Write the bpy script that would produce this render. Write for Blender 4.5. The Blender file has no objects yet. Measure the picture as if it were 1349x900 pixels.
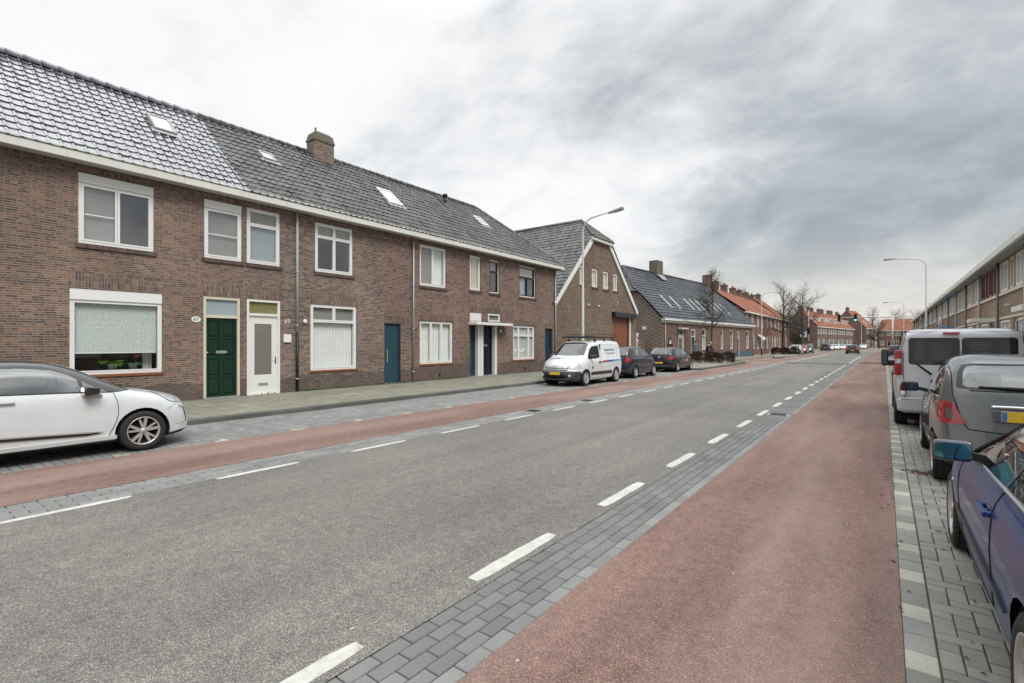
import bpy, bmesh, math, random
from math import sin, cos, pi, radians, sqrt, atan2, floor
from mathutils import Vector, Matrix
from mathutils.bvhtree import BVHTree
random.seed(7)
scn = bpy.context.scene
COL = scn.collection

# ------------------------------------------------------------------ helpers
class MB:
    """collects verts / faces / material index / per-face random, builds ONE mesh object"""
    def __init__(self): self.v=[]; self.f=[]; self.m=[]; self.r=[]; self.s=[]
    def add(self, vs, fs, m=0, r=None, smooth=False):
        o=len(self.v); self.v.extend([tuple(p) for p in vs])
        if r is None: r=random.random()
        for q in fs:
            self.f.append([i+o for i in q]); self.m.append(m); self.r.append(r); self.s.append(smooth)
    def quad(self,a,b,c,d,m=0,r=None): self.add([a,b,c,d],[(0,1,2,3)],m,r)
    def box(self,x0,x1,y0,y1,z0,z1,m=0,r=None):
        if x0>x1:x0,x1=x1,x0
        if y0>y1:y0,y1=y1,y0
        if z0>z1:z0,z1=z1,z0
        self.add([(x0,y0,z0),(x1,y0,z0),(x1,y1,z0),(x0,y1,z0),(x0,y0,z1),(x1,y0,z1),(x1,y1,z1),(x0,y1,z1)],
          [(3,2,1,0),(4,5,6,7),(0,1,5,4),(1,2,6,5),(2,3,7,6),(3,0,4,7)],m,r)
    def bbox(self,x0,x1,y0,y1,z0,z1,b=.01,m=0):
        """box with chamfered edges"""
        if x0>x1:x0,x1=x1,x0
        if y0>y1:y0,y1=y1,y0
        if z0>z1:z0,z1=z1,z0
        bm=bmesh.new(); bmesh.ops.create_cube(bm,size=1)
        for v in bm.verts: v.co=Vector(((x0+x1)/2+v.co.x*(x1-x0),(y0+y1)/2+v.co.y*(y1-y0),(z0+z1)/2+v.co.z*(z1-z0)))
        bmesh.ops.bevel(bm,geom=bm.edges[:],offset=b,segments=2,affect='EDGES',profile=.6)
        self.bm(bm,m); bm.free()
    def bm(self,bm,m=0,smooth=False,M=None):
        bm.verts.index_update()
        vs=[(M@v.co if M else v.co) for v in bm.verts]
        self.add(vs,[[v.index for v in f.verts] for f in bm.faces],m,None,smooth)
    def tube(self,pts,r,seg=8,m=0,cap=True,smooth=True):
        pts=[Vector(p) for p in pts]; n=len(pts)
        rs=r if isinstance(r,(list,tuple)) else [r]*n
        vs=[];fs=[]; up=None
        for i,p in enumerate(pts):
            t=(pts[min(i+1,n-1)]-pts[max(i-1,0)])
            if t.length<1e-9: t=Vector((0,0,1))
            t.normalize()
            if up is None:
                a=Vector((0,0,1)) if abs(t.z)<.9 else Vector((1,0,0))
                up=(a-t*a.dot(t)).normalized()
            else:
                up=(up-t*up.dot(t))
                up=up.normalized() if up.length>1e-6 else t.orthogonal().normalized()
            w=t.cross(up)
            for k in range(seg):
                A=2*pi*k/seg; vs.append(p+(up*cos(A)+w*sin(A))*rs[i])
        for i in range(n-1):
            for k in range(seg):
                k2=(k+1)%seg
                fs.append((i*seg+k,i*seg+k2,(i+1)*seg+k2,(i+1)*seg+k))
        self.add(vs,fs,m,None,smooth)
        if cap:
            o=len(self.v)-len(vs)
            self.f.append([o+k for k in range(seg)][::-1]); self.m.append(m); self.r.append(0); self.s.append(False)
            self.f.append([o+(n-1)*seg+k for k in range(seg)]); self.m.append(m); self.r.append(0); self.s.append(False)
    def lathe(self,prof,M=None,seg=24,m=0,smooth=True):
        """prof list of (r,h) about local z"""
        vs=[];fs=[];n=len(prof)
        for r,h in prof:
            for k in range(seg):
                A=2*pi*k/seg; p=Vector((r*cos(A),r*sin(A),h)); vs.append(M@p if M else p)
        for i in range(n-1):
            for k in range(seg):
                k2=(k+1)%seg; fs.append((i*seg+k,i*seg+k2,(i+1)*seg+k2,(i+1)*seg+k))
        self.add(vs,fs,m,None,smooth)
    def sphere(self,c,r,m=0,seg=12,sc=(1,1,1)):
        prof=[(r*sin(pi*i/8)+1e-4,-r*cos(pi*i/8)) for i in range(9)]
        self.lathe(prof,Matrix.Translation(c)@Matrix.Diagonal((*sc,1)),seg,m)
    def build(self,name,mats,parent=None,bend=False):
        me=bpy.data.meshes.new(name); v=self.v
        if bend: v=[bendp(p) for p in v]
        me.from_pydata(v,[],self.f)
        if not isinstance(mats,(list,tuple)): mats=[mats]
        for q in mats: me.materials.append(q)
        if self.f:
            me.polygons.foreach_set('material_index',self.m)
            me.polygons.foreach_set('use_smooth',self.s)
            at=me.attributes.new('rnd','FLOAT','FACE'); at.data.foreach_set('value',self.r)
        me.update()
        return link(name,me,parent)

def link(name,me,parent=None):
    o=bpy.data.objects.new(name,me); COL.objects.link(o)
    if parent: o.parent=parent
    return o
def tag(o,label=None,cat=None,group=None,kind=None):
    if label:o['label']=label
    if cat:o['category']=cat
    if group:o['group']=group
    if kind:o['kind']=kind
    return o
def empty(name,loc,rz,label,cat,group=None):
    o=bpy.data.objects.new(name,None); COL.objects.link(o); o.location=loc; o.rotation_euler=(0,0,rz)
    o.empty_display_size=.2
    return tag(o,label,cat,group)
def structure(o): o['kind']='structure'; return o
def copy_tree(o,parent=None):
    c=o.copy(); COL.objects.link(c)
    if parent is not None: c.parent=parent
    for ch in list(o.children): copy_tree(ch,c)
    return c
def sstep(a,b,x):
    t=max(0,min(1,(x-a)/(b-a))); return t*t*(3-2*t)
def bendx(Y):
    """the street swings to the right far away"""
    if Y<118: return 0
    t=Y-118
    return .146*t*t/(2*34) if t<34 else .146*17+.146*(t-34)
def bendp(p): return (p[0]+bendx(p[1]),p[1],p[2])

# ------------------------------------------------------------------ node helpers
class NT:
    def __init__(s,mat): s.t=mat.node_tree; s.n=s.t.nodes; s.l=s.t.links
    def node(s,typ,**kw):
        n=s.n.new(typ)
        for k,v in kw.items():
            if k.startswith('i_'):
                key=k[2:]; n.inputs[int(key) if key.isdigit() else key].default_value=v
            else: setattr(n,k,v)
        return n
    def link(s,a,b): s.l.new(a,b)
    def math(s,op,a,b=None,c=None,clamp=False):
        n=s.n.new('ShaderNodeMath'); n.operation=op; n.use_clamp=clamp
        for i,q in enumerate((a,b,c)):
            if q is None: continue
            if isinstance(q,(int,float)): n.inputs[i].default_value=q
            else: s.l.new(q,n.inputs[i])
        return n.outputs[0]
    def mix(s,f,a,b,mode='MIX'):
        n=s.n.new('ShaderNodeMix'); n.data_type='RGBA'; n.blend_type=mode; n.clamp_factor=True
        for i,q in ((0,f),(6,a),(7,b)):
            if isinstance(q,(int,float)): n.inputs[i].default_value=q
            elif isinstance(q,tuple): n.inputs[i].default_value=(*q[:3],1)
            else: s.l.new(q,n.inputs[i])
        return n.outputs[2]
    def ramp(s,f,stops,interp='LINEAR'):
        n=s.n.new('ShaderNodeValToRGB'); cr=n.color_ramp; cr.interpolation=interp
        while len(cr.elements)>1: cr.elements.remove(cr.elements[-1])
        cr.elements[0].position=stops[0][0]; cr.elements[0].color=(*tup(stops[0][1]),1)
        for p,c in stops[1:]:
            e=cr.elements.new(p); e.color=(*tup(c),1)
        s.l.new(f,n.inputs[0]); return n.outputs[0]
    def noise(s,vec,scale,detail=4,rough=.55,dim='3D'):
        n=s.n.new('ShaderNodeTexNoise'); n.noise_dimensions=dim
        n.inputs['Scale'].default_value=scale; n.inputs['Detail'].default_value=detail; n.inputs['Roughness'].default_value=rough
        if vec is not None: s.l.new(vec,n.inputs['Vector'])
        return n.outputs[0]
    def obj(s): return s.node('ShaderNodeTexCoord').outputs['Object']
def tup(c): return (c,c,c) if isinstance(c,(int,float)) else tuple(c[:3])
def newmat(name):
    m=bpy.data.materials.new(name); m.use_nodes=True
    b=m.node_tree.nodes['Principled BSDF']
    return m,NT(m),b
def mat(name,col,rough=.6,metal=0,var=.12,vs=6,bump=0,bs=60,coat=0,spec=.5,rnd=0,emit=0,rv=0):
    m,t,b=newmat(name); ob=t.obj()
    n=t.noise(ob,vs,5)
    f=t.math('MULTIPLY_ADD',n,var*2,1-var)
    if rnd:
        a=t.node('ShaderNodeAttribute',attribute_name='rnd')
        f=t.math('MULTIPLY',f,t.math('MULTIPLY_ADD',a.outputs['Fac'],rnd*2,1-rnd))
    mx=t.mix(1.0,tup(col),(1,1,1),'MULTIPLY')
    nm=mx.node; t.link(f,nm.inputs[7])
    t.link(mx,b.inputs['Base Color'])
    b.inputs['Roughness'].default_value=rough; b.inputs['Metallic'].default_value=metal
    if rv: t.link(t.math('MULTIPLY_ADD',t.noise(ob,vs*2.3,4),rv*2,rough-rv),b.inputs['Roughness'])
    b.inputs['Specular IOR Level'].default_value=spec
    if coat: b.inputs['Coat Weight'].default_value=coat; b.inputs['Coat Roughness'].default_value=.04
    if bump:
        bn=t.node('ShaderNodeBump',i_Strength=bump,i_Distance=.01); t.link(t.noise(ob,bs,4),bn.inputs['Height']); t.link(bn.outputs[0],b.inputs['Normal'])
    if emit: b.inputs['Emission Color'].default_value=(*tup(col),1); b.inputs['Emission Strength'].default_value=emit
    return m

def brick_mat(name,cols,mortar=(.30,.27,.225),bw=.215,rh=.0565,mj=.0115,stag=True,stain=.22,diamond=None,swap=False,plinth=None,bump=.5):
    """individual bricks: every brick gets its own colour"""
    m,t,b=newmat(name)
    tc=t.node('ShaderNodeTexCoord'); sx=t.node('ShaderNodeSeparateXYZ'); t.link(tc.outputs['Object'],sx.inputs[0])
    sn=t.node('ShaderNodeSeparateXYZ'); t.link(tc.outputs['Normal'],sn.inputs[0])
    isx=t.math('GREATER_THAN',t.math('ABSOLUTE',sn.outputs[0]),.5)
    u=t.math('ADD',t.math('MULTIPLY',isx,sx.outputs[1]),t.math('MULTIPLY',t.math('SUBTRACT',1,isx),sx.outputs[0]))
    z=sx.outputs[2]
    # slightly wobbly courses
    wob=t.noise(tc.outputs['Object'],1.7,2)
    z=t.math('ADD',z,t.math('MULTIPLY_ADD',wob,.012,-.006))
    rowf=t.math('DIVIDE',z,rh); row=t.math('FLOOR',rowf); fz=t.math('FRACT',rowf)
    uu=t.math('DIVIDE',u,bw)
    if stag:
        # irregular half bond: row parity plus a random shift
        wn=t.node('ShaderNodeTexWhiteNoise',noise_dimensions='1D'); t.link(row,wn.inputs['W'])
        par=t.math('MULTIPLY',t.math('FLOORED_MODULO',row,2),.5)
        uu=t.math('ADD',t.math('MULTIPLY',uu,t.math('MULTIPLY_ADD',par,2,1)),t.math('MULTIPLY_ADD',wn.outputs[0],.5,-.25)); ju2=t.math('MULTIPLY_ADD',par,2*mj/bw,mj/bw)
    colf=t.math('FLOOR',uu); fu=t.math('FRACT',uu)
    cb=t.node('ShaderNodeCombineXYZ'); t.link(colf,cb.inputs[0]); t.link(row,cb.inputs[1])
    wn2=t.node('ShaderNodeTexWhiteNoise',noise_dimensions='2D'); t.link(cb.outputs[0],wn2.inputs['Vector'])
    N=len(cols); base=t.ramp(wn2.outputs[0],[(i/N,c) for i,c in enumerate(cols)],'CONSTANT')
    if diamond:
        # two-tone lozenge pattern of headers
        d1=t.math('FLOORED_MODULO',t.math('ADD',t.math('FLOOR',t.math('DIVIDE',u,.107)),row),6)
        d2=t.math('FLOORED_MODULO',t.math('SUBTRACT',t.math('FLOOR',t.math('DIVIDE',u,.107)),row),6)
        dm=t.math('MAXIMUM',t.math('LESS_THAN',d1,1.5),t.math('LESS_THAN',d2,1.5))
        base=t.mix(t.math('MULTIPLY',dm,.85),base,diamond)
    # tonal mottling inside bricks, big stains
    n1=t.noise(tc.outputs['Object'],38,3); n2=t.noise(tc.outputs['Object'],.55,5,.6)
    base=t.mix(1,base,t.ramp(n1,[(.25,.72),(.75,1.25)]),'MULTIPLY')
    ju=mj/bw; jz=mj/rh
    mu=t.math('LESS_THAN',fu,t.math('MULTIPLY',ju2,.8) if stag else ju); mz=t.math('LESS_THAN',fz,jz*1.25 if stag else jz); mk=t.math('MAXIMUM',mu,mz)
    mcol=t.mix(t.noise(tc.outputs['Object'],9,4),tuple(c*.72 for c in mortar),tuple(c*1.2 for c in mortar))
    base=t.mix(mk,base,mcol)
    base=t.mix(1,base,t.ramp(n2,[(.3,1-stain),(.7,1+stain*.6)]),'MULTIPLY')
    if plinth:
        zz=t.math('ADD',sx.outputs[2],t.math('MULTIPLY_ADD',t.noise(tc.outputs['Object'],1.3,3),.5,-.25))
        pm=t.math('LESS_THAN',zz,plinth); pf=t.math('MULTIPLY',pm,.55)
        base=t.mix(pf,base,(.07,.06,.055))
    t.link(base,b.inputs['Base Color']); b.inputs['Roughness'].default_value=.85; b.inputs['Specular IOR Level'].default_value=.3
    hgt=t.math('ADD',t.math('SUBTRACT',1,mk),t.math('MULTIPLY',n1,.4))
    bn=t.node('ShaderNodeBump',i_Strength=bump,i_Distance=.006); t.link(hgt,bn.inputs['Height']); t.link(bn.outputs[0],b.inputs['Normal'])
    return m

def asphalt(name,lo,mid,hi,scale=170,worn=None,worn_amt=.5,dust=None):
    m,t,b=newmat(name); ob=t.obj()
    v=t.node('ShaderNodeTexVoronoi',i_Scale=scale); t.link(ob,v.inputs['Vector'])
    sp=t.node('ShaderNodeSeparateColor'); t.link(v.outputs['Color'],sp.inputs[0])
    c=t.ramp(sp.outputs[0],[(0,lo),(.35,mid),(.72,mid),(.86,hi),(1,tuple(min(1,q*1.35) for q in tup(hi)))])
    c=t.mix(1,c,t.ramp(v.outputs['Distance'],[(0,1.12),(.75,.62)]),'MULTIPLY')
    big=t.noise(ob,.35,6,.6); c=t.mix(1,c,t.ramp(big,[(.3,.82),(.7,1.14)]),'MULTIPLY')
    med=t.noise(ob,9,5,.7); c=t.mix(1,c,t.ramp(med,[(.3,.80),(.7,1.18)]),'MULTIPLY')
    if worn:
        st=t.node('ShaderNodeMapping'); st.inputs['Scale'].default_value=(2.2,.45,1); t.link(ob,st.inputs[0])
        w=t.noise(st.outputs[0],1.1,7,.68); w2=t.noise(ob,60,3,.7)
        f=t.math('MULTIPLY',t.ramp(w,[(.48,0),(.68,1)]),t.ramp(w2,[(.42,0),(.62,1)]))
        c=t.mix(t.math('MULTIPLY',f,worn_amt),c,worn)
    # tyre-polished tracks, dusty bands along the lane, hairline cracks, oil drips
    sx=t.node('ShaderNodeSeparateXYZ'); t.link(ob,sx.inputs[0])
    lm=t.node('ShaderNodeMapping'); lm.inputs['Scale'].default_value=(1.6,.05,1); t.link(ob,lm.inputs[0])
    tr=t.noise(lm.outputs[0],1.0,4,.6); c=t.mix(1,c,t.ramp(tr,[(.32,.86),(.5,1.0),(.68,1.12)]),'MULTIPLY')
    if dust:
        dm=t.node('ShaderNodeMapping'); dm.inputs['Scale'].default_value=(1.1,.16,1); dm.inputs['Location'].default_value=(3,7,0); t.link(ob,dm.inputs[0])
        c=t.mix(t.math('MULTIPLY',t.ramp(t.noise(dm.outputs[0],1.0,6,.62),[(.42,0),(.66,1)]),.55),c,dust)
    dr=t.node('ShaderNodeTexVoronoi',i_Scale=1.9); t.link(ob,dr.inputs['Vector']); c=t.mix(t.math('MULTIPLY',t.ramp(dr.outputs['Distance'],[(.0,1),(.035,.6),(.06,0)]),.35),c,tuple(q*.8 for q in lo))
    t.link(c,b.inputs['Base Color']); b.inputs['Roughness'].default_value=.88; b.inputs['Specular IOR Level'].default_value=.35
    bn=t.node('ShaderNodeBump',i_Strength=.45,i_Distance=.004); t.link(v.outputs['Distance'],bn.inputs['Height']); bn.invert=True; t.link(bn.outputs[0],b.inputs['Normal'])
    return m

def paver_mat(name,cols,rough=.85,mossy=None):
    m,t,b=newmat(name); ob=t.obj()
    a=t.node('ShaderNodeAttribute',attribute_name='rnd')
    N=len(cols); c=t.ramp(a.outputs['Fac'],[(i/(N-1),q) for i,q in enumerate(cols)])
    c=t.mix(1,c,t.ramp(t.noise(ob,130,3,.7),[(.25,.75),(.75,1.25)]),'MULTIPLY')
    c=t.mix(1,c,t.ramp(t.noise(ob,1.1,6,.62),[(.3,.8),(.7,1.16)]),'MULTIPLY')
    if mossy:
        f=t.ramp(t.noise(ob,.8,6,.7),[(.35,0),(.68,.8)]); c=t.mix(f,c,mossy)
    t.link(c,b.inputs['Base Color']); b.inputs['Roughness'].default_value=rough; b.inputs['Specular IOR Level'].default_value=.35
    bn=t.node('ShaderNodeBump',i_Strength=.35,i_Distance=.003); t.link(t.noise(ob,220,3,.7),bn.inputs['Height']); t.link(bn.outputs[0],b.inputs['Normal'])
    return m

def glass_mat(name,tint=(.9,.93,.92),refl=.04,rough=.01,block=0,blockcol=(.02,.025,.03),ior=1.5,boost=1.0):
    m,t,b=newmat(name); t.n.remove(b); out=t.n['Material Output']
    tr=t.node('ShaderNodeBsdfTransparent'); tr.inputs[0].default_value=(*tint,1)
    gl=t.node('ShaderNodeBsdfGlossy'); gl.inputs['Roughness'].default_value=rough; gl.inputs[0].default_value=(1,1,1,1)
    ob=t.obj(); bn=t.node('ShaderNodeBump',i_Strength=.03,i_Distance=.02); t.link(t.noise(ob,1.6,2),bn.inputs['Height']); t.link(bn.outputs[0],gl.inputs['Normal'])
    base=tr.outputs[0]
    if block:
        df=t.node('ShaderNodeBsdfDiffuse'); df.inputs[0].default_value=(*blockcol,1)
        mx=t.node('ShaderNodeMixShader'); mx.inputs[0].default_value=block; t.link(base,mx.inputs[1]); t.link(df.outputs[0],mx.inputs[2]); base=mx.outputs[0]
    geo=t.node('ShaderNodeNewGeometry'); dt=t.node('ShaderNodeVectorMath',operation='DOT_PRODUCT'); t.link(geo.outputs['Incoming'],dt.inputs[0]); t.link(geo.outputs['Normal'],dt.inputs[1])
    cs=t.math('ABSOLUTE',dt.outputs['Value']); p5=t.math('POWER',t.math('SUBTRACT',1,cs,clamp=True),5)
    f=t.math('MULTIPLY_ADD',t.math('MULTIPLY_ADD',p5,.96,.04),boost,refl,clamp=True)
    mx=t.node('ShaderNodeMixShader'); t.link(f,mx.inputs[0]); t.link(base,mx.inputs[1]); t.link(gl.outputs[0],mx.inputs[2])
    t.link(mx.outputs[0],out.inputs[0]); return m

def paint(name,col,metal=0.0,rough=.4,coat=1.0):
    m,t,b=newmat(name); ob=t.obj()
    n=t.noise(ob,3,5,.65); c=t.mix(1,tup(col),t.ramp(n,[(.3,.93),(.7,1.05)]),'MULTIPLY')
    # inner side of the body shell is coloured near black
    geo=t.node('ShaderNodeNewGeometry')
    c=t.mix(geo.outputs['Backfacing'],c,(.012,.012,.013))
    t.link(c,b.inputs['Base Color']); b.inputs['Metallic'].default_value=metal; b.inputs['Roughness'].default_value=rough
    b.inputs['Coat Weight'].default_value=1; b.inputs['Coat Roughness'].default_value=.045
    t.link(t.math('MULTIPLY',t.math('SUBTRACT',1,geo.outputs['Backfacing']),coat),b.inputs['Coat Weight'])
    bn=t.node('ShaderNodeBump',i_Strength=.02,i_Distance=.01); t.link(t.noise(ob,2.2,2),bn.inputs['Height']); t.link(bn.outputs[0],b.inputs['Coat Normal'])
    return m

BR1=[(0.191,0.115,0.093),(0.144,0.092,0.081),(0.230,0.139,0.106),(0.104,0.071,0.063),(0.173,0.107,0.089),(0.252,0.160,0.112),(0.155,0.097,0.081),(0.216,0.126,0.101),(0.122,0.080,0.070),(0.239,0.126,0.083),(0.200,0.123,0.100),(0.110,0.074,0.066)]
BR2=[(0.214,0.110,0.087),(0.162,0.092,0.078),(0.237,0.122,0.092),(0.081,0.056,0.051),(0.195,0.108,0.090),(0.257,0.144,0.113),(0.171,0.095,0.086),(0.067,0.050,0.047),(0.223,0.117,0.092)]
BRB=[(0.212,0.142,0.119),(0.147,0.103,0.093),(0.248,0.168,0.132),(0.097,0.071,0.065),(0.184,0.125,0.106),(0.267,0.185,0.140),(0.120,0.086,0.078)]
SOL=[(.20,.13,.11),(.14,.098,.092),(.24,.155,.125),(.10,.078,.075),(.18,.12,.105),(.27,.18,.135),(.155,.105,.095)]
M={}
M['brickA']=brick_mat('brick_house',BR1,plinth=.62)
M['brickB']=brick_mat('brick_brown',BRB,plinth=.62)
M['brickC']=brick_mat('brick_red_brown',BR2,mortar=(.30,.27,.23),plinth=.72)
M['brickG']=brick_mat('brick_gable',[(.19,.125,.09),(.135,.09,.072),(.235,.15,.105),(.10,.07,.06),(.17,.115,.085),(.25,.17,.12)],mortar=(.24,.21,.17))
M['brickL']=brick_mat('brick_low',[(.21,.11,.08),(.15,.085,.07),(.26,.14,.10),(.115,.07,.06)],mortar=(.22,.19,.16))
M['brickD']=brick_mat('brick_lozenge',[(.17,.10,.08),(.13,.085,.07),(.20,.12,.09)],mortar=(.2,.18,.15),diamond=(.27,.255,.21))
M['brickE']=brick_mat('brick_orange',[(.27,.12,.075),(.21,.095,.065),(.32,.15,.09),(.16,.08,.06)],mortar=(.24,.19,.15))
M['brickF']=brick_mat('brick_far',[(.18,.10,.08),(.14,.08,.065),(.215,.12,.09),(.11,.068,.06)],mortar=(.2,.17,.14))
M['brickR']=brick_mat('brick_tan',[(.31,.195,.125),(.245,.155,.105),(.36,.235,.15),(.195,.128,.09),(.285,.18,.12)],mortar=(.32,.29,.24))
M['panelR']=mat('pink_brick_panel',(.36,.22,.15),.9,var=.1,bump=.2)
M['soldier']=brick_mat('brick_soldier',SOL,bw=.0625,rh=.145,mj=.012,stag=False,mortar=(.25,.22,.18))
M['soldier2']=brick_mat('brick_soldier_dark',[(.17,.105,.085),(.12,.08,.07),(.21,.125,.09),(.09,.066,.06)],bw=.0625,rh=.43,mj=.010,stag=False)
M['rowlock']=brick_mat('brick_sill',[(.12,.085,.075),(.09,.065,.06),(.15,.10,.085)],bw=.0625,rh=.3,mj=.01,stag=False,mortar=(.13,.12,.10))
M['white']=mat('white_paint',(.74,.74,.71),.4,var=.05,vs=3,rv=.08)
M['upvc']=mat('white_frame',(.78,.78,.77),.32,var=.03,vs=2)
M['cream']=mat('cream_paint',(.62,.58,.46),.45,var=.08,vs=5)
M['fascia']=mat('fascia_paint',(.66,.66,.62),.5,var=.14,vs=2.2)
M['green']=mat('green_door_paint',(.006,.030,.018),.3,var=.12,vs=4)
M['teal']=mat('teal_door_paint',(.017,.056,.078),.42,var=.35,vs=4)
M['navy']=mat('navy_door_paint',(.010,.014,.028),.3,var=.15)
M['dblue']=mat('dark_blue_paint',(.010,.035,.065),.4,var=.15)
M['steel']=mat('galvanised',(.36,.37,.37),.5,metal=.4,var=.15,vs=4)
M['pole']=mat('lamp_post_grey',(.52,.53,.52),.5,metal=.15,var=.12,vs=3)
M['grey']=mat('pipe_grey',(.36,.37,.36),.55,var=.14,vs=3)
M['black']=mat('black_plastic',(.013,.014,.015),.5,var=.2)
M['rubber']=mat('tyre_rubber',(.018,.018,.019),.8,var=.25,vs=9,bump=.1,bs=90)
M['liner']=mat('wheel_liner',(.006,.006,.006),.95,var=.2)
M['chrome']=mat('chrome',(.75,.75,.76),.12,metal=1,var=.03)
M['alloy']=mat('alloy',(.52,.50,.47),.35,metal=.55,var=.1,vs=10)
M['hubcap']=mat('hubcap_silver',(.50,.50,.51),.38,metal=.5,var=.08,vs=10)
M['red_lens']=mat('red_lens',(.30,.010,.013),.12,var=.15,vs=14,coat=1)
M['dkred_lens']=mat('dark_red_lens',(.16,.008,.012),.15,var=.2,vs=14,coat=1)
M['clear_lens']=mat('clear_lens',(.46,.48,.50),.3,metal=0,var=.7,vs=14,coat=1)
M['yellow']=mat('plate_yellow',(.72,.45,.03),.4,var=.1,vs=20)
M['plate_blue']=mat('plate_blue',(.05,.16,.48),.4,var=.05)
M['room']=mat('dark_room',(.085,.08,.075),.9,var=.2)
M['glass']=glass_mat('window_glass',tint=(.95,.97,.965),refl=.03,boost=1.3)
M['glass_sky']=glass_mat('mirror_glass',tint=(.92,.94,.94),refl=.10,boost=1.4)
M['curtain']=mat('white_curtain',(.82,.84,.82),.9,var=.1,vs=3)
M['blind_grey']=mat('grey_blind',(.27,.265,.25),.85,var=.06,vs=2)
M['blind_olive']=mat('olive_blind',(.20,.175,.07),.8,var=.1,vs=3)
M['blind_blue']=mat('pale_blue_blind',(.30,.36,.40),.7,var=.06,vs=2)
M['blind_cream']=mat('cream_blind',(.66,.60,.46),.8,var=.06,vs=2)
M['frosted']=mat('frosted_pane',(.19,.175,.155),.25,var=.3,vs=1.6,spec=.6)
M['bark']=mat('bark',(.085,.07,.055),.95,var=.35,vs=12,bump=.5,bs=30)
M['twig']=mat('twig',(.075,.062,.05),.95,var=.3,vs=4)
M['leafdry']=mat('dry_leaf',(.055,.05,.03),.8,var=.4,vs=5,rnd=.4)
M['hedge']=mat('beech_hedge_leaf',(.06,.027,.02),.8,var=.6,vs=4,rnd=.75)
M['fern']=mat('fern_leaf',(.16,.34,.04),.6,var=.3,vs=8,rnd=.3)
M['cactus']=mat('dark_green_leaf',(.03,.13,.04),.6,var=.3,vs=8,rnd=.3)
M['weed']=mat('weed_leaf',(.07,.12,.03),.8,var=.4,vs=6,rnd=.4)
M['pot']=mat('grey_green_pot',(.30,.36,.31),.6,var=.08)
M['shutter_brown']=mat('brown_roller_door',(.24,.085,.038),.5,var=.1,vs=3)
M['blueplinth']=mat('blue_plinth',(.07,.12,.16),.7,var=.2,vs=3)
M['asphalt']=asphalt('asphalt_grey',(.105,.10,.09),(.20,.19,.172),(.32,.305,.275))
M['asphalt_dark']=asphalt('asphalt_dark',(.05,.05,.052),(.11,.11,.112),(.2,.2,.2))
M['redlane']=asphalt('asphalt_red',(.12,.070,.058),(.245,.147,.121),(.34,.232,.195),scale=190,worn=(.085,.066,.058),worn_amt=.8,dust=(.31,.232,.195))
M['pav_dark']=paver_mat('pavers_dark',[(.145,.147,.146),(.16,.162,.16),(.172,.174,.17),(.185,.186,.182)])
M['pav_mid']=paver_mat('pavers_mid',[(.185,.188,.186),(.215,.217,.212),(.245,.243,.233)])
M['pav_light']=paver_mat('pavers_light',[(.215,.21,.19),(.26,.255,.23),(.30,.295,.265),(.25,.25,.23)])
M['pav_white']=paver_mat('pavers_white',[(.34,.335,.285),(.44,.425,.36)])
M['slab']=paver_mat('pavement_slabs',[(.21,.205,.17),(.25,.245,.2),(.28,.27,.225)],mossy=(.195,.19,.145))
M['kerb']=paver_mat('kerb_stone',[(.10,.10,.098),(.13,.13,.125),(.155,.153,.145)],mossy=(.09,.095,.07))
M['joint']=mat('joint_sand',(.055,.052,.04),.95,var=.4,vs=5)
M['joint_moss']=mat('joint_moss',(.06,.065,.03),.95,var=.6,vs=4)
def thermo():
    """road paint worn through to the stones"""
    m,t,b=newmat('road_paint'); ob=t.obj()
    n=t.noise(ob,11,6,.7); n2=t.noise(ob,95,3,.7); big=t.noise(ob,1.3,3)
    f=t.ramp(t.math('ADD',t.math('MULTIPLY',n,.6),t.math('MULTIPLY',n2,.4)),[(.34,1),(.42,.0)])
    c=t.mix(1,(.55,.545,.51),t.ramp(n,[(.3,.78),(.7,1.12)]),'MULTIPLY'); c=t.mix(1,c,t.ramp(big,[(.35,.86),(.65,1.05)]),'MULTIPLY')
    c=t.mix(t.math('MULTIPLY',f,.85),c,(.17,.16,.145)); t.link(c,b.inputs['Base Color']); b.inputs['Roughness'].default_value=.75
    bn=t.node('ShaderNodeBump',i_Strength=.4,i_Distance=.003); t.link(n2,bn.inputs['Height']); t.link(bn.outputs[0],b.inputs['Normal']); return m
M['thermo']=thermo()
M['ground']=mat('earth',(.16,.155,.14),.95,var=.2,vs=.3)
M['cement']=mat('mossy_cement',(.125,.115,.085),.9,var=.3,vs=4,bump=.4,bs=20)
M['skin']=mat('skin',(.45,.27,.2),.6,var=.08)
M['roofred']=None
def tile_mat(name,cols,rough,spec=.5,rowh=None,coat=0,cr=.12,cior=1.5):
    m,t,b=newmat(name); ob=t.obj()
    a=t.node('ShaderNodeAttribute',attribute_name='rnd')
    N=len(cols); c=t.ramp(a.outputs['Fac'],[(i/(N-1),q) for i,q in enumerate(cols)])
    c=t.mix(1,c,t.ramp(t.noise(ob,22,4,.7),[(.3,.82),(.7,1.2)]),'MULTIPLY')
    c=t.mix(1,c,t.ramp(t.noise(ob,.6,5,.65),[(.3,.8),(.7,1.15)]),'MULTIPLY')
    t.link(c,b.inputs['Base Color']); b.inputs['Specular IOR Level'].default_value=spec
    b.inputs['Coat Weight'].default_value=coat; b.inputs['Coat Roughness'].default_value=cr; b.inputs['Coat IOR'].default_value=cior
    t.link(t.math('ADD',t.math('MULTIPLY_ADD',t.noise(ob,14,4,.6),.3,rough-.2),t.math('MULTIPLY',t.math('FRACT',t.math('MULTIPLY',a.outputs['Fac'],7.3)),.16)),b.inputs['Roughness'])
    li=t.ramp(t.noise(ob,5,6,.75),[(.60,0),(.70,1)]); c2=t.mix(t.math('MULTIPLY',li,.5),c,(.17,.17,.14)); t.link(c2,b.inputs['Base Color'])
    return m
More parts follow.
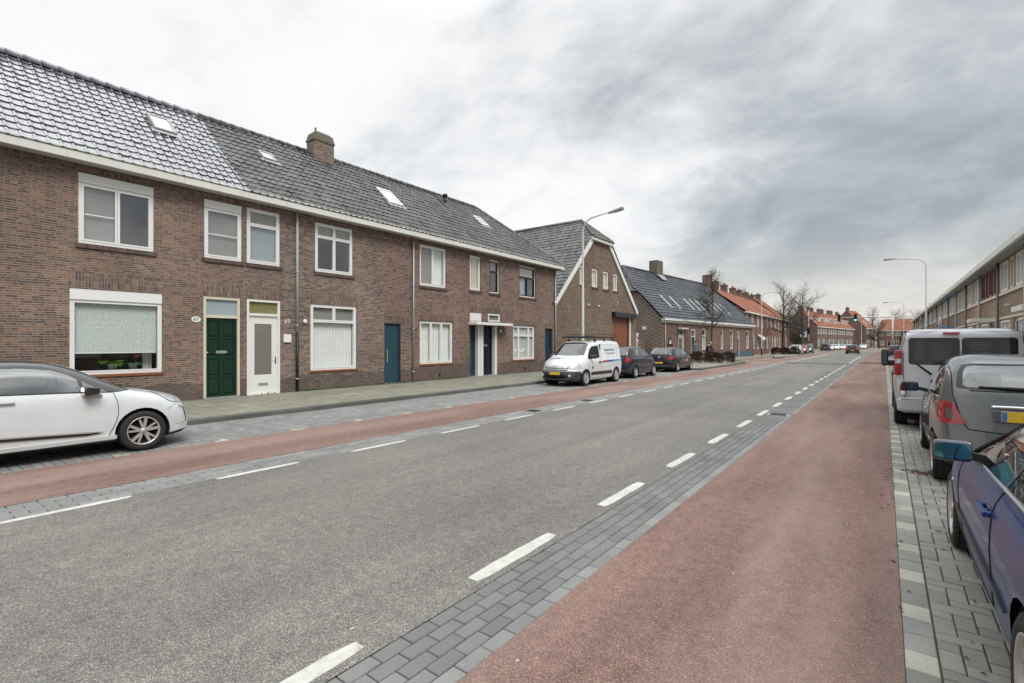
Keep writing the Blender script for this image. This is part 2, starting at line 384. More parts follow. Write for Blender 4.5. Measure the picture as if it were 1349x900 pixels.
M['tileA']=tile_mat('glazed_black_tile',[(.055,.058,.072),(.075,.079,.095),(.065,.068,.082)],.28,1.0,coat=1,cr=.13,cior=1.9)
M['tileB']=tile_mat('grey_tile',[(.05,.05,.052),(.085,.085,.085),(.12,.118,.112),(.07,.07,.072)],.42,.5)
M['tileG']=tile_mat('mossy_grey_tile',[(.045,.046,.045),(.085,.088,.085),(.13,.13,.115),(.06,.062,.06)],.42,.5)
M['tileL']=tile_mat('slate_grey_tile',[(.042,.046,.055),(.06,.065,.075),(.085,.09,.1)],.36,.5)
M['tileR']=tile_mat('red_clay_tile',[(.25,.10,.065),(.31,.135,.085),(.21,.085,.06),(.28,.12,.08)],.8,.3)
# ------------------------------------------------------------------ ground and street
def strip(name,x0,x1,y0,y1,z,m,step=3.0,thick=0,nx=1):
    mb=MB(); n=max(1,int((y1-y0)/step))
    for i in range(n):
        a=y0+(y1-y0)*i/n; b=y0+(y1-y0)*(i+1)/n
        for k in range(nx):
            p=x0+(x1-x0)*k/nx; q=x0+(x1-x0)*(k+1)/nx
            mb.quad((p,a,z),(q,a,z),(q,b,z),(p,b,z))
        if thick:
            mb.quad((x1,a,z),(x1,a,z-thick),(x1,b,z-thick),(x1,b,z)); mb.quad((x0,a,z-thick),(x0,a,z),(x0,b,z),(x0,b,z-thick))
    if thick:
        mb.quad((x0,y0,z-thick),(x1,y0,z-thick),(x1,y0,z),(x0,y0,z)); mb.quad((x1,y1,z-thick),(x0,y1,z-thick),(x0,y1,z),(x1,y1,z))
    return structure(mb.build(name,m,bend=True))
def block(mb,x0,x1,y0,y1,z,m=0,g=.004,b=.005,jit=.0012,rnd=None):
    x0+=g;x1-=g;y0+=g;y1-=g
    dz=random.uniform(-jit,jit); tx=random.uniform(-jit,jit); ty=random.uniform(-jit,jit)
    j=lambda: random.uniform(-.0012,.0012)
    a=[(x0+b+j(),y0+b+j(),z+dz-tx-ty),(x1-b+j(),y0+b+j(),z+dz+tx-ty),(x1-b+j(),y1-b+j(),z+dz+tx+ty),(x0+b+j(),y1-b+j(),z+dz-tx+ty)]
    lo=[(x0,y0,z-.005),(x1,y0,z-.005),(x1,y1,z-.005),(x0,y1,z-.005)]
    ll=[(x0,y0,z-.014),(x1,y0,z-.014),(x1,y1,z-.014),(x0,y1,z-.014)]
    fs=[(0,1,2,3)]+[(4+i,4+(i+1)%4,(i+1)%4,i) for i in range(4)]+[(8+i,8+(i+1)%4,4+(i+1)%4,4+i) for i in range(4)]
    mb.add(a+lo+ll,fs,m,rnd)
def rows_along(mb,x0,x1,y0,y1,bw,bl,z,m=0,offs=.5,last=None):
    """running bond, blocks long along y, rows stacked across x"""
    n=round((x1-x0)/bw); w=(x1-x0)/n
    for r in range(n):
        y=y0-bl+ (bl*offs if r%2 else 0)
        while y<y1:
            a=max(y,y0); c=min(y+bl,y1)
            if c-a>.03: block(mb,x0+r*w,x0+(r+1)*w,a,c,z,m if not(last is not None and r==n-1) else last)
            y+=bl
YN=-12
g=MB(); g.quad((-900,-300,-.06),(900,-300,-.06),(900,1500,-.06),(-900,1500,-.06)); structure(g.build('ground',M['ground']))
strip('road',-6.72,-2.235,YN,330,0,M['asphalt'],nx=2)
strip('cycle_lane_right',-1.71,.085,YN,330,.002,M['redlane'])
strip('cycle_lane_left',-9.15,-7.30,YN,330,.002,M['redlane'])
strip('gutter_bed_right',-2.235,-1.71,YN,330,-.010,M['joint'])
strip('gutter_bed_left',-7.30,-6.72,YN,330,-.010,M['joint'])
mb=MB(); rows_along(mb,-2.235,-1.71,-1.5,64,.105,.212,.001,0,last=1)
structure(mb.build('gutter_pavers_right',[M['pav_dark'],M['pav_mid']]))
strip('gutter_pavers_far_right',-2.235,-1.71,64,330,.001,M['pav_dark'])
mb=MB(); rows_along(mb,-7.30,-6.72,-1.0,64,.116,.24,.001,0)
structure(mb.build('gutter_pavers_left',[M['pav_mid']]))
strip('gutter_pavers_far_left',-7.30,-6.72,64,330,.001,M['pav_mid'])
# right parking bay
strip('parking_bed_right',.085,2.26,YN,110,-.008,M['joint_moss'])
mb=MB(); y=-1.0; k=0
while y<70:
    L=.205; w=(k%3==0); block(mb,.085,.235,y,y+L,.002,1 if w else 0); y+=L; k+=1
structure(mb.build('parking_edge_right',[M['pav_light'],M['pav_white']]))
mb=MB(); u=.1035
for i in range(-1,21):
    for j in range(-14,445):
        k=(i-j)%4; x=.237+i*u; y=j*u
        if k==0: x0,x1,y0,y1=x,x+2*u,y,y+u
        elif k==3: x0,x1,y0,y1=x,x+u,y,y+2*u
        else: continue
        x0=max(x0,.237); x1=min(x1,2.258)
        if x1-x0>.03: block(mb,x0,x1,y0,y1,.001,jit=.002)
structure(mb.build('parking_pavers_right',[M['pav_light']]))
strip('parking_pavers_far_right',.235,2.26,46,110,.001,M['pav_light'])
strip('kerb_right',2.26,2.40,YN,125,.10,M['kerb'],thick=.12,step=1.0)
strip('pavement_right',2.40,4.30,YN,125,.096,M['slab'])
# left parking bay: blocks lie across the bay
strip('parking_bed_left',-11.46,-9.15,YN,46,-.010,M['joint'])
mb=MB(); y=-.5; k=0
while y<31.6:
    row=.108; x0=-9.155; L=.106 if k%2 else .212; first=True
    while x0>-11.45:
        x1=max(x0-L,-11.46)
        block(mb,x1,x0,y,y+row,.001,1 if (first and k%13 in (0,1)) else 0); x0=x1; L=.212; first=False
    y+=row; k+=1
structure(mb.build('parking_pavers_left',[M['pav_mid'],M['pav_white']]))
# kerb and pavement, left
def kerb_run(name,pts,w=.15,z=.11,L=1.0,m=None):
    """kerbstones along a polyline of (x,y), top face outward-left"""
    mb=MB()
    for (ax,ay),(bx,by) in zip(pts[:-1],pts[1:]):
        d=sqrt((bx-ax)**2+(by-ay)**2); n=max(1,round(d/L)); ux,uy=(bx-ax)/d,(by-ay)/d; px,py=-uy,ux
        for i in range(n):
            s=d*i/n+.003; e=d*(i+1)/n-.003; r=random.random()
            c=lambda t,o:(ax+ux*t+px*o,ay+uy*t+py*o)
            A=[c(s,0),c(e,0),c(e,w),c(s,w)]; b=.018
            B=[c(s,b),c(e,b),c(e,w),c(s,w)]
            vs=[(x,y,-.1) for x,y in A]+[(x,y,z-.02) for x,y in A]+[(x,y,z) for x,y in B]
            mb.add(vs,[(8,9,10,11),(0,1,5,4),(4,5,9,8),(1,2,6,5),(3,0,4,7),(5,6,10,9),(7,4,8,11),(2,3,7,6),(6,7,11,10)],0,r)
    return structure(mb.build(name,m or M['kerb']))
kerb_run('kerb_left',[(-11.46,YN),(-11.46,31.6),(-9.22,31.9),(-9.2,42.5),(-9.55,46.0),(-11.6,48.5),(-13.4,50)])
strip('pavement_bed_left',-15.5,-11.6,YN,50,.088,M['joint_moss'])
mb=MB(); y=-.5; k=0
while y<45:
    x=-11.61-(.15 if k%2 else 0); 
    if k%2: block(mb,x,-11.61,y,y+.3,.1)
    while x>-15.45:
        x1=max(x-.3,-15.5); block(mb,x1,x,y,y+.3,.1,b=.004,jit=.002); x=x1
    y+=.3; k+=1
structure(mb.build('pavement_left',[M['slab']]))
mb=MB()
for (x0,x1,y0,y1) in [(-11.6,-9.35,32.1,42.4),(-11.6,-9.75,42.4,45.8)]:
    y=y0
    while y<y1:
        x=x0
        while x<x1-.02: block(mb,x,min(x+.3,x1),y,min(y+.3,y1),.1); x+=.3
        y+=.3
structure(mb.build('pavement_nose',[M['slab']]))
mb=MB(); mb.add([(-11.6,32.02,.085),(-9.34,32.02,.085),(-9.34,42.5,.085),(-9.7,46,.085),(-11.6,48.2,.085)],[(0,1,2,3,4)]); structure(mb.build('pavement_nose_bed',M['joint_moss']))
strip('side_crossing',-13.6,-9.15,46,68.6,-.002,M['redlane'])
strip('pavement_far_left',-15.2,-11.4,50,330,.09,M['slab'],thick=.12)
strip('pavement_bulge',-11.4,-9.2,68.6,82,.088,M['slab'],thick=.12)
strip('parking_far_left',-11.4,-9.15,82,330,.001,M['pav_mid'])
strip('road_table',-6.70,-2.25,46.2,49.2,.004,M['asphalt_dark'])
strip('cycle_lane_band',-1.70,.08,49,53,.006,mat('dark_red_asphalt',(.12,.05,.04),.9,var=.25,vs=8))
strip('side_street',-60,-15.2,107.5,143,-.004,M['asphalt'],nx=6)
strip('side_street_mouth',-15.2,-6.7,110,140,.006,M['asphalt'],nx=2)
strip('end_square',-20,60,186,330,-.012,M['asphalt'],nx=8)
# --- markings
def dash(mb,x0,x1,y0,y1,z=.005,rag=.012,step=.14):
    n=max(2,int((y1-y0)/step)); L=[];R=[]
    for i in range(n+1):
        t=i/n; y=y0+(y1-y0)*t; c=.016 if i in (0,n) else 0
        L.append((x0+random.uniform(0,rag)+c,y,z)); R.append((x1-random.uniform(0,rag)-c,y,z))
    vs=L+R
    fs=[(i,n+1+i,n+2+i,i+1) for i in range(n)]
    lo=[(x,y,-.002) for x,y,_ in vs]; o=len(vs)
    fs+=[(o+n+1+i,o+n+2+i,n+2+i,n+1+i) for i in range(n)]+[(o+i+1,o+i,i,i+1) for i in range(n)]
    fs+=[(o,o+n+1,n+1,0),(n,2*n+1,o+2*n+1,o+n)]
    mb.add(vs+lo,fs,0)
mb=MB(); y=.66-2.02
for i in range(-1,23):
    y=.64+2.015*i; dash(mb,-2.42,-2.29,y,y+1.06)
for i in range(6): dash(mb,-2.40,-2.29,49.5+i*4.5,49.5+i*4.5+4.4,rag=.01,step=.6)
structure(mb.build('lane_dashes_right',M['thermo']))
mb=MB()
for i in range(-1,22):
    y=.84+1.955*i; dash(mb,-6.70,-6.61,y-.1,y+.98,rag=.008)
dash(mb,-6.70,-6.60,51,86,rag=.01,step=1.5)
structure(mb.build('lane_dashes_left',M['thermo']))
mb=MB()
for i in range(12): mb.quad((-6.55+i*.36,45.6,.006),(-6.37+i*.36,45.6,.006),(-6.37+i*.36,45.85,.006),(-6.55+i*.36,45.85,.006))
for i in range(6): mb.quad((-1.62+i*.29,47.6,.007),(-1.46+i*.29,47.6,.007),(-1.46+i*.29,47.9,.007),(-1.62+i*.29,47.9,.007))
for i in range(6): mb.quad((-9.0+i*.3,45.4,.007),(-8.84+i*.3,45.4,.007),(-8.84+i*.3,45.7,.007),(-9.0+i*.3,45.7,.007))
for i in range(4): mb.quad((-1.5+i*.4,58,.007),(-1.2+i*.4,58,.007),(-1.2+i*.4,58.5,.007),(-1.5+i*.4,58.5,.007))
structure(mb.build('crossing_blocks',M['thermo']))
# chewing gum specks, small bits of litter and leaves lying on the road
mb=MB()
for i in range(110):
    x=random.uniform(-9.0,0); y=1.5+28*random.random()**1.6; r=random.uniform(.005,.012)
    n=6; a0=random.random()*6
    mb.add([(x+r*cos(a0+2*pi*k/n)*random.uniform(.6,1.2),y+1.4*r*sin(a0+2*pi*k/n)*random.uniform(.6,1.2),.006) for k in range(n)],[tuple(range(n))],0)
tag(mb.build('litter_specks',mat('pale_specks',(.42,.41,.37),.8,rnd=.25)),kind='stuff')
mb=MB()
for i in range(130):
    x=random.gauss(.06,.05) if random.random()<.45 else random.uniform(.3,.9); y=random.uniform(1.5,13); r=random.uniform(.01,.03); a=random.random()*6
    dx,dy=cos(a)*r,sin(a)*r
    mb.add([(x-dx,y-dy,.008),(x+dy*.4,y-dx*.4,.012),(x+dx,y+dy,.008),(x-dy*.4,y+dx*.4,.014)],[(0,1,2,3)],0)
for i in range(70):   # a small heap of dirt by the grey car's rear wheel
    a=random.random()*6; q=abs(random.gauss(0,.12)); x=.40+q*cos(a); y=8.35+q*1.1*sin(a)*.7; r=random.uniform(.01,.03)
    mb.add([(x-r,y,.008),(x,y-r*.5,.012),(x+r,y,.008),(x,y+r*.5,.02)],[(0,1,2,3)],0)
tag(mb.build('dead_leaves',mat('dead_leaf',(.10,.055,.03),.9,rnd=.4)),kind='stuff')
mb=MB()
for i in range(900):
    y=random.choice([random.gauss(9.0,.5),random.gauss(12.9,.6),random.gauss(10.4,.7),random.gauss(15.5,.8),random.uniform(5,24)])
    x=-15.49+abs(random.gauss(0,.06)); h=random.uniform(.02,.09); a=random.random()*6; w=.012
    mb.add([(x+w*cos(a),y+w*sin(a),.1),(x-w*cos(a),y-w*sin(a),.1),(x+random.uniform(0,.05),y+random.uniform(-.04,.04),.1+h)],[(0,1,2)],0)
tag(mb.build('weeds',M['weed']),kind='stuff')
def drain(x,y,label):
    r=empty('drain_cover',(x,y,0),0,label,'drain cover')
    b=MB(); b.box(-.22,.22,-.2,.2,-.05,.010); b.build('rim',M['steel'],r)
    b=MB()
    for k in range(6): b.box(-.17,.17,-.16+k*.055,-.125+k*.055,.006,.017)
    b.build('slots',M['black'],r)
drain(-7.0,12.95,'iron drain cover in the grey gutter pavers opposite the paired teal and black doors')
drain(-6.98,10.15,'iron drain cover in the left gutter pavers, the one closer to the white hatchback')
drain(-2.0,13.1,'iron drain cover in the dark paver strip beside the right red cycle lane')

# ------------------------------------------------------------------ building pieces (local: x outward, y along the street, z up)
def wall_face(mb,y0,y1,z0,z1,ops,depth=.12,m=0,x=0.0):
    ys=sorted(set([y0,y1]+[min(max(v,y0),y1) for o in ops for v in o[:2]])); zs=sorted(set([z0,z1]+[v for o in ops for v in o[2:4]]))
    for a,b in zip(ys[:-1],ys[1:]):
        for c,d in zip(zs[:-1],zs[1:]):
            cy,cz=(a+b)/2,(c+d)/2
            if any(o[0]<cy<o[1] and o[2]<cz<o[3] for o in ops): continue
            if d<=z0 or c>=z1: continue
            mb.quad((x,a,c),(x,b,c),(x,b,d),(x,a,d),m)
    for o in ops:
        a,b,c,d=o[:4]; e=x-depth
        mb.quad((x,a,c),(x,a,d),(e,a,d),(e,a,c),m); mb.quad((x,b,d),(x,b,c),(e,b,c),(e,b,d),m)
        mb.quad((x,a,d),(x,b,d),(e,b,d),(e,a,d),m); mb.quad((x,b,c),(x,a,c),(e,a,c),(e,b,c),m)
def ring(mb,y0,y1,z0,z1,w,xa,xb,m=0,wb=None,wt=None):
    wb=wb or w; wt=wt or w
    mb.box(xb,xa,y0,y0+w,z0,z1,m); mb.box(xb,xa,y1-w,y1,z0,z1,m)
    mb.box(xb,xa,y0+w,y1-w,z0,z0+wb,m); mb.box(xb,xa,y0+w,y1-w,z1-wt,z1,m)
def wavy(mb,y0,y1,z0,z1,x,amp=.02,per=.11,m=0,n=None):
    n=n or max(8,int((y1-y0)/.022)); ph=random.random()*6
    vs=[];fs=[]
    for i in range(n+1):
        y=y0+(y1-y0)*i/n; w=amp*sin(2*pi*y/per+ph+1.5*sin(3*y))
        vs+= [(x+w,y,z0),(x+w*.6,y,z1)]
    for i in range(n): fs.append((2*i,2*i+2,2*i+3,2*i+1))
    mb.add(vs,fs,m,None,True)
def window(par,y0,y1,z0,z1,panes=((0,1,0,1),),fm='upvc',header=0,behind='room',rec=.035,fw=.065,sill='rowlock',sash=.045,glass='glass',label=None,bars=(),sm=None,sillx=.05):
    """frame > pane, blind or curtain, sill; behind: material name / list per pane / 'curtain' / 'net'"""
    sm=sm or fm
    mb=MB(); ring(mb,y0+.003,y1-.003,z0+.003,z1-.003,fw,-rec,-rec-.09)
    iy0,iy1,iz0,iz1=y0+fw,y1-fw,z0+fw,z1-fw-header
    if header: mb.bbox(-rec-.02,-rec+.03,y0+.006,y1-.006,z1-header-.03,z1-.006,.008); mb.box(-rec-.08,-rec-.001,iy0,iy1,iz1,iz1+.03)
    gl=MB(); bl={}; W=iy1-iy0; H=iz1-iz0
    cols=sorted(set([p[0] for p in panes]+[p[1] for p in panes])); 
    for i,(a0,a1,b0,b1) in enumerate(panes):
        py0,py1,pz0,pz1=iy0+a0*W,iy0+a1*W,iz0+b0*H,iz0+b1*H
        g=.004
        ring(mb,py0+g,py1-g,pz0+g,pz1-g,sash,-rec-.012+.022,-rec-.075,1)
        gl.quad((-rec-.045,py0+sash,pz0+sash),(-rec-.045,py1-sash,pz0+sash),(-rec-.045,py1-sash,pz1-sash),(-rec-.045,py0+sash,pz1-sash))
        bh=behind[i] if isinstance(behind,(list,tuple)) else behind
        if bh and bh!='room': bl.setdefault(bh,[]).append((py0,py1,pz0,pz1))
    for (a0,a1,b0,b1) in bars: mb.box(-rec-.05,-rec-.02,iy0+a0*W,iy0+a1*W,iz0+b0*H,iz0+b1*H)
    w=mb.build('window',[M[fm],M[sm]],par)
    if label: w['label']=label
    gl.build('pane',M[glass],w)
    for k,rs in bl.items():
        b=MB()
        for q in rs:
            if k=='curtain': wavy(b,q[0],q[1],q[2],q[3],-rec-.16)
            elif k=='slats':
                z=q[2]
                while z<q[3]: b.box(-rec-.12,-rec-.10,q[0],q[1],z,z+.028); z+=.04
            else: b.box(-rec-.105,-rec-.10,q[0],q[1],q[2],q[3])
        b.build('curtain' if k=='curtain' else 'blind',M['curtain'] if k in('curtain','slats') else M[k],w)
    # the room behind
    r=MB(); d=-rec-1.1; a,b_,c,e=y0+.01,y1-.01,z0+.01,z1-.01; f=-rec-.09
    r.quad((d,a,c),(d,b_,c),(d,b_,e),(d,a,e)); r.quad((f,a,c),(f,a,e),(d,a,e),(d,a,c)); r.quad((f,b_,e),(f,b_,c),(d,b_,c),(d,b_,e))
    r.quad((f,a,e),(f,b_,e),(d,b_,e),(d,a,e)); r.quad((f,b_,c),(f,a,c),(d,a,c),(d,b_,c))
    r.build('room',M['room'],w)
    if sill:
        s=MB()
        if sill=='rowlock':
            s.bbox(-.10,sillx,y0-.05,y1+.05,z0-.115,z0-.004,.008)
        else: s.bbox(-.10,.04,y0-.03,y1+.03,z0-.06,z0-.004,.006)
        s.build('sill',M['rowlock'] if sill=='rowlock' else M[sill],w)
    return w
TPROF=[(0,.0),(.08,.020),(.17,.034),(.28,.029),(.42,.008),(.72,.0),(1,.004)]
APROF=[(0,0),(.06,.017),(.14,.029),(.22,.022),(.33,.005),(.7,0),(1,.003)]
def tiles(par,name,m,ya,yb,xe,ze,xr,zr,tw=.225,cl=.335,prof=TPROF,lip=.034,clips=(),seed=1,axis='x',jit=.007,extra=0,sag=.012):
    """roof covering of real overlapping tiles; eave at (xe,ze), ridge at (xr,zr), running from ya to yb (axis y: roles of x and y swapped)"""
    rr=random.Random(seed); mb=MB()
    L=sqrt((xr-xe)**2+(zr-ze)**2); sx,sz=(xr-xe)/L,(zr-ze)/L; nx,nz=sz,-sx
    if nz<0: nx,nz=-nx,-nz
    nc=round(L/cl); cl=L/nc; nt=round((yb-ya)/tw); tw=(yb-ya)/nt
    def P(u,y,w):
        w+=sag*(sin(y*.83+u*.9+seed)+.6*sin(y*1.9-u*1.4+2*seed))*min(1,u/1.2)
        x=xe+sx*u+nx*w; z=ze+sz*u+nz*w
        return (x,y,z) if axis=='x' else (y,x,z)
    for c in range(nc):
        u0=c*cl-(.03 if c==0 else 0); u1=(c+1)*cl+.015
        for t in range(nt):
            y0=ya+t*tw; j=rr.uniform(-jit,jit); k2=rr.uniform(-jit,jit); r=rr.random(); uo=u0+rr.uniform(-.004,.004)
            b=[P(uo,y0+f*tw,h+lip+j) for f,h in prof]; tp=[P(u1,y0+f*tw,h*.9+.006+k2) for f,h in prof]
            bl=[P(uo,y0+f*tw,h+lip+j) for f,h in prof]; lo=[P(uo+.004,y0+f*tw,-.012) for f,h in prof]
            n=len(prof); flip=(axis=='y')
            fs=[]
            for i in range(n-1):
                q=(i,i+1,n+i+1,n+i); q2=(3*n+i,3*n+i+1,2*n+i+1,2*n+i)
                fs.append(q if not flip else q[::-1]); fs.append(q2 if not flip else q2[::-1])
            o=len(mb.v); mb.add(b+tp+bl+lo,fs,0,r,True)
    ob=mb.build(name,m,par)
    if clips: clip(ob,clips)
    return ob
def clip(ob,planes):
    bm=bmesh.new(); bm.from_mesh(ob.data)
    for co,no in planes:
        bmesh.ops.bisect_plane(bm,geom=bm.verts[:]+bm.edges[:]+bm.faces[:],plane_co=co,plane_no=no,clear_outer=True)
    bm.to_mesh(ob.data); bm.free()
def ridge_tiles(par,pts0,pts1,m,r=.12,L=.36,name='ridge'):
    mb=MB(); a=Vector(pts0); b=Vector(pts1); d=(b-a).length; n=max(1,round(d/L)); t=(b-a)/d
    side=t.cross(Vector((0,0,1))).normalized(); up=side.cross(t).normalized()
    for i in range(n):
        p=a+t*(d*i/n-.02); q=a+t*(d*(i+1)/n+.02); R0,R1=r*1.12,r*.95
        vs=[];fs=[]; S=8
        for (c,R) in ((p,R0),(q,R1)):
            for k in range(S+1):
                A=pi*(-.12+1.24*k/S); vs.append(c+side*cos(A)*R+up*(sin(A)*R-.03))
        for k in range(S): fs.append((k,k+1,S+2+k,S+1+k))
        fs.append(tuple(range(S+1)))
        mb.add(vs,fs,0,None,True)
    return mb.build(name,m,par)
def pipe(par,y,ztop,zbot,m,x=.09,r=.042,name='downpipe',m2=None,zs=None):
    mb=MB(); z=zs if zs else zbot
    mb.tube([(x,y,ztop),(x,y,z)],r,10,0)
    if zs: mb.tube([(x,y,zs+.04),(x,y,zbot)],r*1.12,10,1)
    zz=zbot+.4
    while zz<ztop: mb.tube([(x,y,zz),(x,y,zz+.05)],r*1.3,10,0); mb.box(0,x,y-.01,y+.01,zz+.01,zz+.035,0); zz+=1.75
    return mb.build(name,[M[m],M[m2 or m]],par)
def text_mesh(par,name,txt,size,m,loc,rot,align='CENTER',ext=.002,sx=1):
    cu=bpy.data.curves.new(name,'FONT'); cu.body=txt; cu.size=size; cu.align_x=align; cu.align_y='CENTER'; cu.extrude=ext
    o=bpy.data.objects.new('tmp',cu); COL.objects.link(o)
    dg=bpy.context.evaluated_depsgraph_get(); me=bpy.data.meshes.new_from_object(o.evaluated_get(dg)); bpy.data.objects.remove(o)
    me.materials.clear(); me.materials.append(m)
    q=link(name,me,par); q.location=loc; q.rotation_euler=rot; q.scale=(sx,1,1); return q
def door(par,y0,y1,z0,z1,leafm,frm,fan=None,fanm='frosted',panels=(),rec=.10,glassp=None,handle=True,letter=None,fw=.07,label=None,threshold='steel',hs=1):
    """door (> handle, letterbox) in its door_frame (> fanlight)"""
    f=MB(); ring(f,y0+.003,y1-.003,z0,z1-.003,fw,-rec+.05,-rec-.06,wb=.004)
    zt=z1-fw
    if fan: f.box(-rec-.06,-rec+.05,y0+fw,y1-fw,z1-fw-fan-.08,z1-fw-fan); zt=z1-fw-fan-.08
    f.bbox(-rec-.05,.03,y0+.01,y1-.01,z0-.03,z0+.03,.008,1)
    fr=f.build('door_frame',[M[frm],M[threshold]],par)
    if fan:
        q=MB(); q.box(-rec-.03,-rec-.02,y0+fw,y1-fw,z1-fw-fan,z1-fw)
        q.build('fanlight',M['glass'] if fanm=='clear' else M[fanm],fr)
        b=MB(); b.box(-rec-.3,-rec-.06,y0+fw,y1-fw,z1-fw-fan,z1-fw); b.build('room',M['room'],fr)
    d=MB(); a,b,c,e=y0+fw+.004,y1-fw-.004,z0+.035,zt-.004; x=-rec
    # panelled leaf: slab with raised-and-fielded panels
    ys=[(a,b)]
    d.box(x-.06,x-.027,a,b,c,e)
    cells=[(a+p[0]*(b-a),a+p[1]*(b-a),c+p[2]*(e-c),c+p[3]*(e-c)) for p in panels]
    gcell=[(a+p[0]*(b-a),a+p[1]*(b-a),c+p[2]*(e-c),c+p[3]*(e-c)) for p in ([glassp] if glassp else [])]
    wall_face(d,a,b,c,e,cells+gcell,depth=.026,x=x)
    for p in cells:
        i=.035; d.add([(x-.025,p[0]+.012,p[2]+.012),(x-.025,p[1]-.012,p[2]+.012),(x-.025,p[1]-.012,p[3]-.012),(x-.025,p[0]+.012,p[3]-.012),
               (x-.004,p[0]+i,p[2]+i),(x-.004,p[1]-i,p[2]+i),(x-.004,p[1]-i,p[3]-i),(x-.004,p[0]+i,p[3]-i)],
               [(4,5,6,7),(0,1,5,4),(1,2,6,5),(2,3,7,6),(3,0,4,7)])
    dr=d.build('door',M[leafm],par)
    if label: dr['label']=label
    for p in gcell:
        q=MB(); q.box(x-.02,x-.014,p[0],p[1],p[2],p[3]); q.build('door_glass',M['frosted'],dr)
    if handle:
        q=MB(); hy=(b-.06) if hs>0 else a+.06; hz=c+1.02
        q.bbox(x,x+.012,hy-.02,hy+.02,hz-.11,hz+.11,.004); q.tube([(x+.01,hy,hz+.03),(x+.05,hy,hz+.03),(x+.055,hy-.1*hs,hz+.03)],.009,8)
        q.build('handle',M['chrome'],dr)
    if letter is not None:
        q=MB(); hz=c+letter; q.bbox(x,x+.012,(a+b)/2-.15,(a+b)/2+.15,hz-.04,hz+.04,.004); q.box(x+.012,x+.016,(a+b)/2-.12,(a+b)/2+.12,hz-.02,hz+.02); q.build('letterbox',M['steel'],dr)
    return dr
def plate_number(par,y,z,txt):
    mb=MB(); n=20
    vs=[(.004,y+.12*cos(2*pi*k/n),z+.085*sin(2*pi*k/n)) for k in range(n)]; vs2=[(.02,p[1],p[2]) for p in vs]
    mb.add(vs+vs2,[tuple(range(n,2*n))]+[(k,(k+1)%n,n+(k+1)%n,n+k) for k in range(n)])
    o=mb.build('number_plate',M['white'],par)
    text_mesh(o,'digits',txt,.13,M['black'],(.0205,y,z),(pi/2,0,pi/2))
    return o
XF=-15.5
def skylight(roof,xa,xb,ya,yb,sl,m='white',lift=.05):
    """roof window lying in the roof plane; local x from xa (low) to xb (high)"""
    xe,ze,xr,zr=sl; k=(zr-ze)/(xr-xe); L=sqrt(1+k*k); nx,nz=-k/L,1/L
    if nz<0:nx,nz=-nx,-nz
    def P(x,y,w): z=ze+(x-xe)*k; return (x+nx*w,y,z+nz*w)
    mb=MB(); w=.06
    def bar(a,b,c,d,h0,h1):
        vs=[P(a,c,h0),P(b,c,h0),P(b,d,h0),P(a,d,h0),P(a,c,h1),P(b,c,h1),P(b,d,h1),P(a,d,h1)]
        mb.add(vs,[(4,5,6,7),(7,6,5,4),(0,1,5,4),(1,2,6,5),(2,3,7,6),(3,0,4,7)][:1]+[(0,1,5,4),(1,2,6,5),(2,3,7,6),(3,0,4,7)])
    lo,hi=min(xa,xb),max(xa,xb)
    bar(lo,lo+w,ya,yb,0,lift+.05); bar(hi-w,hi,ya,yb,0,lift+.05); bar(lo+w,hi-w,ya,ya+w,0,lift+.05); bar(lo+w,hi-w,yb-w,yb,0,lift+.05)
    s=mb.build('skylight',M[m],roof)
    g=MB(); g.add([P(lo+w,ya+w,lift+.03),P(hi-w,ya+w,lift+.03),P(hi-w,yb-w,lift+.03),P(lo+w,yb-w,lift+.03)],[(0,1,2,3)]); g.build('skylight_pane',mat('skylight_glass',(.35,.38,.40),.06,spec=1,coat=1,var=.1),s)
    f=MB(); f.add([P(hi+.0,ya-.1,.052),P(hi+.14,ya-.1,.052),P(hi+.14,yb+.1,.052),P(hi+.0,yb+.1,.052)],[(0,1,2,3)]); f.build('flashing',M['steel'],s)
    return s
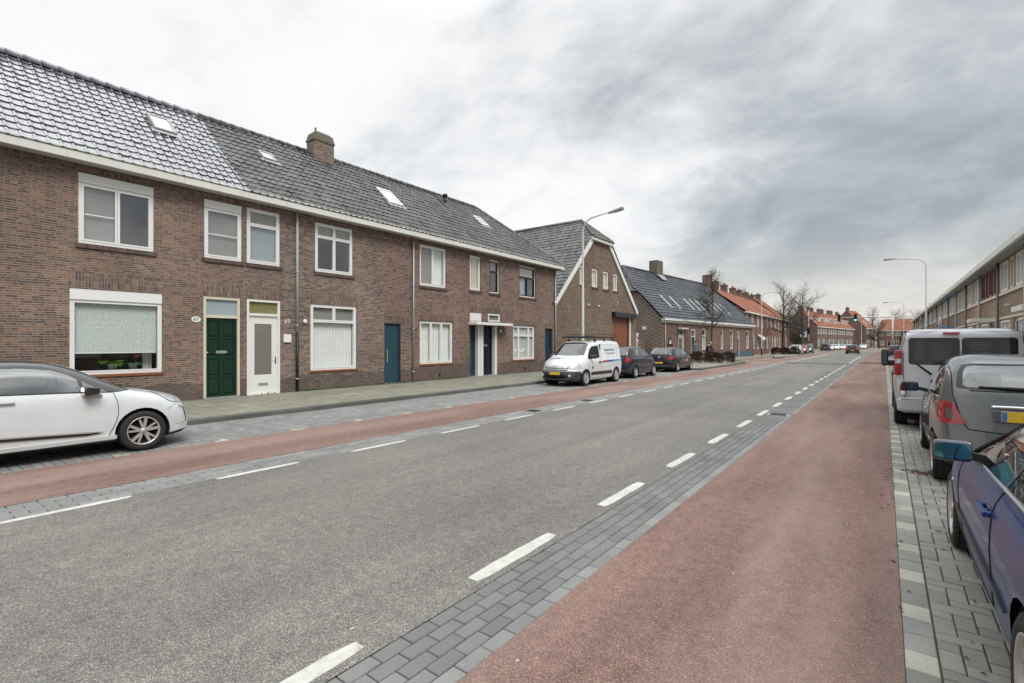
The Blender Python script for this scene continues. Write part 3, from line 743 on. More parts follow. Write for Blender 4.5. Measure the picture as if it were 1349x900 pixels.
# ------------------------------------------------------------------ the brown terrace on the left
EX,EZ,RX,RZ=.42,6.2,-3.3,9.47     # eave and ridge line, local x
def terrace(name,label,Y0,W,brick,ops,tile,seed,last=False,first=False,lintels=(),ridge_end=None,soldier='soldier'):
    r=empty(name,(XF,Y0,0),0,label,'house','brown brick terraced houses on the left')
    mb=MB(); wall_face(mb,0,W,0,6.05,ops)
    D=-6.6
    mb.quad((D,W,0),(D,0,0),(D,0,6.05),(D,W,6.05))
    # end walls with gable point
    if first: mb.add([(0,0,0),(0,0,6.05),(RX,0,RZ-.1),(D,0,6.05),(D,0,0)],[(4,3,2,1,0)])
    if last: mb.add([(0,W,0),(D,W,0),(D,W,6.05),(0,W,6.05)],[(0,1,2,3)])
    # soldier course under the gutter and over the openings
    top=[o for o in ops if o[3]>5.7]; ys=0
    for a,b in [(0,W)]: mb.box(-.02,.006,a+.002,b-.002,5.875,6.02,1)
    for (a,b,c,d) in lintels: mb.box(-.03,.008,a,b,c,d,1)
    w=mb.build('wall',[brick,M[soldier]],r)
    rf=None
    yb=W+ (.42 if last else 0); clips=[]
    if last: clips=[((EX,yb,0),Vector((-1,1,0)).normalized()*1)]
    rf=tiles(r,'roof',tile,0,yb,EX,EZ,RX,RZ,seed=seed,prof=APROF if first else TPROF,lip=.028 if first else .034,jit=.004 if first else .007,clips=[((EX,yb,0),Vector((-1,1,0)).normalized())] if last else ())
    b=MB(); b.quad((D-.4,0,EZ),(RX,0,RZ),(RX,W,RZ),(D-.4,W,EZ)) if not last else b.add([(D-.4,0,EZ),(RX,0,RZ),(RX,yb-3.7,RZ),(D-.4,yb,EZ)],[(0,1,2,3)])
    b.quad((EX-.01,0,EZ-.03),(RX,0,RZ-.03),(RX,W-.01,RZ-.03),(EX-.01,W-.01,EZ-.03)) if not last else b.add([(EX-.01,0,EZ-.03),(RX,0,RZ-.03),(RX,yb-3.72,RZ-.03),(EX-.01,yb-.01,EZ-.03)],[(0,1,2,3)])
    b.build('roof_back',M['tileB'],rf)
    ye=W if not last else yb-3.72
    ridge_tiles(rf,(RX,0,RZ+.03),(RX,ye,RZ+.03),tile)
    if last:
        tiles(rf,'hip_end',tile,RX-3.3,EX,yb,EZ,yb-3.72,RZ,axis='y',seed=seed+5,clips=[((EX,yb,0),Vector((1,-1,0)).normalized()),((RX*2-EX,yb,0),Vector((-1,-1,0)).normalized())])
        ridge_tiles(rf,(EX,yb,EZ+.05),(RX,yb-3.72,RZ+.05),tile,r=.1,name='hip_ridge')
    # boxed gutter
    g=MB(); e=yb if last else W
    g.box(-.02,.36,.002,e-.002,6.03,6.06); g.bbox(.36,.44,.001,e-.001,6.0,6.26,.012)
    for k in range(int(e//2.4)): g.box(.44,.444,k*2.4+1.1,k*2.4+1.106,6.0,6.25,1)
    if last: g.bbox(-6.6,.36,e-.08,e,6.0,6.26,.012); g.box(-6.6,.36,W,e-.08,6.03,6.06)
    g.build('gutter',[M['fascia'],M['grey']],r)
    return r,rf
SL=(EX,EZ,RX,RZ)
# house A
y=lambda v:v+3
A,Ar=terrace('terraced_house','brown brick house with shiny glazed black roof, lace blind and green door',-3,10.03,M['brickA'],
  [(y(3.19),y(4.74),4.12,5.83),(y(3.03),y(4.93),.86,3.02),(y(5.93),y(6.93),.1,3.04),(y(5.95),y(6.99),4.15,5.83),(y(-1.6),y(.2),4.12,5.83),(y(-1.7),y(.3),.86,3.02)],
  M['tileA'],1,first=True,lintels=[(y(3.0),y(4.96),3.024,3.41),(y(5.92),y(6.96),3.044,3.43),(y(-1.75),y(.35),3.024,3.41)])
window(A,y(3.19),y(4.74),4.12,5.83,[(0,.5,0,1),(.5,1,0,1)],header=.2,behind=['blind_grey','room'],bars=[(0.05,.45,.47,.49)],glass='glass_sky')
window(A,y(5.95),y(6.99),4.15,5.83,[(0,1,0,1)],header=.2,behind='blind_grey',bars=[(0.03,.97,.47,.49)],glass='glass_sky')
window(A,y(-1.6),y(.2),4.12,5.83,[(0,.5,0,1),(.5,1,0,1)],header=.2,behind='blind_grey')
wa=window(A,y(3.03),y(4.93),.92,3.02,[(0,1,0,1)],header=.24,behind='room',sash=.03,sill='shutter_brown')
window(A,y(-1.7),y(.3),.92,3.02,[(0,1,0,1)],header=.24,behind='curtain',sash=.03,sill='shutter_brown')
# lace blind
def lace_mat():
    m,t,b=newmat('lace_blind'); ob=t.obj()
    v=t.node('ShaderNodeTexVoronoi',i_Scale=14,feature='DISTANCE_TO_EDGE'); t.link(ob,v.inputs['Vector'])
    n=t.noise(ob,26,4,.7); f=t.math('MULTIPLY',t.ramp(v.outputs[0],[(.0,1),(.09,.35),(.2,.8)]),t.ramp(n,[(.35,.4),(.65,1)]))
    c=t.mix(f,(.36,.41,.40),(.85,.90,.87)); t.link(c,b.inputs['Base Color']); b.inputs['Roughness'].default_value=.9
    return m
lb=MB(); lb.box(-.16,-.155,y(3.11),y(4.83),1.46,2.74); lb.box(-.165,-.15,y(3.11),y(4.83),1.44,1.465,1)
lb.build('lace_blind',[lace_mat(),M['curtain']],wa)
cu=MB(); wavy(cu,y(4.62),y(4.83),.98,1.5,-.5); cu.build('curtain',M['curtain'],wa)
ten=(( .08,.44,.03,.24),(.56,.92,.03,.24),(.08,.44,.275,.48),(.56,.92,.275,.48),(.08,.44,.53,.73),(.56,.92,.53,.73),(.08,.44,.765,.965),(.56,.92,.765,.965))
door(A,y(5.93),y(6.93),.1,3.04,'green','cream',fan=.46,fanm='blind_blue',panels=ten,rec=.05,letter=1.3,handle=False,label='dark green panelled door')
kn=MB(); kn.sphere((-.02,y(6.04),1.42),.035,0); kn.build('door_knob',mat('brass',(.5,.36,.12),.3,metal=1),A)
plate_number(A,y(5.74),2.37,'67')
for a in [(-17.78+15.5,-17.05+15.5,y(5.22),y(5.80))]: skylight(Ar,*a,SL,m='grey')
# house B
y=lambda v:v-7.03
B,Br=terrace('terraced_house','brown brick house with chimney, matt grey roof and white glazed door',7.03,5.25,M['brickB'],
  [(y(7.13),y(8.17),4.15,5.85),(y(7.13),y(8.17),.1,3.05),(y(9.39),y(10.89),4.15,5.84),(y(9.22),y(11.05),.70,3.04)],M['tileB'],2,
  lintels=[(y(7.11),y(8.2),3.054,3.43),(y(9.18),y(11.1),3.044,3.43)])
window(B,y(7.13),y(8.17),4.15,5.85,[(0,1,.72,1),(0,1,0,.72)],behind=['blind_olive','blind_blue'],glass='glass_sky')
window(B,y(9.39),y(10.89),4.15,5.84,[(0,.5,.74,1),(.5,1,.74,1),(0,.5,0,.74),(.5,1,0,.74)],behind=['blind_olive','blind_olive','room','room'],glass='glass_sky')
window(B,y(9.22),y(11.05),.76,3.04,[(0,.5,.76,1),(.5,1,.76,1),(0,1,0,.76)],behind=['blind_grey','blind_grey','curtain'],sill='shutter_brown')
door(B,y(7.13),y(8.17),.1,3.05,'white','white',fan=.36,fanm='blind_olive',glassp=(.2,.8,.24,.9),rec=.05,letter=.28,label='white door with a tall frosted pane',threshold='white')
q=MB(); q.bbox(.001,.05,y(8.27),y(8.52),1.72,1.98,.012); q.build('meter_box',M['upvc'],B)
text_mesh(B,'house_number','69',.2,M['white'],(.012,y(8.40),2.4),(pi/2,0,pi/2))
q=MB(); q.sphere((.05,y(9.0),2.42),.075,0,sc=(.6,1,1)); q.tube([(0,y(9.0),2.42),(.05,y(9.0),2.42)],.03,8); q.build('wall_lamp',M['white'],B)
pipe(B,y(8.70),6.05,.1,'grey',m2='black',zs=2.02)
skylight(Br,-17.63+15.5,-17.2+15.5,y(8.45),y(8.93),SL,m='grey')
cb=MB(); cx,cy=-18.75+15.5,y(11.6)
hx_,hy_=.30,.44
cb.box(cx-hx_,cx+hx_,cy-hy_,cy+hy_,8.9,9.98); cb.box(cx-hx_-.03,cx+hx_+.03,cy-hy_-.03,cy+hy_+.03,9.98,10.05,1)
b8=[(cx+sx_*(hx_+e),cy+sy_*(hy_+f),z) for e,f,z in ((.015,.015,10.05),(-.03,-.04,10.30),(-.16,-.16,10.42)) for sx_,sy_ in ((-1,-1),(1,-1),(1,1),(-1,1))]
cb.add(b8,[(0,1,5,4),(1,2,6,5),(2,3,7,6),(3,0,4,7),(4,5,9,8),(5,6,10,9),(6,7,11,10),(7,4,8,11),(8,9,10,11)],1)
cb.lathe([(.06,0),(.05,.08),(.035,.11),(.035,.16),(.045,.19),(.001,.20)],Matrix.Translation((cx,cy-.22,10.40)),10,1)
cb.build('chimney',[M['brickB'],M['cement']],Br)
# house C
y=lambda v:v-12.28
C,Cr=terrace('terraced_house','red-brown brick house with blue side gate, triple window and teal door',12.28,5.77,M['brickC'],
  [(y(12.31),y(13.13),.1,2.47),(y(14.14),y(15.71),4.12,5.86),(y(14.14),y(16.14),.78,2.65),(y(17.26),y(18.05),4.2,5.84),(y(17.26),y(18.05),.1,2.53),(y(17.26),y(18.05),2.69,3.12)],M['tileB'],3,
  lintels=[(y(12.30),y(13.3),2.474,2.74),(y(14.1),y(16.2),2.66,2.92),(y(17.2),y(18.04),3.13,3.42)],soldier='soldier2')
window(C,y(14.14),y(15.71),4.12,5.86,[(0,.5,0,1),(.5,1,0,1)],behind=['blind_grey','curtain'],sm='upvc',rec=.06)
window(C,y(14.14),y(16.14),.81,2.65,[(0,.333,0,1),(.333,.667,0,1),(.667,1,0,1)],behind='curtain',rec=.06,sill='shutter_brown')
window(C,y(17.26),y(18.05),4.2,5.84,[(0,1,0,1)],behind='blind_cream',rec=.06,glass='glass_sky')
door(C,y(12.31),y(13.13),.1,2.47,'teal','dblue',rec=.10,fw=.04,handle=False,label='weathered teal side gate')
q=MB(); q.bbox(-.10,-.08,y(12.5),y(12.54),.95,1.45,.004); q.build('gate_handle',M['steel'],C)
door(C,y(17.26),y(17.86),.1,2.53,'teal','dblue',rec=.25,fw=.02,panels=((.15,.45,.12,.62),(.55,.85,.12,.62),(.15,.85,.66,.78),(.15,.85,.82,.95)),handle=False,label='teal door')
q=MB(); q.box(-.245,-.23,y(17.36),y(17.52),1.62,1.86); q.bbox(-.245,-.2,y(17.45),y(17.49),.95,1.45,.004); q.build('handle',M['chrome'],C)
q=MB(); q.box(-.05,.02,y(17.26),y(18.05),2.69,3.12); q.build('white_panel',M['white'],C)
q=MB()
for k in range(5): a=y(17.32+.13*k); q.box(.02,.026,a,a+.07,2.73,2.76+.03*random.random())
q.build('peeling_patch',M['blind_grey'],C)
q=MB(); q.bbox(0,.55,y(17.16),y(19.93),2.55,2.67,.02); q.box(.0,.5,y(17.2),y(19.9),2.665,2.68,1); q.build('canopy',[M['white'],M['steel']],C)
pipe(C,y(13.72),6.05,.1,'steel'); 
q=MB(); q.bbox(-.01,.012,y(15.22),y(15.36),.22,.42,.004); q.box(.012,.016,y(15.24),y(15.34),.24,.40,1); q.build('air_vent',[M['brickF'],M['black']],C)
skylight(Cr,-17.55+15.5,-16.62+15.5,y(13.45),y(14.2),SL,m='white')
# house D
y=lambda v:v-18.05
D_,Dr=terrace('terraced_house','red-brown brick corner house with hipped roof and nearly black front door',18.05,6.67,M['brickC'],
  [(y(18.71),y(19.49),4.18,5.82),(y(18.05),y(19.31),.1,2.53),(y(18.59),y(19.55),2.75,3.16),(y(21.18),y(22.75),4.18,5.86),(y(20.64),y(22.68),.78,2.65),(y(23.68),y(24.49),.1,2.53)],M['tileB'],4,last=True,
  lintels=[(y(18.06),y(19.6),3.17,3.42),(y(20.6),y(22.74),2.66,2.90),(y(23.64),y(24.53),2.534,2.78)],soldier='soldier2')
window(D_,y(18.71),y(19.49),4.18,5.82,[(0,1,.66,1),(0,1,0,.66)],sm='navy',behind=['blind_grey','room'],rec=.07,glass='glass_sky')
window(D_,y(21.18),y(22.75),4.18,5.86,[(0,1,.64,1),(0,.5,0,.64),(.5,1,0,.64)],sm='navy',behind=['blind_cream','blind_blue','room'],rec=.07,glass='glass_sky')
window(D_,y(20.64),y(22.68),.81,2.65,[(0,.26,.72,1),(.26,.74,.72,1),(.74,1,.72,1),(0,.26,0,.72),(.26,.74,0,.72),(.74,1,0,.72)],sm='upvc',behind='slats',rec=.07,sash=.05,sill='shutter_brown')
window(D_,y(18.59),y(19.55),2.75,3.16,[(0,1,0,1)],behind='blind_grey',rec=.02,sill=None,sash=.02)
door(D_,y(18.25),y(19.13),.1,2.53,'navy','navy',rec=.25,fw=.02,panels=((.1,.3,.1,.95),(.4,.6,.1,.55),(.4,.6,.7,.95),(.7,.9,.1,.95)),handle=False,letter=1.45,label='nearly black front door')
q=MB(); q.bbox(-.245,-.2,y(18.33),y(18.37),.95,1.4,.004); q.build('handle',M['chrome'],D_)
q=MB(); q.box(-.26,-.01,y(17.86),y(18.25),.1,2.53); q.box(-.26,-.01,y(19.13),y(19.305),.1,2.53); q.build('door_posts',M['white'],D_)
q=MB(); q.sphere((.06,y(19.5),2.3),.08,0,sc=(.6,1,1)); q.build('wall_lamp',M['white'],D_)
door(D_,y(23.68),y(24.49),.1,2.53,'dblue','dblue',rec=.12,fw=.04,panels=((.15,.85,.1,.45),(.15,.85,.55,.92)),label='dark blue side door',handle=True)
q=MB(); q.bbox(-.01,.012,y(21.6),y(21.76),.24,.44,.004); q.box(.012,.016,y(21.62),y(21.74),.26,.42,1); q.build('air_vent',[M['brickF'],M['black']],D_)
skylight(Dr,-17.7+15.5,-17.05+15.5,y(19.9),y(20.5),SL,m='white')
q=MB(); q.tube([(-18.2+15.5,y(18.35),8.8),(-18.2+15.5,y(18.35),9.32)],.09,10); q.tube([(-18.2+15.5,y(18.35),9.28),(-18.2+15.5,y(18.35),9.42)],.13,10); q.build('vent_pipe',M['black'],Dr)
pipe(D_,6.62,6.05,.1,'steel')
# plants standing on the window sill of the first house
def frond_plant(loc,label,cat,m,n,L,droop,name,leafw=.05):
    r=empty(name,loc,0,label,cat)
    p=MB(); p.lathe([(.001,0),(.07,0),(.10,.17),(.105,.18),(.09,.18),(.085,.15),(.001,.15)],None,16); p.build('pot',M['pot'],r)
    f=MB()
    for i in range(n):
        a=random.random()*2*pi; l=L*random.uniform(.6,1); el=random.uniform(.5,1.3); p0=Vector((0,0,.16)); 
        prev=p0
        for k in range(1,9):
            t=k/8; q=Vector((cos(a)*l*t*cos(el*(1-t*droop)),sin(a)*l*t*cos(el*(1-t*droop)),.16+l*(t*sin(el)-droop*t*t*.8)))
            if k>1:
                side=Vector((-sin(a),cos(a),0))*leafw*(1.15-t)*1.3
                fw=(q-prev)*1.1
                for s in (-1,1): f.add([prev,prev+side*s+fw*.7+Vector((0,0,-.008)),q+side*s*.25+fw*.2],[(0,1,2)])
            prev=q
    f.build('leaves',m,r); return r
frond_plant((XF-.32,3.92,.98),'bright green fern in a grey-green pot on the lace-blind window sill','fern',M['fern'],46,.34,.75,'potted_fern',.06)
frond_plant((XF-.30,4.36,.98),'dark green arching houseplant beside the fern on the window sill','houseplant',M['cactus'],30,.26,1.2,'potted_houseplant',.02)
fl=MB(); fl.sphere((XF-.35,4.45,1.36),.05,0,8); fl.tube([(XF-.35,4.40,1.0),(XF-.35,4.45,1.36)],.006,6,1); tag(fl.build('red_flower',[mat('red_petal',(.45,.02,.04),.5),M['cactus']]),'red flower on a thin stem behind the houseplants in the window','flower')

# ------------------------------------------------------------------ house with the big gable
G=empty('gabled_house',(XF,24.76,0),0,'tall brown brick house with white-edged half-hipped gable and brown roller door','house')
gy0,gy1,gc,ge=0.0,11.84,5.84,4.35   # width, centre line, eave height
def gz(yv,off=0): return ge+min(yv-gy0,gy1-yv)*1.02+off
mb=MB(); ops=[(27.72-24.76,28.36-24.76,5.44,6.68),(29.35-24.76,30.2-24.76,5.44,6.68),(31.0-24.76,31.83-24.76,5.44,6.68),(32.6-24.76,33.3-24.76,5.44,6.68),(32.55-24.76,35.3-24.76,.1,3.6)]
wall_face(mb,gy0,gy1,0,8.62,ops)
gw=mb.build('wall',[M['brickG'],M['soldier2']],G)
clip(gw,[((0,gy0,ge),Vector((0,-1.02,1)).normalized()),((0,gy1,ge),Vector((0,1.02,1)).normalized())])
mb=MB(); bk=-15
mb.quad((0,gy0,0),(0,gy0,ge),(bk,gy0,ge),(bk,gy0,0)); mb.quad((0,gy1,0),(bk,gy1,0),(bk,gy1,ge),(0,gy1,ge)); mb.add([(bk,gy0,0),(bk,gy0,ge),(bk,gc,10.3),(bk,gy1,ge),(bk,gy1,0)],[(0,1,2,3,4)])
mb.build('side_wall',M['brickG'],G)
for o,bh in zip(ops[:4],['blind_cream']*4): window(G,o[0],o[1],o[2],o[3],[(0,1,0,1)],behind=bh,rec=.05,sash=.05)
rz=ge+gc*1.02-.05
hipx=-1.45
ov=.12; e0=gy0-.32
# roof covering: slopes run along the ridge which points at the street
hipn=Vector((rz-8.75,0,ov-hipx)).normalized()
R1=tiles(G,'roof',M['tileG'],bk,ov,e0,ge-.33,gc,rz,axis='y',seed=21,clips=[((ov,0,8.75),hipn)])
tiles(R1,'roof_slope',M['tileG'],bk,ov,gy1+.32,ge-.33,gc,rz,axis='y',seed=22,clips=[((ov,0,8.75),hipn)])
hw=(rz-8.75)/1.02+.12
clipL=Vector((0,-1.02,1)).normalized(); clipR=Vector((0,1.02,1)).normalized()
tiles(R1,'half_hip',M['tileG'],gc-hw,gc+hw,ov+.16,8.72,hipx,rz,seed=23,clips=[((0,e0,ge-.33+.11),clipL),((0,gy1+.32,ge-.33+.11),clipR)])
ridge_tiles(R1,(bk,gc,rz+.05),(hipx,gc,rz+.05),M['tileG'])
ridge_tiles(R1,(ov+.1,gc-hw+.1,8.83),(hipx,gc,rz+.05),M['tileG'],r=.09,name='hip_ridge'); ridge_tiles(R1,(ov+.1,gc+hw-.1,8.83),(hipx,gc,rz+.05),M['tileG'],r=.09,name='hip_ridge')
bb=MB()
def barge(y0,z0,y1,z1,w=.30):
    d=Vector((0,y1-y0,z1-z0)).normalized(); n=Vector((0,-d.z,d.y))
    if n.z>0: n=-n
    a=Vector((.02,y0,z0)); b=Vector((.02,y1,z1)); X=Vector((.09,0,0))
    vs=[a,b,b+n*w,a+n*w]; vs=vs+[q+X for q in vs]
    bb.add(vs,[(0,1,2,3),(4,5,6,7),(0,1,5,4),(1,2,6,5),(2,3,7,6),(3,0,4,7)])
barge(gy0-.25,ge-.24,gc-hw+.22,8.68); barge(gy1+.25,ge-.24,gc+hw-.22,8.68)
bb.box(.0,.25,gc-hw+.05,gc+hw-.05,8.52,8.74)
bb.build('bargeboard',M['white'],G)
ga=MB(); zz=.12
while zz<3.5: ga.bbox(-.115,-.10,32.6-24.76,35.2-24.76,zz,zz+.085,.004); zz+=.09
ga.box(-.13,-.118,32.55-24.76,35.3-24.76,.1,3.6,1)
ga.build('roller_door',[M['shutter_brown'],M['black']],G)
q=MB(); q.bbox(.002,.32,32.3-24.76,36.1-24.76,3.55,3.92,.03); q.build('shutter_box',M['navy'],G)
q=MB(); q.box(.0,.06,35.3-24.76,35.5-24.76,.1,3.55); q.build('door_post',M['white'],G)
q=MB(); q.tube([(.02,32.45-24.76,3.9),(.25,32.7-24.76,4.5),(.3,32.75-24.76,4.7)],.03,6); q.box(0,.06,32.3-24.76,32.7-24.76,3.94,4.15); q.build('bracket',M['steel'],G)
for yy in (28.8,30.3): 
    q=MB(); q.sphere((.04,yy-24.76,4.2),.07,0,8); q.build('wall_lamp',M['white'],G)

# ------------------------------------------------------------------ low house, turned 5.7 degrees
aL=radians(-5.75)
Lh=empty('low_house',(-15.5,42.3,0),aL,'long single-storey brick house with slate roof and nine roof windows','house')
U=24.6; LE=3.85; LR=9.15; LD=-5.0; 
wins=[(8.9,9.9,1.0,3.2),(13.95,14.85,1.0,3.2),(16.9,17.85,1.0,3.2),(22.3,23.35,1.0,3.2)]
doors=[(3.3,4.6,.1,2.95),(6.2,7.2,.1,3.05),(19.0,19.85,.1,3.05)]
mb=MB(); wall_face(mb,0,U,0,LE,[w for w in wins]+[d for d in doors]); 
mb.quad((2*LD,U,0),(2*LD,0,0),(2*LD,0,LE),(2*LD,U,LE))
mb.box(-.01,.03,13.2,18.95,.0,.75,1); mb.box(-.01,.03,19.9,U-.1,.0,.75,1)
mb.box(-.02,.008,.03,U,LE-.42,LE-.3,0)
mb.build('wall',[M['brickL'],M['blueplinth']],Lh)
gm=MB(); hb=6.6
sl=(LR-LE)/(-LD)
yb=(hb-LE)/sl
for yy,fl in ((0,1),(U,0)):
    vs=[(0,yy,0),(0,yy,LE),(-yb,yy,hb),(2*LD+yb,yy,hb),(2*LD,yy,LE),(2*LD,yy,0)]
    gm.add(vs,[(0,1,2,3,4,5)])
gm.build('gable_wall',M['brickD'],Lh)
FLAT=[(0,.004),(.06,.0),(.5,.0),(.94,.0),(1,.004)]
hx=2.0
hipL=Vector((0,-(LR-hb),hx+.1)).normalized(); hipR=Vector((0,(LR-hb),hx+.1)).normalized()
lr=tiles(Lh,'roof',M['tileL'],-.15,U+.15,.28,LE-.05,LD,LR,tw=.30,cl=.42,prof=FLAT,lip=.055,seed=31,clips=[((0,-.15,hb),hipL),((0,U+.15,hb),hipR)])
tiles(lr,'roof_slope',M['tileL'],-.15,U+.15,2*LD-.28,LE-.05,LD,LR,tw=.6,cl=.7,prof=FLAT,lip=.03,seed=32,clips=[((0,-.15,hb),hipL),((0,U+.15,hb),hipR)])
hn=Vector((sl,0,1)).normalized(); hn2=Vector((-sl,0,1)).normalized()
tiles(lr,'half_hip',M['tileL'],LD-3,LD+3,-.3,hb-.15,hx-.15,LR,axis='y',prof=FLAT,tw=.3,cl=.36,lip=.03,seed=33,clips=[((.28,0,LE),hn),((2*LD-.28,0,LE),hn2)])
tiles(lr,'half_hip',M['tileL'],LD-3,LD+3,U+.3,hb-.15,U-hx+.15,LR,axis='y',prof=FLAT,tw=.3,cl=.36,lip=.03,seed=34,clips=[((.28,0,LE),hn),((2*LD-.28,0,LE),hn2)])
ridge_tiles(lr,(LD,hx-.15,LR+.04),(LD,U-hx+.15,LR+.04),M['tileL'])
ridge_tiles(lr,(-yb+.12,-.25,hb+.05),(LD,hx-.15,LR+.04),M['tileL'],r=.1,name='hip_ridge')
LS=(.28,LE-.05,LD,LR)
for yy in (3.6,5.6,8.9,10.4,11.9,13.6,15.6,17.3,19.0):
    skylight(lr,-2.2,-1.05,yy,yy+.52,LS,m='steel')
q=MB(); q.box(LD-.45,LD+.45,8.2,9.6,8.6,10.5); q.build('chimney',mat('mossy_brown_chimney',(.13,.115,.085),.9,var=.4,vs=3,bump=.4,bs=15),lr)
q=MB(); q.add([(LD+.46,8.1,9.0),(LD+.46,9.8,9.0),(LD+1.0,9.5,8.4),(LD+1.0,8.4,8.4)],[(0,1,2,3)]); q.build('flashing',M['steel'],lr)
q=MB(); q.box(LD-.4,LD+.4,U-2.2,U-.9,8.2,10.4); q.build('chimney',M['brickF'],lr)
q=MB(); q.bbox(.0,.36,-.1,U+.1,LE-.16,LE+.02,.02); q.bbox(.0,.16,0,U,LE-.34,LE-.18,.015); q.build('gutter',M['white'],Lh)
for w in wins: window(Lh,*w,[(0,1,.68,1),(0,1,0,.68)],behind=['room','curtain'],rec=.08,fw=.08,sill='black')
door(Lh,*doors[0],'white','white',fan=.4,fanm='clear',glassp=(.15,.85,.1,.9),rec=.08,label='white glazed door')
door(Lh,*doors[1],'teal','white',fan=.55,fanm='clear',rec=.08,panels=((.15,.85,.1,.9),),fw=.12)
door(Lh,*doors[2],'navy','white',fan=.6,fanm='clear',rec=.08,panels=((.15,.85,.1,.9),),fw=.12)
q=MB(); q.bbox(0,.4,3.2,4.7,2.97,3.12,.02); q.build('canopy',M['white'],Lh)
pipe(Lh,.45,LE-.2,.1,'grey',r=.05); pipe(Lh,U-.2,LE-.2,.1,'grey',r=.05)
q=MB(); n=12; vs=[(.01,1.55,1.62)]+[(.01,1.55+.42*cos(pi*k/n),1.62+.62*sin(pi*k/n)) for k in range(n+1)]
q.add(vs,[(0,k,k+1) for k in range(1,n+1)],0); q.add([(.03,1.25,1.64),(.03,1.85,1.64),(.03,1.72,2.08),(.03,1.6,1.75),(.03,1.48,2.12),(.03,1.38,1.72)],[(0,1,2,3,4,5)],1)
q.box(0,.03,1.0,2.1,1.42,1.6,0); q.build('arched_plaque',[M['black'],M['blind_cream']],Lh)
q=MB(); q.box(0,.04,3.0,3.08,2.2,3.4); q.build('anchor_bar',M['black'],Lh)
q=MB(); q.box(-1.9,-1.5,-.03,0,2.9,3.2); q.build('wall_sign',M['white'],Lh)
q=MB(); q.box(-2.9,-2.5,-.25,0,2.2,2.4); q.build('security_lamp',M['black'],Lh)
# side gate posts between the two
q=MB()
q.box(-15.7,-15.55,36.9,37.05,0,2.4); q.box(-15.75,-15.5,36.85,37.1,2.2,2.5); q.box(-15.75,-15.5,36.85,37.1,1.75,1.95)
tag(q.build('gate_post',M['white']),'thin white gate post with small signs beside the brown roller door','gate post')
q=MB(); wall_face(q,37.1,42.2,0,2.1,[],x=-17.0); q.box(-17.2,-17.02,37.1,42.2,0,2.1)
tag(q.build('yard_wall',M['brickG']),'brick yard wall between the gabled house and the low slate-roofed house','wall')
# ------------------------------------------------------------------ right-hand terrace (local x points at the street)
RW=5.6; NR=20; RY0=4.0
def rwin(par,y0,y1,z0,z1,fm,behind,label=None,box=None):
    mb=MB(); ring(mb,y0,y1,z0,z1,.085,.035,-.10); 
    if y1-y0>.9: mb.box(-.09,.03,(y0+y1)/2-.035,(y0+y1)/2+.035,z0+.07,z1-.07)
    w=mb.build('window',M[fm],par)
    if label: w['label']=label
    g=MB(); g.quad((-.03,y0+.07,z0+.07),(-.03,y1-.07,z0+.07),(-.03,y1-.07,z1-.07),(-.03,y0+.07,z1-.07)); g.build('pane',M['glass_sky'],w)
    b=MB(); b.box(-.5,-.10,y0+.04,y1-.04,z0+.04,z1-.04,0); b.build('blind',M[behind],w)
    if box:
        q=MB(); q.bbox(-.02,.2,y0-.03,y1+.03,z1-.26,z1-.02,.02); q.build('shutter_box',M[box],w)
styles=['white','white','white','white','white','darkred','white','plain','blue','blue','white','plain','white','white','plain','white','white','plain','white','white']
M['dkred_paint']=mat('dark_red_paint',(.09,.015,.015),.4,var=.15)
M['ltblue']=mat('light_blue_paint',(.16,.34,.52),.5,var=.1)
M['greysoff']=mat('grey_soffit',(.33,.34,.33),.6,var=.1)
rl={0:'nearest visible tan brick house of the right row, only its edge in the frame'}
descr=['tan brick house of the right row beside the grey van, white gutter above','tan brick house on the right with two white shutter boxes under its eaves','tan brick house on the right with dark red window frames and downpipe',
 'tan brick house on the right with a pink panel below its upper windows','right-hand house with light blue soffit and white upper frames','right-hand house just past the light blue soffit one']
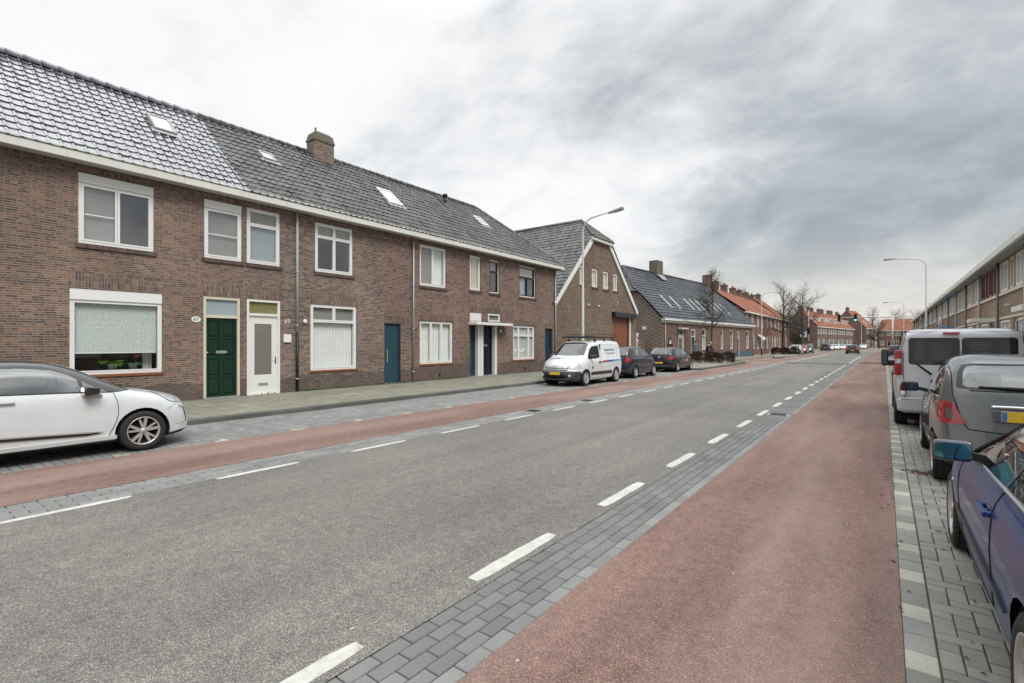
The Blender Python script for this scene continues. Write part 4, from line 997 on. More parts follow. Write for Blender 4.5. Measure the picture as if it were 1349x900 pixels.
def right_house(i):
    Y1=RY0+(i+1)*RW
    label=None
    st=styles[i]
    lab={0:'tan brick house beside the blue coupe at the near end of the right row',1:'tan brick house beside the dark grey hatchback on the right',2:'tan brick house at the right picture edge, above the grey hatchback roof',
     3:'tan brick house with wall lamp, over the right part of the silver van',4:'tan brick house with a lamp, just left of the right row\'s nearer lamp house',5:'tan brick house with dark red upper frames above the silver van',
     6:'tan brick house with a pale pink panel below its upper windows',7:'tan brick house with small chimney between the pink panel and the light blue soffit',8:'row house with light blue soffit, balcony and hanging laundry',9:'row house with light blue soffit just past the balcony'}.get(i)
    far=i>=10
    r=empty('row_house',(4.3,Y1,0),pi,lab or 'far tan brick row house on the right, partly hidden by the silver van',"house",'tan brick row houses on the right')
    if far: r['label']='tan brick row house seen steeply along the far right row behind the silver van'
    ups=[(.35,1.95),(2.5,3.2),(3.7,5.25)] if i%2==0 else [(.3,1.3),(1.75,2.3),(2.75,3.75),(4.2,5.2)]
    lows=[(.4,2.4,.9,2.7),(3.0,3.9,.1,2.7),(4.2,5.2,.9,2.7)]
    ops=[(a,b,4.02,5.32) for a,b in ups]+lows
    mb=MB(); wall_face(mb,0,RW,0,5.42,ops); D=-8
    mb.quad((D,RW,0),(D,0,0),(D,0,5.4),(D,RW,5.4))
    if i==0: mb.add([(0,RW,0),(D,RW,0),(D,RW,5.4),(D/2,RW,7.6),(0,RW,5.4)],[(0,1,2,3,4)])
    if i==NR-1: mb.add([(0,0,0),(0,0,5.4),(D/2,0,7.6),(D,0,5.4),(D,0,0)],[(0,1,2,3,4)])
    mb.box(.0,.07,.002,RW-.002,3.86,3.98,1); mb.box(.0,.04,.002,RW-.002,2.78,2.88,1)
    if i in(6,): mb.box(.0,.02,3.2,5.5,2.9,3.84,2)
    mb.build('wall',[M['brickR'],M['cream'],M['panelR']],r)
    for k,(a,b) in enumerate(ups):
        fm={'white':'white','darkred':'dkred_paint','blue':'white','plain':'cream'}[st]
        if st=='white' and k==1: fm='navy' if i%2 else 'cream'
        rwin(r,a,b,4.02,5.32,fm,random.choice(['blind_grey','room','curtain','curtain']),box='white' if (st=='white' and k in(1,2) and i%2) else None)
    rwin(r,*lows[0],'white','curtain'); rwin(r,*lows[2],'white','blind_grey')
    d=MB(); ring(d,lows[1][0],lows[1][1],.1,2.7,.08,-.05,-.14); d.box(-.12,-.08,lows[1][0]+.08,lows[1][1]-.08,.1,2.62,1); d.build('door',[M['white'],M[random.choice(['navy','dkred_paint','green'])]],r)
    g=MB(); g.box(-.02,.50,.0+.002,RW-.002,5.42,5.46,1); g.bbox(.44,.56,.001,RW-.001,5.40,5.66,.014)
    for k in range(2): g.box(.56,.565,1.2+k*2.6,1.21+k*2.6,5.4,5.65,1)
    g.build('gutter',[M['fascia'],M['ltblue'] if st=='blue' else M['greysoff']],r)
    rf=MB(); rf.quad((.5,0,5.62),(.5,RW,5.62),(D/2,RW,7.6),(D/2,0,7.6)); rf.quad((D/2,0,7.6),(D/2,RW,7.6),(D-.3,RW,5.5),(D-.3,0,5.5)); f=rf.build('roof',M['tileB'],r)
    if i in (3,4,7,9,13):
        c=MB(); yy=1.3+.9*(i%3)
        if i in(7,9,13): c.box(-1.9,-1.3,yy,yy+.8,6.2,7.45,0); c.box(-1.95,-1.25,yy-.05,yy+.85,7.38,7.46,0); c.build('chimney',M['brickF'],f)
        else:
            c.tube([(-.7,yy,6.0),(-.7,yy,6.75)],.08,10); c.lathe([(.001,.22),(.2,.12),(.2,.08),(.08,.0)],Matrix.Translation((-.7,yy,6.68)),12)
            c.tube([(-.5,yy+1.6,6.0),(-.5,yy+1.6,6.5)],.11,10); c.sphere((-.5,yy+1.6,6.5),.16,0,12); c.build('vent_pipe',M['black'],f)
    pipe(r,.12,5.42,.1,'grey' if i%2 else 'dkgrey',r=.05,x=.1)
    if i in (3,4): 
        c=MB(); c.bbox(0,.16,2.2,2.42,3.3,3.38,.02); c.build('wall_lamp',M['white'],r)
    if i in(2,3,5):
        c=MB(); c.bbox(.0,.9,3.0,4.6,2.72,2.9,.02); c.build('canopy',M['white'],r)
    if i==8:
        c=MB(); c.box(.02,.9,.6,4.8,2.86,2.96,0); c.tube([(.9,.6,2.95),(.9,.6,3.7)],.03,6,1); c.tube([(.9,4.8,2.95),(.9,4.8,3.7)],.03,6,1); c.tube([(.9,.6,3.7),(.9,4.8,3.7)],.03,6,1); c.build('balcony',[M['ltblue'],M['white']],r)
M['dkgrey']=mat('dark_pipe',(.13,.14,.15),.5,var=.1)
for i in range(NR): right_house(i)
cl=MB()
for k,c in enumerate([0,1,2,1]): cl.bbox(3.36,3.38,50.2+k*.85,50.85+k*.85,3.1,3.72,.004,c)
tag(cl.build('hanging_laundry',[M['white'],M['dkred_paint'],M['ltblue']]),'coloured cloths hung over the balcony rail below the light blue soffit','laundry')

# ------------------------------------------------------------------ further houses
def far_house(name,label,loc,rz,W,D,eave,ridge,brick,tile,ups,lows,drs,chim=(),dormers=(),skyl=(),ends=(1,1),group=None,gables=None,awn=None):
    r=empty(name,loc,rz,label,'house',group)
    ops=[(a,b,eave-1.75,eave-.25) for a,b in ups]+[(a,b,.9,2.75) for a,b in lows]+[(a,b,.1,2.75) for a,b in drs]
    mb=MB(); wall_face(mb,0,W,0,eave,ops); mb.quad((-D,W,0),(-D,0,0),(-D,0,eave),(-D,W,eave))
    for e,yy in zip(ends,(0,W)):
        mb.add([(0,yy,0),(0,yy,eave),(-D/2,yy,ridge-.06),(-D,yy,eave),(-D,yy,0)],[(0,1,2,3,4)])
    mb.build('wall',brick,r)
    f=tiles(r,'roof',tile,-.02,W+.02,.35,eave,-D/2,ridge,tw=.34,cl=.42,prof=[(0,0),(.25,.05),(.55,.01),(1,0)],seed=int(loc[1]))
    b=MB(); b.quad((-D/2,0,ridge),(-D/2,W,ridge),(-D-.3,W,eave-.1),(-D-.3,0,eave-.1)); b.build('roof_back',tile,f)
    g=MB(); g.bbox(.0,.42,0.003,W-.003,eave-.12,eave+.06,.02); g.build('gutter',M['white'],r)
    for k,(a,b_) in enumerate(ups+lows):
        z0,z1=(eave-1.75,eave-.25) if k<len(ups) else (.9,2.75)
        m=MB(); ring(m,a,b_,z0,z1,.11,-.04,-.12); m.box(-.1,-.05,a+.1,b_-.1,z0+(z1-z0)*.64,z0+(z1-z0)*.64+.09)
        if b_-a>1.3:
            for q in (1/3,2/3): m.box(-.1,-.05,a+(b_-a)*q-.05,a+(b_-a)*q+.05,z0+.1,z1-.1)
        w=m.build('window',M['white'],r); q=MB(); q.box(-.1,-.09,a+.1,b_-.1,z0+.1,z1-.1); q.build('pane',M['glass_sky'],w)
        q=MB(); q.box(-.4,-.2,a+.06,b_-.06,z0+.06,z1-.06); q.build('blind',M[random.choice(['room','blind_grey','curtain'])],w)
    for a,b_ in drs:
        m=MB(); ring(m,a,b_,.1,2.75,.1,-.04,-.12); m.box(-.11,-.07,a+.1,b_-.1,.1,2.2,1); m.box(-.11,-.05,a+.1,b_-.1,2.2,2.3,0); m.build('door',[M['white'],M[random.choice(['navy','teal','dblue','dkred_paint'])]],r)
    for yy in chim:
        c=MB(); c.box(-D/2-.4,-D/2+.4,yy-.5,yy+.5,ridge-.6,ridge+1.0); c.box(-D/2-.46,-D/2+.46,yy-.56,yy+.56,ridge+.8,ridge+.92); c.tube([(-D/2,yy,ridge+1),(-D/2,yy,ridge+1.3)],.12,8); c.build('chimney',M['brickF'],f)
    for yy in dormers:
        k=(ridge-eave)/(D/2+.35); x1=-.9; z=eave+(.35-x1)*k
        c=MB(); c.box(x1-2.2,x1,yy-.9,yy+.9,z-.1,z+1.15); c.box(x1-2.2,x1+.2,yy-1.05,yy+1.05,z+1.15,z+1.32); dd=c.build('dormer',M['white'],f)
        q=MB(); q.box(x1+.001,x1+.02,yy-.75,yy-.05,z+.15,z+1.0); q.box(x1+.001,x1+.02,yy+.05,yy+.75,z+.15,z+1.0); q.build('pane',M['glass_sky'],dd)
    for yy in skyl:
        skylight(f,-1.0,-2.1,yy,yy+.9,(.35,eave,-D/2,ridge),m='white')
    return r
red=M['tileR']; grp='red roofed brick houses beyond the low house'
e=[('first orange-brick house with red roof, next to the low slate-roofed house',69.0,7.0,M['brickF'],(3.2,)),('orange-brick house behind the lamp post, with white awning over its window',76.0,7.0,M['brickE'],(1.0,6.2)),
   ('orange-brick house behind the bare tree and second red hedge',83.0,7.0,M['brickE'],(3.4,)),('orange-brick house at the far end of the red-roofed row',90.0,7.0,M['brickE'],(1.2,6.0)),('dark brick house with high ridge closing the red-roofed row',97.0,9.5,M['brickF'],(4.5,))]
for k,(lb_,Y,W,bk_,ch) in enumerate(e):
    far_house('brick_house',lb_,(-14.4,Y,0),0,W-.01,9,5.75,9.3+(.5 if k==4 else 0),bk_,red,[(.8,2.2),(4.0,5.6)],[(.7,2.3),(5.0,6.3)],[(3.2,4.1)],chim=ch,group=grp)
aw=MB(); aw.add([(0,0,2.9),(0,1.7,2.9),(.7,1.7,2.3),(.7,0,2.3)],[(0,1,2,3)]); aw.add([(.7,0,2.3),(.7,1.7,2.3),(.7,1.7,2.1),(.7,0,2.1)],[(0,1,2,3)])
aw.add([(0,2.0,2.9),(0,3.1,2.9),(.7,3.1,2.3),(.7,2.0,2.3)],[(0,1,2,3)])
ao=aw.build('window_awning',M['white']); ao.location=(-14.35,76.6,0); tag(ao,'white fabric awnings on the orange-brick house behind the left lamp post','awning')
aF=-atan2(6,41.4); 
for k in range(4):
    Yk=145+k*10.3*cos(aF); Xk=-13.5+k*10.3*sin(-aF)
    far_house('brick_house',['dark brick end house with bare gable and red dormered roof by the junction','second red-roofed house from the dark gable at the junction','third red-roofed house from the dark gable at the junction','red-roofed house meeting the tall gable at the end of the street'][k],
      (Xk,Yk,0),aF,10.28,8,5.8,10.3,M['brickF'],red,[(.8,2.6),(3.2,5.0),(5.6,7.4),(8,9.6)],[(.8,2.6),(5.0,7.4)],[(3.4,4.4),(8.2,9.2)],chim=(.8,8.2),dormers=(2.4,6.2) if k else (6.5,),skyl=(1.5,) if k==0 else (),group='red roofed row beyond the junction')
far_house('brick_house','tall gabled brick house with red roof closing the street end',(-4.9,197,0),radians(-16),9,11,6.4,12.6,M['brickF'],red,[(1,3),(5,7)],[(1,3.4)],[(5.2,6.4)],chim=(1.2,),skyl=(4,))
for k,(X,Y) in enumerate([(-2.2,215),(5.2,211.5),(12.8,208.8),(20.3,206)]):
    far_house('brick_house',['orange-brick house right of the tall gable at the street end','street-end house with white dormer above the silver van roof','street-end red roof beside the far right lamp post','last red roof glimpsed above the far right row'][k],
      (X,Y,0),radians(-90-20),8,9,5.9,10,M['brickE'] if k==0 else M['brickF'],red,[(.8,2.2),(3,4.4),(5.4,7)],[(.8,2.4),(5.2,7)],[(3.2,4.2)],dormers=(3.8,) if k==1 else (),group='houses closing the street')
cab=MB(); cab.bbox(-12.9,-12.3,121,122.6,.1,1.5,.04); tag(cab.build('utility_cabinet',M['grey']),'grey utility cabinet against the dark gable wall at the junction','cabinet')
# ------------------------------------------------------------------ cars (local x forward from the rear bumper, y to the left, z up)
def pchip(pts):
    xs=[p[0] for p in pts]; ys=[p[1] for p in pts]; n=len(xs)
    h=[xs[i+1]-xs[i] for i in range(n-1)]; d=[(ys[i+1]-ys[i])/h[i] for i in range(n-1)]
    m=[0]*n
    for i in range(1,n-1):
        if d[i-1]*d[i]<=0: m[i]=0
        else:
            w1=2*h[i]+h[i-1]; w2=h[i]+2*h[i-1]; m[i]=(w1+w2)/(w1/d[i-1]+w2/d[i])
    m[0]=d[0]; m[-1]=d[-1]
    def f(x):
        if x<=xs[0]: return ys[0]
        if x>=xs[-1]: return ys[-1]
        i=0
        while x>xs[i+1]: i+=1
        t=(x-xs[i])/h[i]
        return ys[i]*(1+2*t)*(1-t)**2+h[i]*m[i]*t*(1-t)**2+ys[i+1]*t*t*(3-2*t)+h[i]*m[i+1]*t*t*(t-1)
    return f
LOWER=[(.0,0),(.62,0),(.84,.004),(.925,.03),(.958,.10),(.975,.22),(.99,.40),(1.0,.58),(1.0,.74),(.99,.86),(.972,.94),(.945,1.0)]
class Car:
    def __init__(s,sp,N=64):
        s.sp=sp; s.L=sp['L']; s.top=pchip(sp['top']); s.belt=pchip(sp['belt']); s.bot=pchip(sp['bot']); s.hw=pchip(sp['hw'])
        s.tum=pchip(sp.get('tum',[(0,.2),(s.L,.2)])); s.nn=pchip(sp.get('n',[(0,4.5),(s.L,3)]))
        s.bf,s.br=sp.get('bow',(.22,.12)); s.N=N
        s.bm=bmesh.new(); s.grid()
    def section(s,x):
        zt,zs,zb,w=s.top(x),s.belt(x),s.bot(x),s.hw(x); zs=min(zs,zt-.03); k=s.tum(x); n=s.nn(x)
        pts=[]
        for fy,fz in LOWER:
            pts.append((fy*w,zb+(zs-zb)*fz))
        ys=.945*w; K=14
        for j in range(1,K+1):
            t=j/K; 
            a=(t**.9)*pi/2; yy=max(0,cos(a))**(2/n); zz=sin(a)**(2/n)
            pts.append((ys*yy*(1-k*zz*min(1,(zt-zs)/.35)),zs+(zt-zs)*zz))
        return pts
    def grid(s):
        L=s.L; xs=[]
        N=s.N
        for i in range(N+1):
            t=i/N; xs.append(L*(t-.10*sin(2*pi*t)/ (2*pi)*1.6))
        bm=s.bm; rows=[]
        wmax=max(s.hw(x) for x in xs)
        for x in xs:
            half=s.section(x); row=[]
            f=sstep(L-1.0,L,x)*s.bf; r=(1-sstep(0,.8,x))*s.br
            def P(y,z):
                b=min(1.2,(abs(y)/wmax))**2.4
                return bm.verts.new((x-f*b+r*b,y,z))
            left=[P(y,z) for y,z in half]; right=[P(-y,z) for y,z in half[1:-1]]
            rows.append(left+right[::-1])
        n=len(rows[0])
        for a,b in zip(rows[:-1],rows[1:]):
            for i in range(n):
                j=(i+1)%n; bm.faces.new((a[i],b[i],b[j],a[j]))
        bm.faces.new(rows[0]); bm.faces.new(rows[-1][::-1])
        bmesh.ops.recalc_face_normals(bm,faces=bm.faces[:])
        s.lay=bm.faces.layers.int.new('pid')
        for f in bm.faces: f.smooth=True
    def inside(s,poly,u,v):
        c=False; j=len(poly)-1
        for i in range(len(poly)):
            (xi,yi),(xj,yj)=poly[i],poly[j]
            if ((yi>v)!=(yj>v)) and u<(xj-xi)*(v-yi)/(yj-yi)+xi: c=not c
            j=i
        return c
    def cut(s,poly,axis,filt,cutit=True):
        """score the shell along the polygon seen along an axis, return the faces inside it"""
        ui,vi={'y':(0,2),'x':(1,2),'z':(0,1)}[axis]; ax={'x':Vector((1,0,0)),'y':Vector((0,1,0)),'z':Vector((0,0,1))}[axis]
        us=[p[0] for p in poly]; vs=[p[1] for p in poly]; lo=(min(us)-.01,min(vs)-.01); hi=(max(us)+.01,max(vs)+.01)
        def near():
            o=[]
            for f in s.bm.faces:
                c=f.calc_center_median()
                if not filt(f,c): continue
                fu=[q.co[ui] for q in f.verts]; fv=[q.co[vi] for q in f.verts]
                if max(fu)<lo[0] or min(fu)>hi[0] or max(fv)<lo[1] or min(fv)>hi[1]: continue
                o.append(f)
            return o
        for i in range(len(poly)):
            a,b=poly[i],poly[(i+1)%len(poly)]
            fs=near()
            # only faces close to this edge
            e0=(min(a[0],b[0])-.03,min(a[1],b[1])-.03); e1=(max(a[0],b[0])+.03,max(a[1],b[1])+.03)
            fs=[f for f in fs if not (max(q.co[ui] for q in f.verts)<e0[0] or min(q.co[ui] for q in f.verts)>e1[0] or max(q.co[vi] for q in f.verts)<e0[1] or min(q.co[vi] for q in f.verts)>e1[1])]
            if not fs: continue
            co=Vector((0,0,0)); co[ui]=a[0]; co[vi]=a[1]; d=Vector((0,0,0)); d[ui]=b[0]-a[0]; d[vi]=b[1]-a[1]
            if d.length<1e-6: continue
            no=d.cross(ax).normalized()
            es=set(e for f in fs for e in f.edges); vv=set(q for f in fs for q in f.verts)
            bmesh.ops.bisect_plane(s.bm,geom=list(vv)+list(es)+fs,plane_co=co,plane_no=no,dist=1e-5)
        out=[]
        for f in near():
            c=f.calc_center_median()
            if s.inside(poly,c[ui],c[vi]): out.append(f)
        return out
    def mark(s,faces,idx):
        for f in faces: f.material_index=idx
    def take(s,faces,name,m,parent,off=.004,skirt=.02,hole=True,smooth=True):
        """lift a patch of the shell out as a part of its own"""
        if not faces: print('EMPTY PATCH',name); return None
        vid={}; vs=[]; fs=[]; ecount={}
        nrm={}
        for f in faces:
            for q in f.verts: nrm[q]=nrm.get(q,Vector())+f.normal
        for f in faces:
            for q in f.verts:
                if q not in vid: vid[q]=len(vs); vs.append(q.co+nrm[q].normalized()*off)
            fs.append([vid[q] for q in f.verts])
            L=[q for q in f.verts]
            for i in range(len(L)):
                e=(L[i],L[(i+1)%len(L)]); ecount[e]=1
        mb=MB(); mb.add(vs,fs,0,None,smooth)
        if skirt:
            sv=[];sf=[]
            for (a,b) in ecount:
                if (b,a) in ecount: continue
                o=len(sv); na,nb=nrm[a].normalized(),nrm[b].normalized()
                sv+=[a.co+na*off,b.co+nb*off,b.co-nb*skirt,a.co-na*skirt]; sf.append((o+1,o,o+3,o+2))
            mb.add(sv,sf,0)
        ob=mb.build(name,m,parent)
        if hole: bmesh.ops.delete(s.bm,geom=faces,context='FACES')
        return ob
    def side(s,sg): return lambda f,c: c.y*sg>.25*s.hw(s.L/2) and f.normal.y*sg>.12
    def bvh(s): return BVHTree.FromBMesh(s.bm0)
    def freeze(s): s.bm0=s.bm.copy(); s.tree=BVHTree.FromBMesh(s.bm0)
    def onside(s,x,z,sg,off=.0):
        h=s.tree.ray_cast(Vector((x,3*sg,z)),Vector((0,-sg,0)))
        return (h[0]+h[1]*off if h[1].dot(Vector((0,sg,0)))>0 else h[0]-h[1]*off) if h[0] else None
    def line(s,mb,pts,sg,r=.004,off=.0,step=.04,m=0):
        P=[]
        for (a,b) in zip(pts[:-1],pts[1:]):
            n=max(1,int(sqrt((b[0]-a[0])**2+(b[1]-a[1])**2)/step))
            for i in range(n): P.append((a[0]+(b[0]-a[0])*i/n,a[1]+(b[1]-a[1])*i/n))
        P.append(pts[-1]); Q=[q for q in (s.onside(x,z,sg,off) for x,z in P) if q]
        if len(Q)>1: mb.tube(Q,r,6,m)
    def band(s,mb,x0,x1,zf,h,sg,off=.012,m=0,n=24,taper=True):
        """moulding strip lying on the flank"""
        vs=[];fs=[]
        for i in range(n+1):
            x=x0+(x1-x0)*i/n; z=zf(x); t=i/n; hh=h*(min(1,min(t,1-t)*10+.15) if taper else 1)
            a=s.onside(x,z-hh/2,sg,0); b=s.onside(x,z+hh/2,sg,0)
            if not a or not b: continue
            o=Vector((0,sg*off,0)); vs+=[a,a+o,b+o,b]
        k=len(vs)//4
        for i in range(k-1):
            for j in range(3): fs.append((i*4+j,i*4+4+j,i*4+5+j,i*4+1+j))
        if k: fs+= [(0,1,2,3),(4*k-4,4*k-1,4*k-2,4*k-3)]; mb.add(vs,fs,m)
def wheel(par,x,y,R,W,sg,style,m_rim,rimR=.62):
    """wheel (tyre) > rim"""
    Mx=Matrix.Translation((x,y,R))@Matrix.Rotation(-sg*pi/2,4,'X')
    t=MB(); h=W/2
    t.lathe([(R*rimR*.97,-h*.9),(R*rimR,-h),(R*.85,-h*1.04),(R*.95,-h*.9),(R*.995,-h*.6),(R,-h*.3),(R,h*.3),(R*.995,h*.6),(R*.95,h*.9),(R*.85,h*1.04),(R*rimR*1.02,h),(R*rimR*.97,h*.85)],Mx,36)
    for q in (-.35,0,.35):  # tread grooves
        t.lathe([(R*.9985,W*q-.006),(R*1.003,W*q-.004),(R*1.003,W*q+.004),(R*.9985,W*q+.006)],Mx,36,1)
    for k in range(44):
        a=2*pi*k/44; 
        for s2 in (-1,1):
            p=[Mx@Vector((R*1.002*cos(a+da),R*1.002*sin(a+da),hz)) for da,hz in ((0,s2*W*.2),(.03,s2*W*.2),(.05,s2*W*.47),(.02,s2*W*.47))]
            t.add(p,[(0,1,2,3)],1)
    t.lathe([(.001,h*.2),(R*rimR*.96,h*.2)],Mx,30,1)
    w=t.build('wheel',[M['rubber'],M['liner']],par)
    r=MB(); rr=R*rimR; r.lathe([(rr*.9,h*.75),(rr*.94,h*.98),(rr*1.0,h*1.0),(rr*.98,h*.7),(rr*.9,h*.4)],Mx,36)
    r.lathe([(.001,h*.98),(rr*.15,h*.97),(rr*.2,h*.85),(rr*.2,h*.5)],Mx,20)
    def spoke(a,w0,w1,r0,r1,tw=0,z0=.82,z1=.86):
        vs=[]
        for (q,wd,da,z) in ((r0,w0,0,z0),(r1,w1,tw,z1)):
            for s2 in (-1,1):
                for dz in (0,-.03):
                    vs.append(Mx@Vector((q*cos(a+da)-s2*wd*sin(a+da),q*sin(a+da)+s2*wd*cos(a+da),h*z+dz)))
        r.add(vs,[(0,2,6,4),(1,0,4,5),(2,3,7,6),(3,1,5,7)])
    if style=='pairs':
        for k in range(5):
            a=2*pi*k/5+.3
            spoke(a,rr*.09,rr*.10,rr*.1,rr*.95,-.16); spoke(a,rr*.09,rr*.06,rr*.1,rr*.95,.30)
    elif style=='five':
        for k in range(5): spoke(2*pi*k/5,rr*.13,rr*.11,rr*.1,rr*.95)
    elif style=='many':
        for k in range(10): spoke(2*pi*k/10,rr*.055,rr*.06,rr*.1,rr*.95)
    elif style=='cap':
        r.lathe([(.001,h*.95),(rr*.35,h*.93),(rr*.4,h*.86)],Mx,24)
        for k in range(9): spoke(2*pi*k/9,rr*.15,rr*.20,rr*.3,rr*.92)
    r.build('rim',M[m_rim],w)
    return w
def circ(x,R,z,n=22): return [(x+R*cos(2*pi*k/n),z+R*sin(2*pi*k/n)) for k in range(n)]
def arches(c,car,ax,R,gap=.045,rw=.3):
    """open the wheel arches and line them"""
    lin=MB()
    for x in ax:
        for sg in (1,-1):
            zc=R
            fs=c.cut([(x+(R+gap)*cos(a),zc+(R+gap)*sin(a)) for a in [2*pi*k/24 for k in range(24)]],'y',lambda f,cc,sg=sg: cc.y*sg>.35*c.hw(x))
            if fs: bmesh.ops.delete(c.bm,geom=fs,context='FACES')
            y1=c.hw(x)*.965*sg; y0=(c.hw(x)-.36)*sg; n=16; vs=[];ff=[]
            for k in range(n+1):
                a=-.35+(pi+.7)*k/n; vs+=[(x+(R+gap)*cos(a),y0,zc+(R+gap)*sin(a)),(x+(R+gap)*cos(a),y1,zc+(R+gap)*sin(a))]
            for k in range(n): ff.append((2*k,2*k+1,2*k+3,2*k+2))
            lin.add(vs,ff); lin.add([(x+(R+gap)*cos(2*pi*k/20),y0,zc+(R+gap)*sin(2*pi*k/20)) for k in range(20)],[tuple(range(20))])
    lin.box(.35,c.L-.45,-c.hw(c.L/2)*.8,c.hw(c.L/2)*.8,.17,.24)
    lin.build('wheel_arch_liner',M['liner'],car)
def seat(car,x,y,m='seat'):
    s=MB(); s.bbox(x-.25,x+.25,y-.24,y+.24,.32,.55,.05); s.bbox(x-.36,x-.22,y-.23,y+.23,.5,1.02,.05); s.bbox(x-.40,x-.30,y-.13,y+.13,1.05,1.24,.04); s.tube([(x-.33,y-.06,1.0),(x-.35,y-.06,1.1)],.01,6); s.tube([(x-.33,y+.06,1.0),(x-.35,y+.06,1.1)],.01,6)
    s.build('seat',M[m],car)
def finish(c,car,mats,name='body'):
    me=bpy.data.meshes.new(name); bmesh.ops.triangulate(c.bm,faces=[f for f in c.bm.faces if len(f.verts)>8]); c.bm.to_mesh(me); c.bm.free()
    for q in mats: me.materials.append(q)
    try: me.set_sharp_from_angle(angle=radians(38))
    except Exception: pass
    return link(name,me,car)
def mirror_part(car,x,y,z,sg,shell,gl='glass_mirror',s=1.0,arm=True,faceback=True,arm_m=None,dx=.11):
    """door mirror: shell with the mirror face looking back"""
    b=MB(); cy=y+sg*.12*s
    bm=bmesh.new(); bmesh.ops.create_cube(bm,size=1)
    for v in bm.verts:
        v.co=Vector(((v.co.x+.5)*dx*s-.055*s,v.co.y*.24*s,v.co.z*.165*s))
        if v.co.x>0: v.co.y*=.72; v.co.z*=.66
    bmesh.ops.bevel(bm,geom=bm.edges[:],offset=.034*s,segments=4,affect='EDGES',profile=.5)
    b.bm(bm,0,True,Matrix.Translation((x,cy,z))); bm.free()
    if arm: b.add([(x+.07*s,y-sg*.10,z-.09*s),(x-.01,y-sg*.10,z-.09*s),(x-.015,cy-sg*.07*s,z-.05*s),(x+.04*s,cy-sg*.07*s,z-.05*s),(x+.07*s,y-sg*.10,z-.03*s),(x-.01,y-sg*.10,z-.03*s),(x-.015,cy-sg*.07*s,z+.0),(x+.04*s,cy-sg*.07*s,z+.0)],
          [(0,1,2,3),(4,5,6,7),(0,1,5,4),(1,2,6,5),(2,3,7,6),(3,0,4,7)],1)
    o=b.build('mirror',[shell,arm_m or M['black']],car)
    g=MB(); n=20; vs=[]
    for k in range(n):
        a=2*pi*k/n; ca,sa=cos(a),sin(a); e=.45
        vs.append((x-.0562*s,cy+.098*s*abs(ca)**e*(1 if ca>0 else -1),z+.056*s*abs(sa)**e*(1 if sa>0 else -1)))
    g.add(vs,[tuple(range(n))]); g.build('mirror_glass',M[gl],o)
    return o
def plate(car,x,z,sg,w=.5,h=.11,y=0,tilt=0):
    p=MB(); p.bbox(x-.008,x+.008,y-w/2,y+w/2,z-h/2,z+h/2,.004)
    # blue band at the left end as read
    q=(y+w/2-.045,y+w/2-.003) if sg<0 else (y-w/2+.003,y-w/2+.045)
    p.box(x+sg*.0085,x+sg*.0095,q[0],q[1],z-h/2+.004,z+h/2-.004,1)
    return p.build('number_plate',[M['yellow'],M['plate_blue']],car)
M['glass_mirror']=mat('mirror_face',(.55,.62,.63),.03,metal=1,var=.02)
M['glass_mirror_blue']=mat('blue_mirror_face',(.09,.27,.35),.04,metal=1,var=.05,vs=9)
M['car_glass_bright']=glass_mat('car_glass_bright',tint=(.66,.76,.74),refl=.20,boost=1.3)
M['car_glass']=glass_mat('car_glass',tint=(.55,.60,.58),refl=.07,boost=1.2)
M['car_glass_clear']=glass_mat('car_glass_clear',tint=(.78,.83,.82),refl=.10,boost=1.25)
M['car_glass_dark']=glass_mat('car_glass_dark',tint=(.2,.22,.23),refl=.01,boost=.85,block=.72,blockcol=(.008,.010,.013))
M['seat']=mat('dark_seat',(.03,.03,.033),.9,var=.15)
M['seat_light']=mat('pale_seat',(.42,.41,.37),.85,var=.1)
M['seam']=mat('panel_gap',(.008,.008,.009),.9)
M['plastic']=mat('dark_bumper',(.035,.038,.045),.55,var=.12,vs=5)
M['glass_mirror_dark']=mat('dark_mirror_face',(.10,.12,.13),.05,metal=1,var=.3,vs=12)
P={}
P['white']=paint('paint_white',(.655,.685,.70),0,.42); P['black']=paint('paint_black',(.012,.012,.013),0,.3)
P['grey']=paint('paint_grey',(.12,.125,.122),.5,.28); P['silver']=paint('paint_silver',(.50,.51,.54),.5,.4)
P['blue']=paint('paint_blue',(.005,.040,.19),.45,.35,.4); P['navy']=paint('paint_navy',(.008,.011,.030),.0,.4); P['ink']=paint('paint_ink',(.006,.007,.014),.0,.4)
P['mirror_shell']=paint('paint_mirror_shell',(.05,.06,.09),.3,.4); P['red']=paint('paint_red',(.24,.015,.02),.2,.35); P['lsilver']=paint('paint_light_silver',(.56,.57,.58),.4,.4); P['dark']=paint('paint_dark_grey',(.03,.032,.036),.3,.34)
def base_car(name,label,cat,x,y,rz,sp,paints,group=None,N=64,roofm=None):
    """root at the middle of the footprint"""
    car=empty(name,(x,y,0),rz,label,cat,group)
    return car
def shift(car,L):
    """children are built with x from the rear bumper: move them so the root is mid-car"""
    for ch in car.children: ch.location.x-=L/2
HATCH=dict(L=4.05,top=[(0,.62),(.02,.92),(.06,1.04),(.11,1.10),(.30,1.33),(.42,1.395),(.7,1.435),(1.4,1.45),(2.0,1.425),(2.4,1.315),(3.0,1.0),(3.12,.97),(3.6,.88),(3.88,.73),(4.0,.58),(4.05,.42)],
  belt=[(0,.58),(.12,.9),(.5,.95),(1.5,.95),(2.9,.91),(3.4,.8),(3.85,.6),(4.05,.38)],bot=[(0,.34),(.25,.22),(3.6,.19),(3.9,.22),(4.05,.28)],
  hw=[(0,.70),(.15,.79),(.6,.86),(1.5,.875),(2.8,.87),(3.4,.85),(3.8,.78),(4.05,.62)],tum=[(0,.17),(2,.19),(4,.2)],n=[(0,7),(.5,7),(2.4,6),(3.2,3.4),(4.05,2.6)],bow=(.28,.10))
